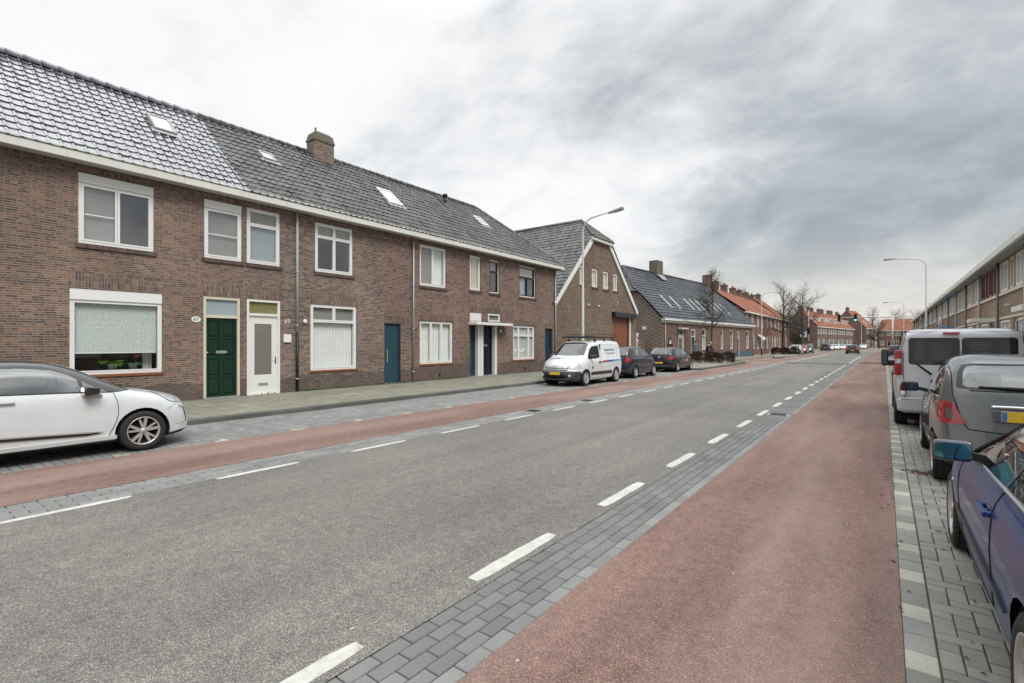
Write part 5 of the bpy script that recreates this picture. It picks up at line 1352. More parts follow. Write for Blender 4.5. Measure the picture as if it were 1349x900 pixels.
def hatch(name,label,x,y,rz,pm,group=None,sp=HATCH,ax=(.82,3.28),R=.31,tail=True,lit=False,detail=True,rimst='five',cat='car',glass='car_glass_dark',extra=None,N=56,wins=None):
    car=empty(name,(x,y,0),rz,label,cat,group); c=Car(sp,N); L=sp['L']; k=L/4.05; H=max(p[1] for p in sp['top'])/1.45
    c.freeze()
    T=lambda pts:[(a*k,b*H) for a,b in pts]
    W=wins or dict(side=[T([(.62,1.0),(1.55,.985),(1.55,1.31),(1.2,1.335),(.95,1.32)]),T([(1.60,.985),(2.72,.975),(2.30,1.25),(2.05,1.32),(1.60,1.335)])],
        rear=[(-.62,1.07*H),(.62,1.07*H),(.54,1.34*H),(-.54,1.34*H)],front=T([(2.36,0),(2.97,0)]))
    for sg in (1,-1):
        for poly in W['side']: c.take(c.cut(poly,'y',c.side(sg)),'side_window',M[glass],car,off=-.002,skirt=.02)
    c.take(c.cut(W['rear'],'x',lambda f,cc: cc.x<1.0 and f.normal.x<-.25),'rear_window',M[glass],car,off=-.002)
    fx0,fx1=W['front'][0][0],W['front'][1][0]
    c.take(c.cut([(fx0,-.52),(fx1,-.66),(fx1,.66),(fx0,.52)],'z',lambda f,cc: f.normal.z>.3 and cc.z>.9),'windscreen',M[glass],car,off=-.002)
    # lamps
    z=lambda v:v*H
    for sg in (1,-1):
        c.take(c.cut([(-.02,z(.74)),(.0,z(.98)),(.20*k,z(.97)),(.33*k,z(.84)),(.28*k,z(.76))],'y',lambda f,cc,sg=sg: cc.y*sg>.5 and cc.x<.6 and (f.normal.y*sg>.3)),'tail_light',M['red_lens'],car,off=.006)
        c.take(c.cut([(sg*.50,z(.75)),(sg*.9,z(.75)),(sg*.9,z(.96)),(sg*.58,z(.94))],'x',lambda f,cc,sg=sg: cc.x<.4 and f.normal.x<-.5),'tail_light',M['red_lens'],car,off=.006)
        c.take(c.cut(T([(3.45,.70),(3.62,.83),(3.9,.68),(4.02,.56),(3.85,.56)]),'y',lambda f,cc,sg=sg: cc.y*sg>.28),'headlight',M['clear_lens'],car,off=.005)
    fs=c.cut([(-1.2,.2),(1.2,.2),(1.2,z(.42)),(-1.2,z(.42))],'x',lambda f,cc: cc.x<.25); c.mark(fs,1)
    fs=c.cut([(-.45,.24),(.45,.24),(.5,.40),(-.5,.40)],'x',lambda f,cc: cc.x>L-.4); c.mark(fs,1)
    arches(c,car,[a*k for a in ax],R)
    if detail:
        d=MB()
        for sg in (1,-1):
            for q in ([(1.58*k,z(.98)),(1.5*k,z(.6)),(1.45*k,z(.32))],[(2.72*k,z(.95)),(2.80*k,z(.6)),(2.72*k,z(.3)),(1.45*k,z(.29))]): c.line(d,q,sg,.0045)
        d.build('door_gaps',M['seam'],car)
        b=MB()
        for sg in (1,-1): c.band(b,1.0*k,2.7*k,lambda q:z(.47),.05,sg)
        b.build('side_moulding',M['plastic'],car)
        for sg in (1,-1):
            h=MB(); 
            for xx in (.95,1.72):
                p=c.onside(xx*k,z(.84),sg,.015); 
                if p: h.bbox(p.x-.08,p.x+.08,p.y-.012,p.y+.012,p.z-.013,p.z+.013,.006)
            h.build('door_handle',pm,car)
    for sg in (1,-1): mirror_part(car,2.52*k,.80*sg,z(1.0),sg,pm,s=.8)
    plate(car,-.012,z(.55),-1); plate(car,L+.006,.42,1)
    if extra: extra(c,car)
    finish(c,car,[pm,M['plastic']])
    ty=sp['hw'][3][1]-.11
    for xx in ax:
        for sg in (1,-1): wheel(car,xx*k,ty*sg,R,.19,sg,rimst,'alloy' if rimst!='cap' else 'hubcap')
    it=MB(); it.box(.5*k,3.1*k,-.7,.7,.25,.62*H); it.bbox(2.5*k,2.95*k,-.66,.66,.6,.93*H,.06); it.build('interior',M['seat'],car)
    for yy in (.36,-.36): seat(car,1.95*k,yy); seat(car,1.1*k,yy)
    shift(car,L); return car
# ------------------------------------------------------------------ the individual cars
FWD=pi/2; BACK=-pi/2
# --- white hatchback with black roof, left edge
sp=dict(L=3.95,top=[(0,.62),(.03,.85),(.10,1.0),(.3,1.2),(.7,1.385),(1.2,1.455),(1.7,1.46),(2.05,1.435),(2.35,1.345),(2.75,1.13),(3.02,.995),(3.12,.965),(3.45,.90),(3.70,.825),(3.86,.735),(3.93,.60),(3.95,.45)],
 belt=[(0,.58),(.15,.92),(.6,1.0),(1.6,1.0),(2.75,.945),(3.1,.885),(3.5,.79),(3.8,.65),(3.95,.38)],bot=[(0,.34),(.25,.2),(3.6,.175),(3.85,.20),(3.95,.26)],
 hw=[(0,.66),(.15,.76),(.6,.84),(1.2,.857),(2.9,.857),(3.35,.85),(3.65,.825),(3.87,.77),(3.95,.66)],tum=[(0,.24),(2,.20),(4,.2)],n=[(0,4.5),(.6,5),(2.4,5),(3.05,3.4),(3.95,2.6)],bow=(.21,.14))
def ds():
    L=3.95; car=empty('parked_car',(-10.19,3.50-L/2,0),FWD,'white hatchback with black roof at the left edge, nose towards the green door','car','cars parked along the left kerb')
    c=Car(sp,76); c.freeze()
    for sg in (1,-1):
        # black upper body: pillars and roof
        f=c.cut([(.1,1.0),(1.6,1.005),(2.6,.955),(2.80,.945),(3.02,.965),(3.10,1.02),(3.0,1.6),(0,1.6)],'y',lambda f,cc,sg=sg: cc.y*sg>-.001); c.mark(f,1)
    for sg in (1,-1):
        c.take(c.cut([(1.18,1.025),(2.43,.985),(2.385,1.165),(2.30,1.235),(2.12,1.315),(1.8,1.352),(1.3,1.352)],'y',c.side(sg)),'side_window',M['car_glass_bright'],car,off=-.004)
        c.take(c.cut([(2.47,.985),(2.74,.965),(2.60,1.04),(2.43,1.14)],'y',c.side(sg)),'quarter_window',M['car_glass_bright'],car,off=-.004)
        c.take(c.cut([(3.32,.905),(3.45,.90),(3.62,.855),(3.80,.765),(3.80,.715),(3.70,.70),(3.55,.745)],'y',lambda f,cc,sg=sg: cc.y*sg>.30),'headlight',M['clear_lens'],car,off=.006)
    c.take(c.cut([(2.30,-.50),(2.98,-.66),(2.98,.66),(2.30,.50)],'z',lambda f,cc: f.normal.z>.3 and cc.z>.9),'windscreen',M['car_glass_clear'],car,off=-.004)
    c.take(c.cut([(-.55,1.02),(.55,1.02),(.46,1.34),(-.46,1.34)],'x',lambda f,cc: cc.x<.8 and f.normal.x<-.25),'rear_window',M['car_glass_dark'],car,off=-.004)
    for sg in (1,-1):
        c.mark(c.cut([(.3,.10),(3.3,.10),(3.3,.225),(.3,.225)],'y',lambda f,cc,sg=sg: cc.y*sg>.3),2)
        c.mark(c.cut([(3.46,.1),(4,.1),(4,.24),(3.72,.26),(3.46,.215)],'y',lambda f,cc,sg=sg: cc.y*sg>-.001),2)
        c.take(c.cut([(3.62,.36),(3.64,.60),(3.70,.66),(3.82,.60),(3.84,.40),(3.75,.36)],'y',lambda f,cc,sg=sg: cc.y*sg>.45),'bumper_vent',P['white'],car,off=-.012,skirt=.0)
    c.mark(c.cut([(-.5,.27),(.5,.27),(.55,.42),(-.55,.42)],'x',lambda f,cc: cc.x>3.7),2)
    arches(c,car,[.72,3.17],.315,.05)
    d=MB()
    for sg in (-1,1):
        c.line(d,[(2.79,.94),(2.825,.84),(2.845,.74),(2.845,.62),(2.82,.50),(2.78,.40),(2.745,.32),(2.735,.27)],sg,.005); c.line(d,[(3.32,.905),(3.45,.90),(3.62,.855),(3.80,.765),(3.80,.715),(3.70,.70),(3.55,.745),(3.32,.905)],sg,.004,.004); c.line(d,[(2.72,.27),(1.5,.28),(1.32,.5),(1.30,1.0)],sg,.004)
        c.line(d,[(3.50,.62),(3.64,.70)],sg,.003); c.line(d,[(3.02,.965),(3.35,.90)],sg,.003)
    d.build('panel_gaps',M['seam'],car)
    for sg in (-1,1):
        b=MB(); c.band(b,.9,2.62,lambda q:.405-(q-1.6)*.05,.05,sg,.016,0); b.build('side_moulding',M['black'],car)
        b=MB(); c.band(b,.9,2.66,lambda q:.428-(q-1.6)*.053,.02,sg,.022); b.build('chrome_strip',M['alloy'],car)
        b=MB(); c.band(b,1.2,2.83,lambda q:.262+(q-2)*.01,.055,sg,.02,taper=False); b.build('sill',P['white'],car)
        b=MB(); p=c.onside(1.60,.885,sg,.022); b.bbox(p.x-.12,p.x+.12,p.y-.012,p.y+.012,p.z-.012,p.z+.012,.008); b.build('door_handle',M['chrome'],car)
        b=MB(); c.line(b,[(1.15,1.012),(2.45,.975),(2.78,.955)],sg,.008,.003); b.build('window_trim',M['black'],car)
        p=c.onside(2.60,.93,sg,.01); b=MB(); b.bbox(p.x-.10,p.x+.05,p.y-.03,p.y+.03,p.z-.04,p.z+.01,.01); b.build('mirror_foot',M['alloy'],car)
        mirror_part(car,2.46,.82*sg,1.0,sg,P['black'],gl='glass_mirror_dark',s=.95,dx=.20)
        b=MB(); b.sphere((3.74,.62*sg,.52),.025,0,10); b.build('fog_lamp',M['clear_lens'],car)
    finish(c,car,[P['white'],P['black'],M['black']])
    for x in (.72,3.17):
        for sg in (1,-1): wheel(car,x,.755*sg,.315,.2,sg,'pairs','alloy',.70)
    it=MB(); it.box(.5,3.0,-.68,.68,.22,.55); it.bbox(2.35,2.95,-.64,.64,.55,.93,.08); it.build('interior',M['seat'],car)
    for yy in (.36,-.36): seat(car,1.75,yy); seat(car,.95,yy)
    st=MB(); pr=[]; 
    st.tube([(2.22+.06*sin(a),.36+.18*cos(a),.93+.17*sin(a)) for a in [2*pi*k/20 for k in range(21)]],.016,6,cap=False); st.box(2.2,2.26,.22,.5,.90,.95); st.build('steering_wheel',M['black'],car)
    w=MB()
    for s in (-.3,.3): w.tube([(3.02,s,1.01),(2.98,s+.35,1.03)],.012,6)
    w.build('wipers',M['black'],car)
    shift(car,L); return car
ds()
# --- dark grey small hatchback, right
sp5=dict(L=3.55,top=[(0,.50),(.015,.70),(.04,.90),(.065,1.06),(.11,1.17),(.22,1.36),(.33,1.47),(.52,1.525),(.9,1.555),(1.3,1.56),(1.75,1.51),(2.05,1.40),(2.45,1.12),(2.62,1.01),(2.75,.975),(3.05,.91),(3.3,.79),(3.46,.62),(3.55,.42)],
 belt=[(0,.46),(.06,.90),(.3,.985),(1.5,1.0),(2.4,.94),(2.9,.86),(3.25,.68),(3.55,.36)],bot=[(0,.36),(.2,.25),(3.3,.2),(3.55,.3)],
 hw=[(0,.66),(.06,.72),(.2,.765),(.5,.80),(1.0,.815),(2.4,.815),(2.95,.79),(3.3,.70),(3.55,.52)],tum=[(0,.14),(.4,.15),(2,.17),(3.5,.2)],n=[(0,5.2),(.3,5.2),(2.2,5),(2.8,3),(3.55,2.5)],bow=(.30,.15))
def small_grey():
    L=3.55; car=empty('parked_car',(1.285,7.56+L/2,0),FWD,'small dark grey rounded hatchback seen from behind, between the blue coupe and silver van','car','cars parked along the right kerb')
    c=Car(sp5,76); c.freeze()
    rear=lambda f,cc: cc.x<.9 and f.normal.x<-.2
    glassp=[(-.60,1.175),(-.54,1.165),(.54,1.165),(.60,1.175),(.612,1.2),(.59,1.36),(.55,1.44),(.49,1.46),(-.49,1.46),(-.55,1.44),(-.59,1.36),(-.612,1.2)]
    # dark band, then clear centre
    inner=[(-.52,1.19),(.52,1.19),(.56,1.215),(.545,1.37),(.51,1.43),(.47,1.445),(-.47,1.445),(-.51,1.43),(-.545,1.37),(-.56,1.215)]
    f0=c.cut(glassp,'x',rear)
    f=c.cut(inner,'x',rear)
    c.take(f,'rear_window',M['car_glass_clear'],car,off=-.003)
    c.take(c.cut(glassp,'x',rear),'rear_window_border',M['car_glass_dark'],car,off=.001,skirt=0)
    for sg in (1,-1):
        c.take(c.cut([(.62,1.05),(1.02,1.035),(1.02,1.43),(.78,1.42),(.66,1.30)],'y',c.side(sg)),'quarter_window',M['car_glass'],car,off=-.003)
        c.take(c.cut([(1.06,1.035),(2.30,.995),(2.12,1.16),(1.90,1.33),(1.62,1.425),(1.06,1.445)],'y',c.side(sg)),'side_window',M['car_glass_clear'],car,off=-.003)
        lo=[(sg*.545,.79),(sg*.565,.765),(sg*.75,.765),(sg*.77,.80),(sg*.752,.985),(sg*.725,1.01),(sg*.66,1.01),(sg*.632,.985)]
        li=[(sg*.615,.825),(sg*.712,.825),(sg*.70,.955),(sg*.668,.955)]
        for q in c.cut(li,'x',lambda f,cc,sg=sg: cc.x<.5 and f.normal.x<-.1 and cc.y*sg>.3): q.material_index=3
        f=[q for q in c.cut(lo,'x',lambda f,cc,sg=sg: cc.x<.55 and cc.y*sg>.3) if q.material_index!=3]
        c.take(f,'tail_light',M['red_lens'],car,off=.016)
        fc=[q for q in c.bm.faces if q.material_index==3 and q.calc_center_median().y*sg>0]
        c.take(fc,'tail_light_centre',P['grey'],car,off=.006)
        c.take(c.cut([(3.05,.66),(3.22,.80),(3.36,.72),(3.40,.62),(3.25,.58)],'y',lambda f,cc,sg=sg: cc.y*sg>.3),'headlight',M['clear_lens'],car,off=.006)
        c.take(c.cut([(sg*.50,.42),(sg*.66,.43),(sg*.64,.48),(sg*.52,.48)],'x',lambda f,cc: cc.x<.4),'reflector',M['dkred_lens'],car,off=.004)
    c.take(c.cut([(2.06,-.52),(2.58,-.64),(2.58,.64),(2.06,.52)],'z',lambda f,cc: f.normal.z>.3 and cc.z>.9),'windscreen',M['car_glass_clear'],car,off=-.003)
    c.mark(c.cut([(-1,.2),(1,.2),(1,.36),(-1,.36)],'x',lambda f,cc: cc.x<.3),1)
    arches(c,car,[.62,2.92],.30,.04)
    d=MB()
    for sg in (-1,1):
        c.line(d,[(1.03,1.0),(1.0,.7),(1.04,.36),(1.15,.28),(2.25,.27),(2.38,.4),(2.36,.98)],sg,.0045)
    # boot lid gap and bumper gap across the back
    def onrear(y,z,off=.002):
        h=c.tree.ray_cast(Vector((-2,y,z)),Vector((1,0,0))); return h[0]+Vector((-off,0,0)) if h[0] else None
    def rl(pts,r,mb=d,off=.0,m=0,step=.03):
        P_=[]
        for a,b in zip(pts[:-1],pts[1:]):
            n=max(1,int(sqrt((b[0]-a[0])**2+(b[1]-a[1])**2)/step)); P_+=[(a[0]+(b[0]-a[0])*i/n,a[1]+(b[1]-a[1])*i/n) for i in range(n)]
        P_.append(pts[-1]); Q=[q for q in (onrear(*p,off) for p in P_) if q]; mb.tube(Q,r,6,m)
    rl([(.64,1.45),(.645,1.1),(.57,.8),(.52,.715),(.3,.70),(-.3,.70),(-.52,.715),(-.57,.8),(-.645,1.1),(-.64,1.45)],.007)
    d.build('panel_gaps',M['seam'],car)
    b=MB(); rl([(.33,.985),(.15,.99),(-.15,.99),(-.33,.985)],.022,b,.02); b.build('chrome_grip',M['chrome'],car)
    b=MB(); pp=onrear(0,.895,.0); b.bbox(pp.x-.03,pp.x+.05,-.33,.33,.815,.965,.02); b.build('plate_recess',P['grey'],car)
    plate(car,pp.x-.042,.89,-1,.52,.115)
    b=MB(); rl([(.5,1.155),(.1,1.158),(-.5,1.155)],.006,b,.006); b.build('window_seal',M['black'],car)
    b=MB(); q0=onrear(-.02,1.185,.03); q1=onrear(.43,1.20,.025); b.tube([q0,(q0+q1)/2+Vector((-.01,0,.005)),q1],[.02,.014,.008],8); b.sphere(onrear(-.02,1.18,.03),.028,0,10); b.build('rear_wiper',M['black'],car)
    b=MB(); pp=onrear(0,1.115,.0); b.lathe([(.055,-.004),(.06,.008),(.05,.014),(.001,.012)],Matrix.Translation(pp)@Matrix.Rotation(-pi/2,4,'Y'),24); b.lathe([(.001,.0135),(.044,.0142)],Matrix.Translation(pp)@Matrix.Rotation(-pi/2,4,'Y'),24,1)
    bo=b.build('badge',[M['chrome'],M['dkred_paint']],car)
    text_mesh(bo,'badge_letters','FIAT',.032,M['chrome'],(pp.x-.0155,pp.y,pp.z),(pi/2,0,-pi/2))
    b=MB(); b.tube([(.52,-.05,1.52),(.44,-.05,1.57),(.30,-.05,1.72)],[.02,.012,.004],8); b.add([(.62,-.07,1.525),(.62,-.03,1.525),(.42,-.05,1.575),(.40,-.05,1.50)],[(0,1,2),(1,3,2),(0,2,3)]); b.build('antenna',M['black'],car)
    b=MB(); b.bbox(.33,.37,-.02,.02,1.45,1.49,.006); b.build('washer_jet',M['black'],car)
    for sg in (-1,1):
        p=c.onside(1.22,.83,sg,.02); b=MB(); b.bbox(p.x-.1,p.x+.1,p.y-.014,p.y+.014,p.z-.016,p.z+.016,.01); b.build('door_handle',M['chrome'],car)
        mirror_part(car,2.12,.865*sg,1.045,sg,M['black'],gl='glass_mirror_dark',s=.92,dx=.16)
        b=MB(); c.line(b,[(.62,1.035),(1.03,1.025),(2.32,.985)],sg,.009,.002); b.build('window_trim',M['chrome'],car)
        b=MB(); c.band(b,1.05,2.4,lambda q:.47,.035,sg,.014); b.build('side_moulding',M['plastic'],car)
    finish(c,car,[P['grey'],M['plastic'],M['black'],P['grey']])
    for x in (.62,2.92):
        for sg in (1,-1): wheel(car,x,.715*sg,.30,.19,sg,'many','alloy',.68)
    it=MB(); it.box(.35,2.7,-.66,.66,.25,.62); it.bbox(2.1,2.5,-.62,.62,.6,.92,.08); it.bbox(.16,.5,-.55,.55,.95,1.02,.02); it.build('interior',M['seat'],car)
    for yy in (.34,-.34):
        seat(car,1.65,yy,'seat')
        s=MB(); s.bbox(.55,.68,yy-.20,yy+.20,.6,1.08,.05); s.bbox(.52,.66,yy-.16,yy+.16,1.10,1.335,.055); s.build('rear_seat',M['seat_light'],car)
    shift(car,L)
small_grey()
# --- silver van, right
spv=dict(L=5.0,top=[(0,.62),(.008,1.0),(.02,1.5),(.05,1.86),(.09,1.945),(.2,1.97),(.6,1.98),(2.8,1.97),(3.3,1.94),(3.62,1.80),(4.3,1.26),(4.42,1.18),(4.8,1.03),(4.94,.85),(5.0,.5)],
 belt=[(0,.56),(.02,1.15),(.3,1.2),(3.8,1.15),(4.4,1.0),(4.8,.8),(5,.4)],bot=[(0,.42),(.15,.32),(4.7,.25),(5,.3)],
 hw=[(0,.90),(.03,.945),(.12,.968),(.5,.975),(4.0,.975),(4.6,.93),(4.85,.82),(5.0,.62)],tum=[(0,.10),(3,.12),(4.2,.2),(5,.2)],n=[(0,9),(3,8),(4.2,4),(5,3)],bow=(.3,.05))
def silver_van():
    L=5.0; car=empty('parked_van',(1.135,12.3+L/2,0),FWD,'silver van with twin dark rear windows parked ahead of the dark grey hatchback','van','cars parked along the right kerb')
    c=Car(spv,80); c.freeze(); rear=lambda f,cc: cc.x<.35 and f.normal.x<-.3
    r=lambda a,b,z0,z1,q=.05:[(a+q,z0),(b-q,z0),(b-q*.3,z0+q*.3),(b,z0+q),(b,z1-q),(b-q*.3,z1-q*.3),(b-q,z1),(a+q,z1),(a+q*.3,z1-q*.3),(a,z1-q),(a,z0+q),(a+q*.3,z0+q*.3)]
    c.take(c.cut(r(-.76,-.012,1.28,1.80),'x',rear),'rear_window',M['car_glass_dark'],car,off=-.002)
    c.take(c.cut(r(.012,.76,1.28,1.80),'x',rear),'rear_window',M['car_glass_dark'],car,off=-.002)
    for sg in (1,-1):
        b=MB(); b.bbox(-.012,.13,.865*sg,.978*sg,1.07,1.56,.03); b.bbox(-.018,.12,.875*sg,.965*sg,1.30,1.39,.01,1); b.build('tail_light',[M['dkred_lens' if 0 else 'red_lens'],M['clear_lens']],car)
        b=MB(); b.bbox(-.145,-.02,.80*sg,.90*sg,.69,.90,.015); b.bbox(-.15,-.03,.815*sg,.885*sg,.70,.78,.008,1); b.build('lower_light',[M['red_lens'],M['white']],car)
        c.take(c.cut([(1.0,1.25),(2.35,1.25),(2.35,1.78),(1.0,1.78)],'y',c.side(sg)),'side_window',M['car_glass_dark'],car,off=-.002)
        c.take(c.cut([(2.65,1.2),(3.95,1.14),(3.65,1.55),(3.40,1.74),(2.65,1.76)],'y',c.side(sg)),'door_window',M['car_glass'],car,off=-.002)
        c.take(c.cut([(4.3,.82),(4.55,1.04),(4.78,.95),(4.85,.82)],'y',lambda f,cc,sg=sg: cc.y*sg>.4),'headlight',M['clear_lens'],car,off=.006)
    c.take(c.cut([(3.52,-.7),(4.3,-.8),(4.3,.8),(3.52,.7)],'z',lambda f,cc: f.normal.z>.3 and cc.z>1.1),'windscreen',M['car_glass'],car,off=-.002)
    arches(c,car,[.98,4.08],.335,.05)
    def onrear(y,z,off=.002):
        h=c.tree.ray_cast(Vector((-2,y,z)),Vector((1,0,0))); return h[0]+Vector((-off,0,0)) if h[0] else Vector((0,y,z))
    d=MB(); T=lambda pts,r=.006: d.tube([onrear(y,z,.0) for y,z in pts],r,6)
    T([(0,.66),(0,1.0),(0,1.5),(0,1.93)]); T([(.82,.66),(.84,1.2),(.83,1.7),(.80,1.90)]); T([(-.82,.66),(-.84,1.2),(-.83,1.7),(-.80,1.90)]); T([(.82,.66),(.4,.65),(-.4,.65),(-.82,.66)]); T([(.80,1.91),(.4,1.915),(-.4,1.915),(-.80,1.91)],.004)
    for sg in (1,-1):
        c.line(d,[(.12,1.62),(2.5,1.6)],sg,.004); c.line(d,[(2.52,1.85),(2.5,.4)],sg,.006); c.line(d,[(3.98,1.1),(4.0,.7),(3.7,.4)],sg,.006); c.line(d,[(1.2,1.0),(2.4,1.0)],sg,.005)
        for z in (.75,1.72): b_=c.onside(.06,z,sg,.0)
    d.build('panel_gaps',M['seam'],car)
    b=MB(); b.bbox(-.035,.02,.02,.26,1.855,1.905,.012); b.build('brake_light',M['red_lens'],car)
    b=MB()
    b.bbox(-.12,.16,-.94,.94,.38,.64,.05); b.bbox(-.13,-.05,-.88,.88,.60,.66,.02); b.build('rear_bumper',P['silver'],car)
    b=MB(); b.tube([onrear(.66,1.5,.02),onrear(.64,1.3,.03),onrear(.42,1.10,.03)],[.010,.016,.02],8); b.tube([onrear(-.66,1.5,.02),onrear(-.64,1.3,.03)],[.010,.016],8); b.build('rear_wipers',M['black'],car)
    # printed heater lines on the rear glass
    b=MB()
    for k in range(10):
        z=1.38+k*.036
        b.tube([onrear(.13,z,.001),onrear(.66,z,.001)],.0014,4); b.tube([onrear(-.13,z,.001),onrear(-.66,z,.001)],.0014,4)
    b.build('heater_lines',M['grey'],car)
    b=MB(); b.bbox(-.03,.03,-.15,.43,.86,1.0,.01); b.build('plate_holder',M['black'],car); plate(car,-.04,.92,-1,.5,.11,y=.14)
    for sg in (1,-1):
        b=MB(); b.bbox(3.60,3.80,1.05*sg,1.20*sg,1.12,1.54,.05); b.bbox(3.63,3.74,.9*sg,1.06*sg,1.12,1.26,.02); o=b.build('mirror',M['black'],car)
        g=MB(); g.bbox(3.592,3.598,1.075*sg,1.175*sg,1.16,1.50,.002); g.build('mirror_glass',M['glass_mirror_dark'],o)
        p=c.onside(2.65,.98,sg,.02); b=MB(); b.bbox(p.x-.1,p.x+.1,p.y-.015,p.y+.015,p.z-.02,p.z+.02,.008); p=c.onside(2.35,.98,sg,.02); b.bbox(p.x-.1,p.x+.1,p.y-.015,p.y+.015,p.z-.02,p.z+.02,.008); b.build('door_handle',M['black'],car)
        b=MB(); c.band(b,1.4,3.6,lambda q:.58,.10,sg,.014); b.build('side_moulding',P['silver'],car)
        b=MB(); p=c.onside(.055,1.73,sg,.0); 
        if p: b.sphere(p,.014,0,8); b.build('hinge_plug',M['black'],car)
    finish(c,car,[P['silver'],M['plastic']])
    for x in (.98,4.08):
        for sg in (1,-1): wheel(car,x,.86*sg,.335,.215,sg,'five','alloy',.64)
    it=MB(); it.box(.3,4.2,-.85,.85,.35,.75); it.box(2.6,2.65,-.85,.85,.7,1.85); it.bbox(3.7,4.2,-.8,.8,.7,1.1,.05); it.build('interior',M['seat'],car)
    seat(car,3.3,.5); seat(car,3.3,-.5)
    shift(car,L)
silver_van()
# --- blue coupe, right foreground
spc=dict(L=4.49,top=[(0,.62),(.03,.82),(.08,.93),(.2,.985),(.75,1.02),(.92,1.055),(1.35,1.24),(1.7,1.335),(2.0,1.37),(2.25,1.36),(2.5,1.29),(2.85,1.10),(3.10,.985),(3.2,.955),(3.7,.89),(4.1,.80),(4.33,.68),(4.44,.54),(4.49,.42)],
 belt=[(0,.58),(.1,.86),(.6,.93),(1.2,.925),(2.6,.90),(3.1,.875),(3.6,.80),(4.1,.68),(4.35,.54),(4.49,.36)],bot=[(0,.34),(.3,.22),(4.1,.19),(4.35,.2),(4.49,.26)],
 hw=[(0,.70),(.2,.80),(.7,.872),(1.4,.880),(3.0,.880),(3.6,.872),(4.05,.83),(4.3,.75),(4.49,.58)],tum=[(0,.22),(1.5,.27),(2.6,.25),(4.4,.2)],n=[(0,3.5),(.9,4),(2.4,4.5),(3.2,3),(4.49,2.5)],bow=(.28,.12))
def blue_coupe():
    L=4.49; car=empty('parked_car',(1.315,1.82+L/2,0),FWD,'dark blue coupe cut by the right edge with a blue-tinted door mirror','car','cars parked along the right kerb')
    c=Car(spc,84); c.freeze()
    for sg in (1,-1): c.mark(c.cut([(1.0,.95),(2.98,.92),(2.62,1.15),(2.36,1.27),(2.1,1.325),(1.5,1.27),(1.2,1.12)],'y',c.side(sg)),2)
    for sg in (1,-1):
        c.take(c.cut([(1.78,.955),(2.92,.93),(2.60,1.13),(2.36,1.245),(2.12,1.30),(1.78,1.30)],'y',c.side(sg)),'side_window',M['car_glass'],car,off=-.003)
        c.take(c.cut([(1.02,.965),(1.73,.957),(1.73,1.295),(1.50,1.24),(1.22,1.11)],'y',c.side(sg)),'quarter_window',M['car_glass'],car,off=-.003)
        c.take(c.cut([(3.92,.60),(3.95,.74),(4.2,.70),(4.36,.60),(4.33,.53)],'y',lambda f,cc,sg=sg: cc.y*sg>.3),'headlight',M['clear_lens'],car,off=.004)
        c.take(c.cut([(.0,.68),(.0,.86),(.28,.86),(.34,.74),(.2,.68)],'y',lambda f,cc,sg=sg: cc.y*sg>.45),'tail_light',M['red_lens'],car,off=.004)
    c.take(c.cut([(2.42,-.54),(3.07,-.70),(3.07,.70),(2.42,.54)],'z',lambda f,cc: f.normal.z>.3 and cc.z>.9),'windscreen',M['car_glass'],car,off=-.003)
    c.take(c.cut([(.92,-.62),(1.50,-.50),(1.50,.50),(.92,.62)],'z',lambda f,cc: f.normal.z>.3 and cc.z>.9),'rear_window',M['car_glass'],car,off=-.003)
    arches(c,car,[.96,3.73],.315,.035)
    d=MB()
    for sg in (-1,1): c.line(d,[(1.72,.95),(1.70,.75),(1.73,.5),(1.82,.30),(2.0,.265),(2.9,.265),(3.06,.35),(3.08,.6),(3.02,.89)],sg,.0045)
    d.build('panel_gaps',M['seam'],car)
    for sg in (-1,1):
        b=MB(); c.band(b,1.36,3.33,lambda q:.46,.05,sg,.012); b.build('side_moulding',P['blue'],car)
        b=MB(); c.line(b,[(.98,.953),(1.75,.945),(2.95,.918)],sg,.010,.004); b.build('window_trim',M['chrome'],car)
        b=MB(); c.line(b,[(2.95,.93),(2.61,1.14),(2.37,1.255),(2.12,1.313),(1.76,1.313)],sg,.012,.004); b.build('window_seal',M['black'],car)
        p=c.onside(1.86,.80,sg,.0); b=MB(); s_=sg
        b.bbox(p.x-.12,p.x+.115,p.y+s_*.012,p.y+s_*.034,p.z-.016,p.z+.016,.009); b.bbox(p.x-.12,p.x-.085,p.y-s_*.02,p.y+s_*.02,p.z-.014,p.z+.014,.006); b.bbox(p.x+.08,p.x+.115,p.y-s_*.02,p.y+s_*.02,p.z-.014,p.z+.014,.006); b.build('door_handle',P['blue'],car)
        b=MB(); b.sphere((p.x-.02,p.y-s_*.004,p.z),.055,0,14,sc=(1,.12,.62)); b.build('handle_recess',P['black'],car)
        b=MB(); q=c.onside(3.42,.62,sg,.004); b.sphere(q,.028,0,10,sc=(1.2,.3,.6)); b.build('side_repeater',M['clear_lens'],car)
        mirror_part(car,2.60,.845*sg,.985,sg,P['mirror_shell'],gl='glass_mirror_blue',s=.92,arm_m=P['mirror_shell'])
    finish(c,car,[P['blue'],M['plastic'],P['black']])
    for x in (.96,3.73):
        for sg in (1,-1): wheel(car,x,.765*sg,.315,.21,sg,'many','alloy',.70)
    it=MB(); it.box(.6,3.2,-.7,.7,.22,.58); it.bbox(2.45,3.02,-.68,.68,.55,.90,.08); it.bbox(1.8,3.0,.70,.74,.5,.90,.01); it.bbox(1.8,3.0,-.74,-.70,.5,.90,.01); it.build('interior',M['seat'],car)
    for yy in (.36,-.36): seat(car,1.85,yy); seat(car,1.15,yy)
    st=MB(); st.tube([(2.32+.06*sin(a),.36+.19*cos(a),.87+.17*sin(a)) for a in [2*pi*k/20 for k in range(21)]],.018,6,cap=False); st.build('steering_wheel',M['black'],car)
    shift(car,L)
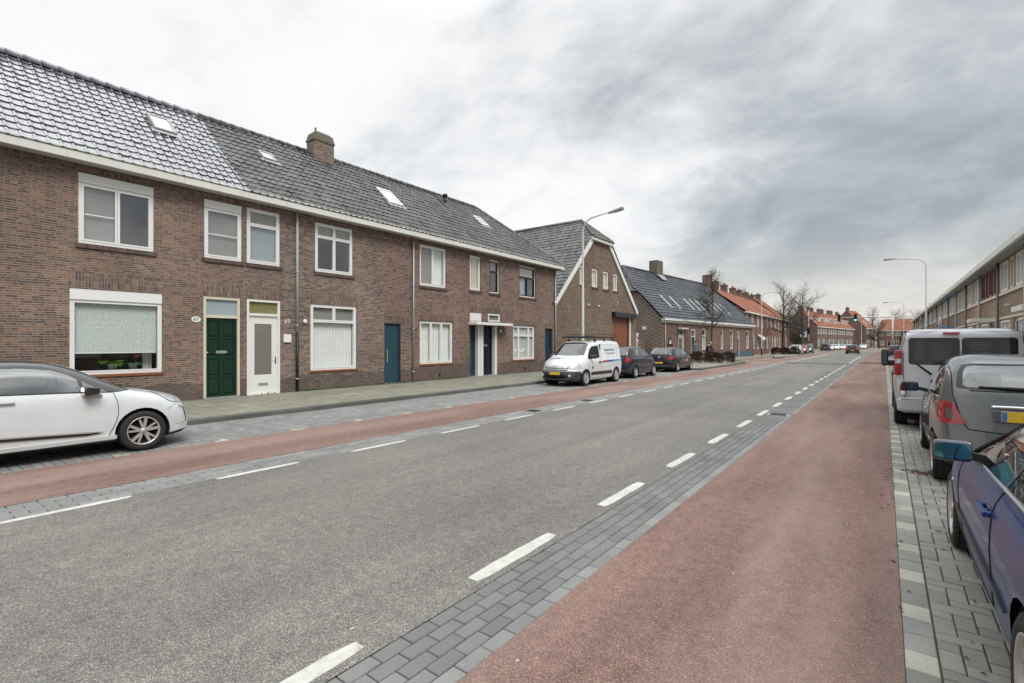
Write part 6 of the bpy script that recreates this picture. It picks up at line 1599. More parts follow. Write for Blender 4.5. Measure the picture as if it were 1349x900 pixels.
blue_coupe()
# --- white delivery van facing us on the left
spb=dict(L=4.38,top=[(0,.72),(.01,1.1),(.03,1.55),(.08,1.73),(.2,1.79),(.6,1.815),(1.6,1.82),(2.3,1.80),(2.65,1.74),(2.95,1.58),(3.40,1.23),(3.55,1.145),(3.75,1.10),(4.05,1.01),(4.22,.88),(4.33,.68),(4.38,.45)],
 belt=[(0,.66),(.05,1.05),(.4,1.08),(2.6,1.06),(3.3,1.02),(3.7,.93),(4.05,.80),(4.25,.6),(4.38,.38)],bot=[(0,.36),(.2,.26),(4.1,.2),(4.38,.28)],
 hw=[(0,.80),(.05,.86),(.3,.895),(1,.905),(3.0,.905),(3.5,.895),(3.95,.86),(4.2,.77),(4.38,.62)],tum=[(0,.12),(2,.14),(3,.2),(4.3,.2)],n=[(0,8),(2,7),(2.9,5),(3.6,3.2),(4.38,2.6)],bow=(.30,.05))
def white_van():
    L=4.38; car=empty('parked_van',(-10.27,20.72-L/2,0),BACK,'white delivery van with dark front bumper and roof rack facing us on the left','van','cars parked along the left kerb')
    c=Car(spb,80); c.freeze()
    for sg in (1,-1):
        c.take(c.cut([(2.22,1.10),(3.18,1.05),(3.10,1.20),(2.86,1.45),(2.66,1.56),(2.26,1.60),(2.20,1.55)],'y',c.side(sg)),'door_window',M['car_glass_dark'],car,off=-.003)
        c.take(c.cut([(3.78,.72),(3.74,.80),(3.80,.94),(4.02,.90),(4.20,.78),(4.24,.70),(4.05,.68)],'y',lambda f,cc,sg=sg: cc.y*sg>.33),'headlight',M['clear_lens'],car,off=.006)
        c.take(c.cut([(-.01,.86),(.10,.86),(.10,1.35),(-.01,1.35)],'y',lambda f,cc,sg=sg: cc.y*sg>.6),'tail_light',M['red_lens'],car,off=.006)
    c.take(c.cut([(2.72,-.60),(2.70,-.4),(2.69,0),(2.70,.4),(2.72,.60),(3.32,.72),(3.44,.5),(3.47,0),(3.44,-.5),(3.32,-.72)],'z',lambda f,cc: f.normal.z>.3 and cc.z>1.0),'windscreen',M['car_glass_clear'],car,off=-.003)
    # dark bumper
    for sg in (1,-1): c.mark(c.cut([(3.74,.1),(4.6,.1),(4.6,.60),(4.2,.60),(3.90,.585),(3.74,.56)],'y',lambda f,cc,sg=sg: cc.y*sg>-.001),1)
    fr=lambda f,cc: cc.x>3.9 and f.normal.x>.2
    c.take(c.cut([(-.36,.33),(.36,.33),(.50,.48),(-.50,.48)],'x',fr),'lower_grille',M['black'],car,off=-.01)
    c.take(c.cut([(-.50,.62),(.50,.62),(.52,.665),(-.52,.665)],'x',fr),'upper_grille',M['black'],car,off=-.008)
    arches(c,car,[.70,3.43],.315,.05)
    d=MB()
    for sg in (1,-1):
        c.line(d,[(2.16,1.66),(2.12,1.1),(2.12,.36),(2.3,.30),(3.05,.30),(3.12,.5),(3.22,.98)],sg,.005); c.line(d,[(2.10,.9),(.7,.92)],sg,.004); c.line(d,[(.55,1.08),(.52,1.5),(.75,1.63),(2.05,1.64)],sg,.004)
    d.build('panel_gaps',M['seam'],car)
    def onfront(y,z,off=.004):
        h=c.tree.ray_cast(Vector((8,y,z)),Vector((-1,0,0))); return h[0]+Vector((off,0,0)) if h[0] else Vector((L,y,z))
    # double chevron line over the bonnet edge
    b=MB()
    for dz in (0,.045):
        b.tube([onfront(y,z+dz,.008) for y,z in ((-.5,.735),(-.25,.728),(-.12,.73),(0,.785),(.12,.73),(.25,.728),(.5,.735))],.010 if dz==0 else .008,6)
    b.build('grille_chevrons',M['chrome'],car)
    b=MB(); b.tube([onfront(y,.715,.004) for y in (-.52,-.3,-.1,.1,.3,.52)],.016,6); b.build('bonnet_grille',M['black'],car)
    p=onfront(0,.515,.012); plate(car,p.x,.515,1,.5,.11)
    for sg in (1,-1):
        b=MB(); q=onfront(sg*.60,.42,.006); b.sphere(q,.055,0,12,sc=(.5,1,1)); b.build('fog_lamp',M['clear_lens'],car)
        b=MB(); c.band(b,1.15,3.02,lambda q:.48,.13,sg,.016,taper=False); b.build('side_moulding',M['plastic'],car)
        q=c.onside(2.27,.92,sg,.02); b=MB(); b.bbox(q.x-.1,q.x+.1,q.y-.014,q.y+.014,q.z-.025,q.z+.025,.01); b.build('door_handle',M['black'],car)
        mirror_part(car,3.0,.86*sg,1.15,sg,M['plastic'],s=1.05)
        # coloured stripe and lettering on the flank
        b=MB(); c.band(b,1.55,2.02,lambda q:.93,.085,sg,.003,0,taper=False); c.band(b,1.0,1.55,lambda q:.945,.085,sg,.003,1,taper=False); c.band(b,.12,1.0,lambda q:.955,.085,sg,.003,2,taper=False)
        st=b.build('side_stripe',[M['stripe_red'],M['stripe_blue'],M['stripe_light']],car)
        q=c.onside(1.2,1.40,sg,.004)
        t1=text_mesh(car,'lettering','huppertzbouwen',.155,M['stripe_blue'],(1.22,q.y+sg*.004,1.42),(pi/2,0,0 if sg<0 else pi),ext=.001,sx=.9); 
        q=c.onside(1.2,1.24,sg,.004); text_mesh(car,'lettering','warmtetechniek.nl',.105,M['stripe_red'],(1.18,q.y+sg*.008,1.27),(pi/2,0,0 if sg<0 else pi),ext=.001,sx=1.05)
        q=c.onside(2.75,.72,sg,.004); b=MB(); b.bbox(2.86,2.96,q.y-.004,q.y+.006*sg,.66,.76,.002); b.build('door_emblem',M['plastic'],car)
    # small dark emblems on the bonnet
    h=c.tree.ray_cast(Vector((3.74,-.30,3)),Vector((0,0,-1))); b=MB()
    for (yy,w) in ((.46,.10),(.30,.05),(.14,.11)):
        hh=c.tree.ray_cast(Vector((3.78,-yy,3)),Vector((0,0,-1)))[0]; b.bbox(3.71,3.85,hh.y-w/2,hh.y+w/2,hh.z-.01,hh.z+.006,.003)
    b.build('bonnet_emblem',M['stripe_navy'],car)
    # roof rack with a rolled tube
    b=MB()
    for x in (.5,1.35,2.2):
        b.tube([(x,-.62,1.84),(x,-.62,1.93),(x,.62,1.93),(x,.62,1.84)],.018,8)
        for s in (-.62,.62): b.bbox(x-.05,x+.05,s-.04,s+.04,1.74,1.86,.01)
    for s in (-.66,.66):
        b.tube([(.3,s,1.95),(2.4,s,1.95)],.018,8); b.tube([(.3,s,2.08),(2.4,s,2.08)],.012,8)
        for x in (.3,.8,1.35,1.9,2.4): b.tube([(x,s,1.95),(x,s,2.08)],.01,6)
    b.build('roof_rack',M['black'],car)
    b=MB(); b.bbox(2.35,2.62,-.72,.72,1.92,1.99,.02); b.build('rack_deflector',M['plastic'],car)
    b=MB(); b.tube([(2.45,0,1.78),(2.40,0,1.92)],.007,6); b.build('antenna',M['black'],car)
    finish(c,car,[P['white'],M['plastic']])
    for x in (.70,3.43):
        for sg in (1,-1): wheel(car,x,.80*sg,.315,.2,sg,'cap','hubcap',.66)
    it=MB(); it.box(.3,3.4,-.8,.8,.3,.7); it.box(2.05,2.1,-.8,.8,.7,1.65); it.bbox(2.95,3.45,-.74,.74,.7,1.06,.06); it.build('interior',M['seat'],car)
    seat(car,2.55,.42); seat(car,2.55,-.42)
    shift(car,L)
M['stripe_red']=mat('stripe_red',(.45,.03,.03),.4); M['stripe_blue']=mat('stripe_blue',(.03,.10,.34),.4); M['stripe_light']=mat('stripe_light_blue',(.08,.32,.56),.4); M['stripe_navy']=mat('emblem_navy',(.02,.03,.12),.4)
white_van()
# --- two dark hatchbacks behind the van
def scaled(L,H,W):
    k=L/4.05; h=H/1.45; w=W/.875
    return dict(L=L,top=[(a*k,b*h) for a,b in HATCH['top']],belt=[(a*k,b*h) for a,b in HATCH['belt']],bot=[(a*k,b) for a,b in HATCH['bot']],hw=[(a*k,b*w) for a,b in HATCH['hw']],tum=HATCH['tum'],n=HATCH['n'],bow=HATCH['bow'])
def badge_ring(c,car,z,x=None):
    h=c.tree.ray_cast(Vector((-2,0,z)),Vector((1,0,0)))
    b=MB(); b.lathe([(.05,0),(.055,.012),(.045,.016)],Matrix.Translation(h[0])@Matrix.Rotation(-pi/2,4,'Y'),20); 
    p=h[0]+Vector((-.012,0,0)); b.tube([p+Vector((0,.035,.03)),p+Vector((0,.0,-.04)),p+Vector((0,-.035,.03))],.006,6); b.build('badge',M['chrome'],car)
    w=MB(); q0=c.tree.ray_cast(Vector((-2,.0,z+.17)),Vector((1,0,0)))[0]; w.tube([q0+Vector((-.02,.0,0)),q0+Vector((-.02,.32,.01))],.012,6); w.build('rear_wiper',M['black'],car)
def polo_extra(c,car):
    badge_ring(c,car,.84)
    for sg in (-1,1):
        q=c.onside(2.15,.66,sg,.004); r=(pi/2,0,0 if sg<0 else pi)
        bx=MB(); n=16; y=q.y+sg*.01
        bx.add([(1.95+.12*cos(2*pi*k/n),y,.67+.12*sin(2*pi*k/n)) for k in range(n)],[tuple(range(n))]); bx.build('door_emblem',M['stripe_red'],car)
        text_mesh(car,'lettering','K' if sg<0 else 'RT',.26,M['white'],(1.70,y,.67),r,ext=.001); text_mesh(car,'lettering','ART' if sg<0 else 'K',.26,M['white'],(2.36,y,.67),r,ext=.001,sx=.9)
hatch('parked_car','navy blue tall hatchback parked right behind the white delivery van',-10.36,21.78+3.83/2,FWD,P['navy'],'cars parked along the left kerb',sp=scaled(3.83,1.54,.84),R=.30,rimst='cap',glass='car_glass_clear',extra=lambda c,car:badge_ring(c,car,.92))
hatch('parked_car','nearly black hatchback with white door lettering, parked ahead of the navy blue one',-10.5,28.1+4.05/2,FWD,P['ink'],'cars parked along the left kerb',R=.32,rimst='many',glass='car_glass_clear',extra=polo_extra)
# --- far traffic and far parked cars
M['brake_glow']=mat('red_light_on',(.40,.012,.012),.3,emit=.5)
def far_car(label,x,y,rz,p,name='parked_car',sc=(4.05,1.45,.875),grp='far parked cars'):
    return hatch(name,label,x+bendx(y),y,rz,P[p],grp,sp=scaled(*sc),detail=False,N=36,glass='car_glass_dark')
dc=far_car('dark car with red tail lights driving away in the right lane',-4.0,95,FWD,'dark',name='driving_car',sc=(4.3,1.45,.89),grp=None)
for ch in dc.children:
    if ch.name.startswith('tail_light'): ch.data.materials[0]=M['brake_glow']
far_car('light silver car behind the second red hedge, first of three',-10.6,84.5,BACK,'lsilver')
far_car('red car squeezed between two cars behind the second red hedge',-10.5,90.5,BACK,'red')
far_car('dark grey car behind the red one near the striped signal post',-10.4,97,BACK,'dark')
far_car('dark tall car with red tail lights beyond the junction on the left',-10.5,128,FWD,'navy',sc=(4.4,1.7,.9))
far_car('light silver car parked directly ahead of the dark tall car beyond the junction',-10.6,135,BACK,'lsilver')
far_car('white car parked before the red dormered row, left of the driving car',-10.7,143,BACK,'white')
far_car('pale car third in the line before the red dormered row',-10.7,150,BACK,'lsilver')
far_car('white car half hidden by the driving car roof',-10.7,157,BACK,'white')
far_car('white car parked far off just right of the driving car',-10.2,172,BACK,'white')
far_car('black car far ahead at the right kerb, peeping past the silver van mirror',1.2,80,FWD,'ink',grp='cars parked along the right kerb')
# ------------------------------------------------------------------ lamps, signals, signs
def lamp_post(loc,rz,label,h=8.0,arm=1.9,rise=.5,head_tilt=.12,dark_base=False,m='pole'):
    """tapered post with a curved arm (local +x) > lamp_head"""
    r=empty('street_lamp',loc,rz,label,'street lamp','street lamps')
    p=MB(); pts=[(0,0,0),(0,0,.9)]; rad=[.085,.085]
    pts+= [(0,0,.95),(0,0,4.4)]; rad+=[.068,.06]; pts+=[(0,0,4.42),(0,0,h-.75)]; rad+=[.052,.042]
    for k in range(1,9):
        a=pi/2*k/8; pts.append((.6*(1-cos(a)),0,h-.75+.6*sin(a)+rise*.15*k/8)); rad.append(.036)
    pts.append((arm-.35,0,h-.15+rise*.6)); rad.append(.032)
    p.tube(pts,rad,12); p.build('post',M[m],r)
    q=MB(); q.bbox(-.05,.10,-.055,.055,.45,.95,.01); q.build('service_door',M['grey'],r)
    hd=MB(); bm=bmesh.new(); bmesh.ops.create_cube(bm,size=1)
    for v in bm.verts:
        v.co=Vector((v.co.x*.78,v.co.y*.24*(1 if v.co.x>0 else .5),v.co.z*(.13 if v.co.x>0 else .09)))
    bmesh.ops.bevel(bm,geom=bm.edges[:],offset=.035,segments=3,affect='EDGES',profile=.6)
    z=h-.15+rise*.6+.02; T=Matrix.Translation((arm,0,z))@Matrix.Rotation(-head_tilt,4,'Y'); hd.bm(bm,0,True,T); bm.free()
    hh=hd.build('lamp_head',M['steel'],r)
    g=MB(); vs=[T@Vector(v) for v in ((-.1,-.085,-.067),(.34,-.085,-.067),(.34,.085,-.067),(-.1,.085,-.067),(-.05,-.06,-.09),(.29,-.06,-.09),(.29,.06,-.09),(-.05,.06,-.09))]
    g.add(vs,[(4,5,6,7),(0,1,5,4),(1,2,6,5),(2,3,7,6),(3,0,4,7)]); g.build('lamp_glass',M['clear_lens'],hh)
    if dark_base:
        q=MB(); q.tube([(0,0,0),(0,0,.95)],.095,12); q.build('base_sleeve',M['black'],r)
    return r
lamp_post((-11.9,21.6,.1),0,'tall grey lamp post rising behind the white delivery van, before the gabled house',h=7.85,arm=1.75,rise=.25,head_tilt=.16)
lamp_post((2.62,50.6,.1),pi,'grey lamp post above the silver van roof, arm reaching left over the street',h=8.35,arm=2.3,rise=.35,head_tilt=-.02)
lamp_post((2.5,101,.1),pi,'farther right lamp post, just left of the one above the silver van',h=8.35,arm=2.3,rise=0,head_tilt=0)
lamp_post((-12.5,69.5,.1),0,'grey lamp post with black base sleeve before the orange-brick houses',h=8.1,arm=2.4,rise=.1,head_tilt=0,dark_base=True)
lamp_post((-5.2+bendx(0),172,0),0,'smallest far lamp post in front of the tall gable at the street end',h=8.2,arm=2.2,rise=.5)
M['green_on']=mat('green_signal',(.05,.95,.55),.4,emit=3.0)
M['lens_off']=mat('dark_lens',(.03,.02,.02),.3)
def signal_head(par,x,y,z,lit,back=False,s=1.0):
    b=MB(); b.bbox(x-.19*s,x+.19*s,y,y+.16,z-.55*s,z+.55*s,.05)
    for k in (-1,0,1):
        if not back: b.lathe([(.13*s,0),(.13*s,.16),(.12*s,.16),(.12*s,0)],Matrix.Translation((x,y,z-.33*s*k))@Matrix.Rotation(pi/2,4,'X'),14)
    o=b.build('signal_head',M['black'],par)
    if not back:
        for k,m in ((-1,'lens_off'),(0,'lens_off'),(1,'green_on' if lit else 'lens_off')):
            q=MB(); q.lathe([(.001,.012),(.115*s,.002)],Matrix.Translation((x,y,z-.33*s*k))@Matrix.Rotation(pi/2,4,'X'),16); q.build('signal_lens',M[m],o)
    return o
gr=empty('traffic_signal_gantry',(.95,88.5,0),0,'grey traffic light gantry with a green light hanging over the road','traffic light')
b=MB(); b.tube([(0,0,0),(0,0,5.75)],[.12,.09],12); b.tube([(.5,0,5.42),(-6.6,0,5.50)],[.085,.06],10); b.build('gantry_frame',M['pole'],gr)
signal_head(gr,-4.35,-.2,5.42,True,s=1.05); signal_head(gr,-6.35,-.2,5.45,False,s=1.0)
sp_=empty('signal_post',(-11.6,110,0),0,'black and white striped post carrying a dark traffic light and blue sign','traffic light')
b=MB(); b.tube([(0,0,0),(0,0,8.0)],[.1,.06],10); 
for k in range(3): b.tube([(0,0,.3+k*.7),(0,0,.65+k*.7)],.108,10,1)
b.build('post',[M['pole'],M['black']],sp_); signal_head(sp_,0,-.2,4.0,False,s=1.1)
b=MB(); b.bbox(-1.1,-.15,-.03,.0,4.2,4.5,.01); b.build('street_name_plate',M['plate_blue'],sp_)
sg_=empty('parking_sign',(-12.3,108.6,0),0,'white sign with blue centre on a thin post beside the striped signal post','road sign')
b=MB(); b.tube([(0,0,0),(0,0,3.9)],.035,8); b.build('post',M['steel'],sg_); b=MB(); b.bbox(-.55,.55,-.06,-.04,2.8,3.9,.02); b.box(-.28,.28,-.066,-.061,3.1,3.62,1); b.build('sign_panel',[M['white'],M['plate_blue']],sg_)
is_=empty('kerb_island',(-9.6,63,0),0,'small stone-edged traffic island at the mouth of the red side crossing','traffic island')
b=MB(); b.add([(.55*cos(a)*(1.0),2.2*sin(a),z) for z in (0,.12) for a in [2*pi*k/16 for k in range(16)]],[tuple(range(16,32))]+[(k,(k+1)%16,16+(k+1)%16,16+k) for k in range(16)]); b.build('kerb_ring',M['kerb'],is_)
b=MB()
for k in range(9): b.sphere((random.uniform(-.3,.3),random.uniform(-1.6,1.6),.16),random.uniform(.08,.16),0,8)
b.build('stones',M['pav_white'],is_)
# ------------------------------------------------------------------ trees, hedges
def tree(name,loc,label,h,spread,seed,leaves=0,trunk_r=.16,upright=.6,lv=6,first=.28,m='twig',nb=3,cat='tree',group='bare winter trees'):
    rr=random.Random(seed); r=empty(name,loc,0,label,cat,group)
    t=MB(); tw=MB(); lf=MB()
    pts=[(0,0,0)]; x=y=0; n=10
    for k in range(1,n+1): x+=rr.gauss(0,.03); y+=rr.gauss(0,.03); pts.append((x,y,h*.86*k/n))
    rad=[trunk_r*(1.25 if k==0 else 1)*(1-.93*k/n)+.008 for k in range(n+1)]
    t.tube(pts,rad,9)
    def branch(p,d,L,rad,dep):
        q=[p]; dd=d.copy(); m=5 if dep>1 else 3
        for k in range(m):
            dd=(dd+Vector((rr.gauss(0,.2),rr.gauss(0,.2),rr.gauss(.02,.14)+upright*.03))).normalized(); q.append(q[-1]+dd*(L/m))
        (tw).tube(q,[rad*(1-.7*k/m) for k in range(m+1)],5 if dep>2 else 3,0,cap=False)
        if dep<=0:
            return
        for k in range(1,m+1):
            for _ in range(nb if k<m else 2):
                if rr.random()<.80:
                    a=Vector((rr.gauss(0,1),rr.gauss(0,1),rr.gauss(0,.5))).normalized(); nd=(dd*.7+a*.85+Vector((0,0,upright*.16))).normalized()
                    branch(q[k],nd,L*rr.uniform(.42,.66),rad*(1-.6*k/m)*.55,dep-1)
        if leaves:
            for k in range(1,m+1):
                for _ in range(leaves):
                    c=q[k]+Vector((rr.gauss(0,.1),rr.gauss(0,.1),rr.gauss(0,.1))); s=rr.uniform(.025,.055); u=Vector((rr.gauss(0,1),rr.gauss(0,1),rr.gauss(0,1))).normalized(); v=u.orthogonal().normalized()
                    lf.add([c-u*s,c+v*s*.6,c+u*s,c-v*s*.6],[(0,1,2,3)],0,rr.random())
    nbr=int(lv*2.2)
    for k in range(nbr):
        f=first+(1-first)*(k+.5)/nbr*.97; i=min(n-1,int(f*n)); p=Vector(pts[i]).lerp(Vector(pts[i+1]),f*n-i)
        a=rr.random()*2*pi+k*2.4; e=upright*.55+ .75*(f-.3); d=Vector((cos(a)*cos(e),sin(a)*cos(e),sin(e)))
        branch(p,d,spread*(1.15-f*.75)*rr.uniform(.8,1.15),rad[i]*.5+.006,2)
    t.build('trunk',M['bark'],r); c=tw.build('crown',M[m],r)
    if leaves: lf.build('leaves',M['leafdry'],c)
    return r
tree('street_tree',(-12.2,45.5,.1),'slender young street tree keeping dry leaves, before the low slate-roofed house',8.9,2.0,3,leaves=5,trunk_r=.11,upright=.55,lv=7,first=.33,group=None)
tree('bare_tree',(-12.0,83,.1),'bare tree behind the second red hedge, in front of the orange-brick houses',11.3,4.2,5,trunk_r=.24,lv=8,upright=.85,first=.25)
tree('bare_tree',(-12.0,104,.1),'bare tree just right of the hedge tree, standing over the dark gable',12.8,5.0,8,trunk_r=.26,lv=8,upright=.85,first=.25)
tree('bare_tree',(-17.6,136,.1),'low dense bare tree against the dark brick gable at the junction',8.8,4.2,11,trunk_r=.2,lv=13,upright=.5,first=.12,nb=6)
tree('bare_tree',(-1.2,186,0),'dark bare tree in front of the orange-brick street-end house',9.5,3.6,19,trunk_r=.2,lv=10,upright=.6,first=.2,nb=4)
for k,(X,Y,h,s) in enumerate([(-3.5,230,17,4.5),(3.5,235,15,7),(9,225,14,6),(14,238,18,4.2),(21,230,17,4.5),(27,240,18,5)]):
    tree('bare_tree',(X,Y,0),['tall narrow bare tree behind the tall gable at the street end','broad bare tree behind the roofs at the street end','rounded bare tree directly behind the traffic light gantry','narrow bare tree seen right of the farther right lamp post','bare tree rising beside the far end of the right row','last bare tree at the right, touching the right row roofline'][k],h,s,20+k,trunk_r=.3,lv=9,upright=1.0 if s<5 else .8,nb=3)
tree('bare_tree',(-20.5,96,.0),'twiggy treetop showing above the red-roofed row chimneys',12.6,4,41,trunk_r=.2,lv=7,upright=.8)
def hedge(loc,rz,L,W,H,label,seed):
    rr=random.Random(seed); r=empty('hedge',loc,rz,label,'hedge','dark red beech hedges')
    f=MB(); s=MB()
    for k in range(int(L*W*H*8200)):
        x=rr.uniform(-W/2,W/2); y=rr.uniform(-L/2,L/2); z=rr.uniform(.03,H)
        top=H*(.86+.10*sin(y*5.1+seed)+.07*sin(y*13.7+2*seed)); side=W/2*(.80+.16*sin(y*7.3+3*seed)+.08*sin(z*11+y*3))
        if z>top or abs(x)>side: continue
        if abs(x)<W*.25 and abs(y)<L*.46 and z<H*.7: continue
        if z<.28*H and rr.random()<.55: continue
        q=.04; u=Vector((rr.gauss(0,1),rr.gauss(0,1),rr.gauss(0,1))).normalized(); v=u.orthogonal().normalized(); c=Vector((x+rr.gauss(0,.03),y+rr.gauss(0,.04),z+rr.gauss(0,.03)))
        f.add([c-u*q,c+v*q*.6,c+u*q,c-v*q*.6],[(0,1,2,3)],0,rr.random())
    for k in range(int(L*7)):
        x=rr.uniform(-W*.45,W*.45); y=rr.uniform(-L/2,L/2); s.tube([(x,y,0),(x+rr.gauss(0,.06),y+rr.gauss(0,.06),H*.55),(x+rr.gauss(0,.1),y+rr.gauss(0,.1),H*.98)],.006,3,cap=False)
    s.build('stems',M['twig'],r); f.build('leaves',M['hedge'],r); return r
hedge((-11.0,40.9,.1),radians(-54),3.6,.7,.95,'dark red clipped hedge at the pavement nose, in front of the two people',1)
hedge((-11.0,77.8,.1),radians(-60),3.6,.9,1.05,'second dark red clipped hedge farther along, before the parked silver car',2)
# ------------------------------------------------------------------ people
def person(loc,rz,label,joints,radii,edges,mats,head_r=.11,hair=None,coat=None,coatm=None,legm=None):
    r=empty('person',loc,rz,label,'person')
    me=bpy.data.meshes.new('body'); me.from_pydata(joints,edges,[]); me.materials.append(mats)
    o=link('body',me,r); sk=o.modifiers.new('skin','SKIN'); sk.use_smooth_shade=True
    me.skin_vertices.new() if not me.skin_vertices else None
    for i,q in enumerate(radii): me.skin_vertices[0].data[i].radius=q
    me.skin_vertices[0].data[0].use_root=True
    ss=o.modifiers.new('sub','SUBSURF'); ss.levels=1; ss.render_levels=2
    return r,o
def clothes_mat(name,zs):
    """skin / garment colours by height on the figure: trousers, jacket, head"""
    m,t,b=newmat(name); ob=t.obj(); sx=t.node('ShaderNodeSeparateXYZ'); t.link(ob,sx.inputs[0])
    c=t.ramp(t.math('DIVIDE',sx.outputs[2],2.0),[(z/2.0,col) for z,col in zs],'CONSTANT')
    n=t.noise(ob,14,4); c=t.mix(1,c,t.ramp(n,[(.3,.8),(.7,1.2)]),'MULTIPLY'); t.link(c,b.inputs['Base Color']); b.inputs['Roughness'].default_value=.85; return m
def figure(stoop=0,arms='down'):
    J=[(0,0,.95),(0,0,1.15),(stoop*.6,0,1.36-stoop*.12),(stoop*.9,0,1.46-stoop*.2),(stoop*1.15,0,1.53-stoop*.26),(stoop*1.3,0,1.64-stoop*.34),(stoop*1.35,0,1.74-stoop*.36)]
    R=[(.155,.125),(.15,.12),(.175,.12),(.11,.09),(.055,.055),(.088,.098),(.075,.08)]
    E=[(0,1),(1,2),(2,3),(3,4),(4,5),(5,6)]
    for s in (1,-1):
        a=len(J); sh=(stoop*.75,.19*s,1.40-stoop*.15)
        if arms=='down': J+=[sh,(stoop*.5+.0,.26*s,1.12),(.10,.27*s,.88),(.13,.265*s,.79)]
        else: J+=[sh,(stoop*.75+.12,.24*s,1.14),(stoop*.9+.30,.17*s,1.02),(stoop*.9+.38,.15*s,1.0)]
        R+=[(.072,.072),(.055,.055),(.042,.042),(.045,.03)]; E+=[(3,a),(a,a+1),(a+1,a+2),(a+2,a+3)]
        b=len(J); J+=[(0,.10*s,.86),(.02,.11*s,.48),(-.03,.12*s,.09),(.12,.13*s,.05)]; R+=[(.10,.10),(.07,.07),(.05,.05),(.045,.04)]; E+=[(0,b),(b,b+1),(b+1,b+2),(b+2,b+3)]
    return J,R,E
def face(r,o,hx,hz,hair,hairm,cap=False):
    f=MB(); f.sphere((hx-.012,0,hz+.035),.108,0,14,sc=(1,.92,1.05) if not cap else (1.02,.95,.9)); 
    if cap: f.bbox(hx+.05,hx+.19,-.07,.07,hz+.045,hz+.065,.008)
    f.build(hair,hairm,r)
    e=MB()
    for s in (1,-1): e.sphere((hx+.088,.035*s,hz),.012,0,6)
    e.build('eyes',M['black'],r); n=MB(); n.add([(hx+.085,-.014,hz-.04),(hx+.085,.014,hz-.04),(hx+.115,0,hz-.036),(hx+.09,0,hz+.005)],[(0,1,2),(1,3,2),(3,0,2)]); n.add([(hx+.092,-.025,hz-.066),(hx+.092,.025,hz-.066),(hx+.092,.02,hz-.074),(hx+.092,-.02,hz-.074)],[(0,1,2,3)]); n.build('nose',M['skin'],r)
J,R_,E_=figure(0)
r,o=person((-12.95,43.4,.1),radians(-70),'man in a grey-blue jacket and dark cap standing behind the red hedge',J,R_,E_,clothes_mat('man_clothes',[(0,(.015,.015,.017)),(.86,(.12,.15,.18)),(1.52,(.42,.26,.20))]))
face(r,o,.0,1.70,'cap',M['black'],True)
J,R_,E_=figure(.28,'fwd')
r,o=person((-12.2,44.1,.1),radians(-20),'fair-haired person in a dark coat bending forward behind the red hedge',J,R_,E_,clothes_mat('woman_clothes',[(0,(.02,.02,.03)),(.55,(.014,.014,.016)),(1.36,(.42,.26,.20))]))
face(r,o,.372,1.58,'hair',mat('fair_hair',(.42,.29,.14),.7))
b=MB(); b.bbox(-.07,.07,-.16,.16,.55,.95,.03); b.tube([(0,-.1,.95),(.0,0,1.12),(0,.1,.95)],.01,6); bg=b.build('shopping_bag',mat('bag_blue',(.05,.05,.25),.6)); bg.location=(-11.9,44.0,.1); tag(bg,'blue bag hanging at the side of the bending fair-haired person','bag')
b=MB(); b.bbox(-.35,.35,-.22,.22,.35,.78,.1); b.tube([(.35,0,.7),(.62,0,1.0)],.014,8)
for xx in (-.25,.25):
    for yy in (-.22,.22): b.lathe([(.001,-.02),(.12,-.02),(.12,.02),(.001,.02)],Matrix.Translation((xx,yy,.12))@Matrix.Rotation(pi/2,4,'X'),14,1)
pr=b.build('pushchair',[M['navy'],M['rubber']]); pr.location=(-11.5,44.9,.1); pr.rotation_euler=(0,0,radians(60)); tag(pr,'black pushchair beside the slender tree behind the red hedge','pushchair')

# ------------------------------------------------------------------ sky, light, camera
SUN_EL=radians(47); SUN_AZ=radians(112)     # azimuth clockwise from +Y
w=bpy.data.worlds.new('World'); scn.world=w; w.use_nodes=True
nt=w.node_tree; nd=nt.nodes; 
class WT(NT):
    def __init__(s): s.t=nt; s.n=nt.nodes; s.l=nt.links
t=WT(); bg=nd['Background']; out=nd['World Output']
sky=t.node('ShaderNodeTexSky'); sky.sky_type='NISHITA'; sky.sun_disc=False; sky.sun_elevation=SUN_EL; sky.sun_rotation=SUN_AZ
t.link(sky.outputs[0],bg.inputs[0]); bg.inputs[1].default_value=.10
tc=t.node('ShaderNodeTexCoord'); sx=t.node('ShaderNodeSeparateXYZ'); t.link(tc.outputs['Generated'],sx.inputs[0])
X_,Y_,Z_=sx.outputs
zc=t.math('MAXIMUM',Z_,0.0); dn=t.math('ADD',zc,.42)
cb=t.node('ShaderNodeCombineXYZ'); t.link(t.math('DIVIDE',X_,dn),cb.inputs[0]); t.link(t.math('DIVIDE',Y_,dn),cb.inputs[1])
mp=t.node('ShaderNodeMapping'); mp.inputs['Rotation'].default_value=(0,0,radians(25)); mp.inputs['Scale'].default_value=(.9,1.15,1); mp.inputs['Location'].default_value=(3.1,1.7,0); t.link(cb.outputs[0],mp.inputs[0])
n1=t.node('ShaderNodeTexNoise'); n1.inputs['Scale'].default_value=1.05; n1.inputs['Detail'].default_value=9; n1.inputs['Roughness'].default_value=.55; n1.inputs['Distortion'].default_value=.35; t.link(mp.outputs[0],n1.inputs['Vector'])
n2=t.node('ShaderNodeTexNoise'); n2.inputs['Scale'].default_value=3.4; n2.inputs['Detail'].default_value=8; n2.inputs['Roughness'].default_value=.6; n2.inputs['Distortion'].default_value=.5; t.link(mp.outputs[0],n2.inputs['Vector'])
n3=t.node('ShaderNodeTexNoise'); n3.inputs['Scale'].default_value=8.5; n3.inputs['Detail'].default_value=6; n3.inputs['Roughness'].default_value=.6; t.link(mp.outputs[0],n3.inputs['Vector'])
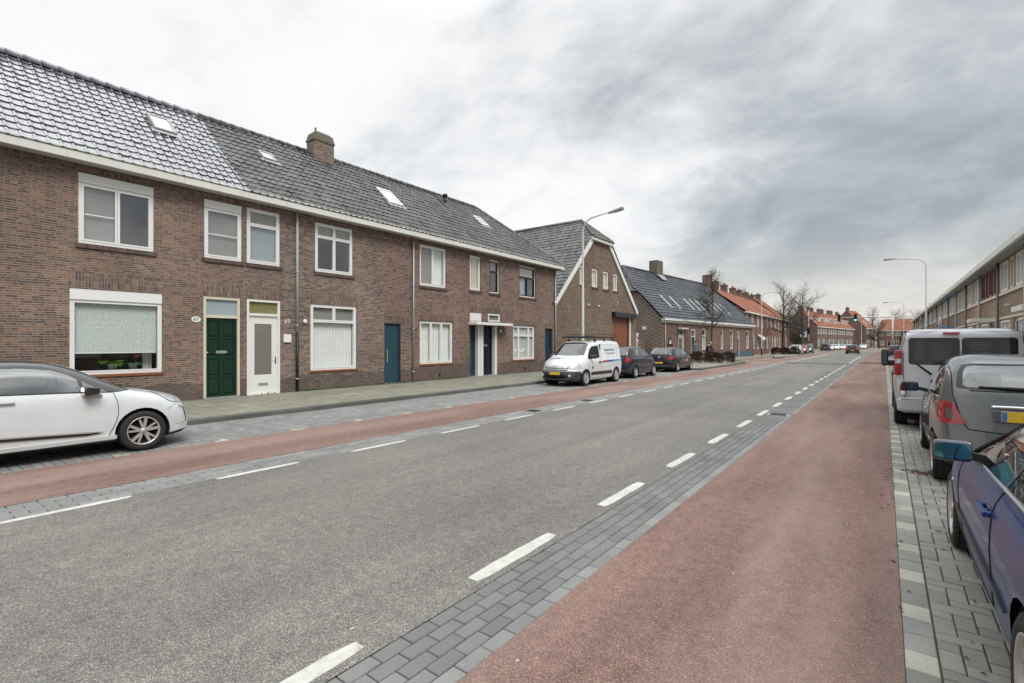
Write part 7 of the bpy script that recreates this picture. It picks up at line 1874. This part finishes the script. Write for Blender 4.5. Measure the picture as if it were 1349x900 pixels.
cl=t.math('ADD',t.math('ADD',t.math('MULTIPLY',n1.outputs[0],.52),t.math('MULTIPLY',n2.outputs[0],.36)),t.math('MULTIPLY',n3.outputs[0],.12))
cl=t.math('MULTIPLY_ADD',t.math('SUBTRACT',cl,.5),1.55,.5)
# the cloud deck is thin to the left of the street and thick to the right
mr=t.node('ShaderNodeMapRange',interpolation_type='SMOOTHSTEP'); t.link(X_,mr.inputs[0]); mr.inputs[1].default_value=-.62; mr.inputs[2].default_value=-.05; mr.inputs[3].default_value=.165; mr.inputs[4].default_value=-.03
cl=t.math('ADD',cl,mr.outputs[0])
deck=t.ramp(cl,[(.28,(.245,.27,.288)),(.42,(.34,.364,.378)),(.51,(.445,.462,.468)),(.60,(.565,.575,.577)),(.70,(.645,.649,.648)),(.9,(.68,.682,.68))])
hz=t.node('ShaderNodeMapRange',interpolation_type='SMOOTHSTEP'); t.link(Z_,hz.inputs[0]); hz.inputs[1].default_value=.0; hz.inputs[2].default_value=.22; hz.inputs[3].default_value=.72; hz.inputs[4].default_value=0
deck=t.mix(hz.outputs[0],deck,(.60,.555,.50))
# brighter deck overhead
zt=t.node('ShaderNodeMapRange',interpolation_type='SMOOTHSTEP'); t.link(Z_,zt.inputs[0]); zt.inputs[1].default_value=.52; zt.inputs[2].default_value=.9; zt.inputs[3].default_value=1.0; zt.inputs[4].default_value=2.9
bg2=t.node('ShaderNodeBackground'); t.link(deck,bg2.inputs[0]); t.link(t.math('MULTIPLY',zt.outputs[0],1.0),bg2.inputs[1])
mx=t.node('ShaderNodeMixShader'); mx.inputs[0].default_value=.94; t.link(bg.outputs[0],mx.inputs[1]); t.link(bg2.outputs[0],mx.inputs[2]); t.link(mx.outputs[0],out.inputs[0])
sl=bpy.data.lights.new('sun','SUN'); sl.energy=1.45; sl.angle=radians(25); sl.color=(1,.95,.88)
so=bpy.data.objects.new('sun',sl); COL.objects.link(so)
d=Vector((sin(SUN_AZ)*cos(SUN_EL),cos(SUN_AZ)*cos(SUN_EL),sin(SUN_EL))); so.rotation_euler=d.to_track_quat('Z','Y').to_euler()
cam=bpy.data.cameras.new('camera'); co=bpy.data.objects.new('camera',cam); COL.objects.link(co); scn.camera=co
co.location=(0,0,1.7); co.rotation_euler=(pi/2,0,atan2(490.5,650)); cam.sensor_width=36; cam.lens=650/1349*36; cam.shift_y=2/1349; cam.clip_end=3000; cam.clip_start=.05
scn.view_settings.view_transform='Standard'; scn.view_settings.look='None'; scn.view_settings.exposure=0.62; scn.view_settings.gamma=1; scn.view_settings.use_curve_mapping=False
scn.render.engine='CYCLES'; scn.cycles.max_bounces=6; scn.cycles.transparent_max_bounces=12; scn.cycles.use_denoising=True
scn.cycles.sample_clamp_indirect=6; scn.cycles.caustics_reflective=False; scn.cycles.caustics_refractive=False
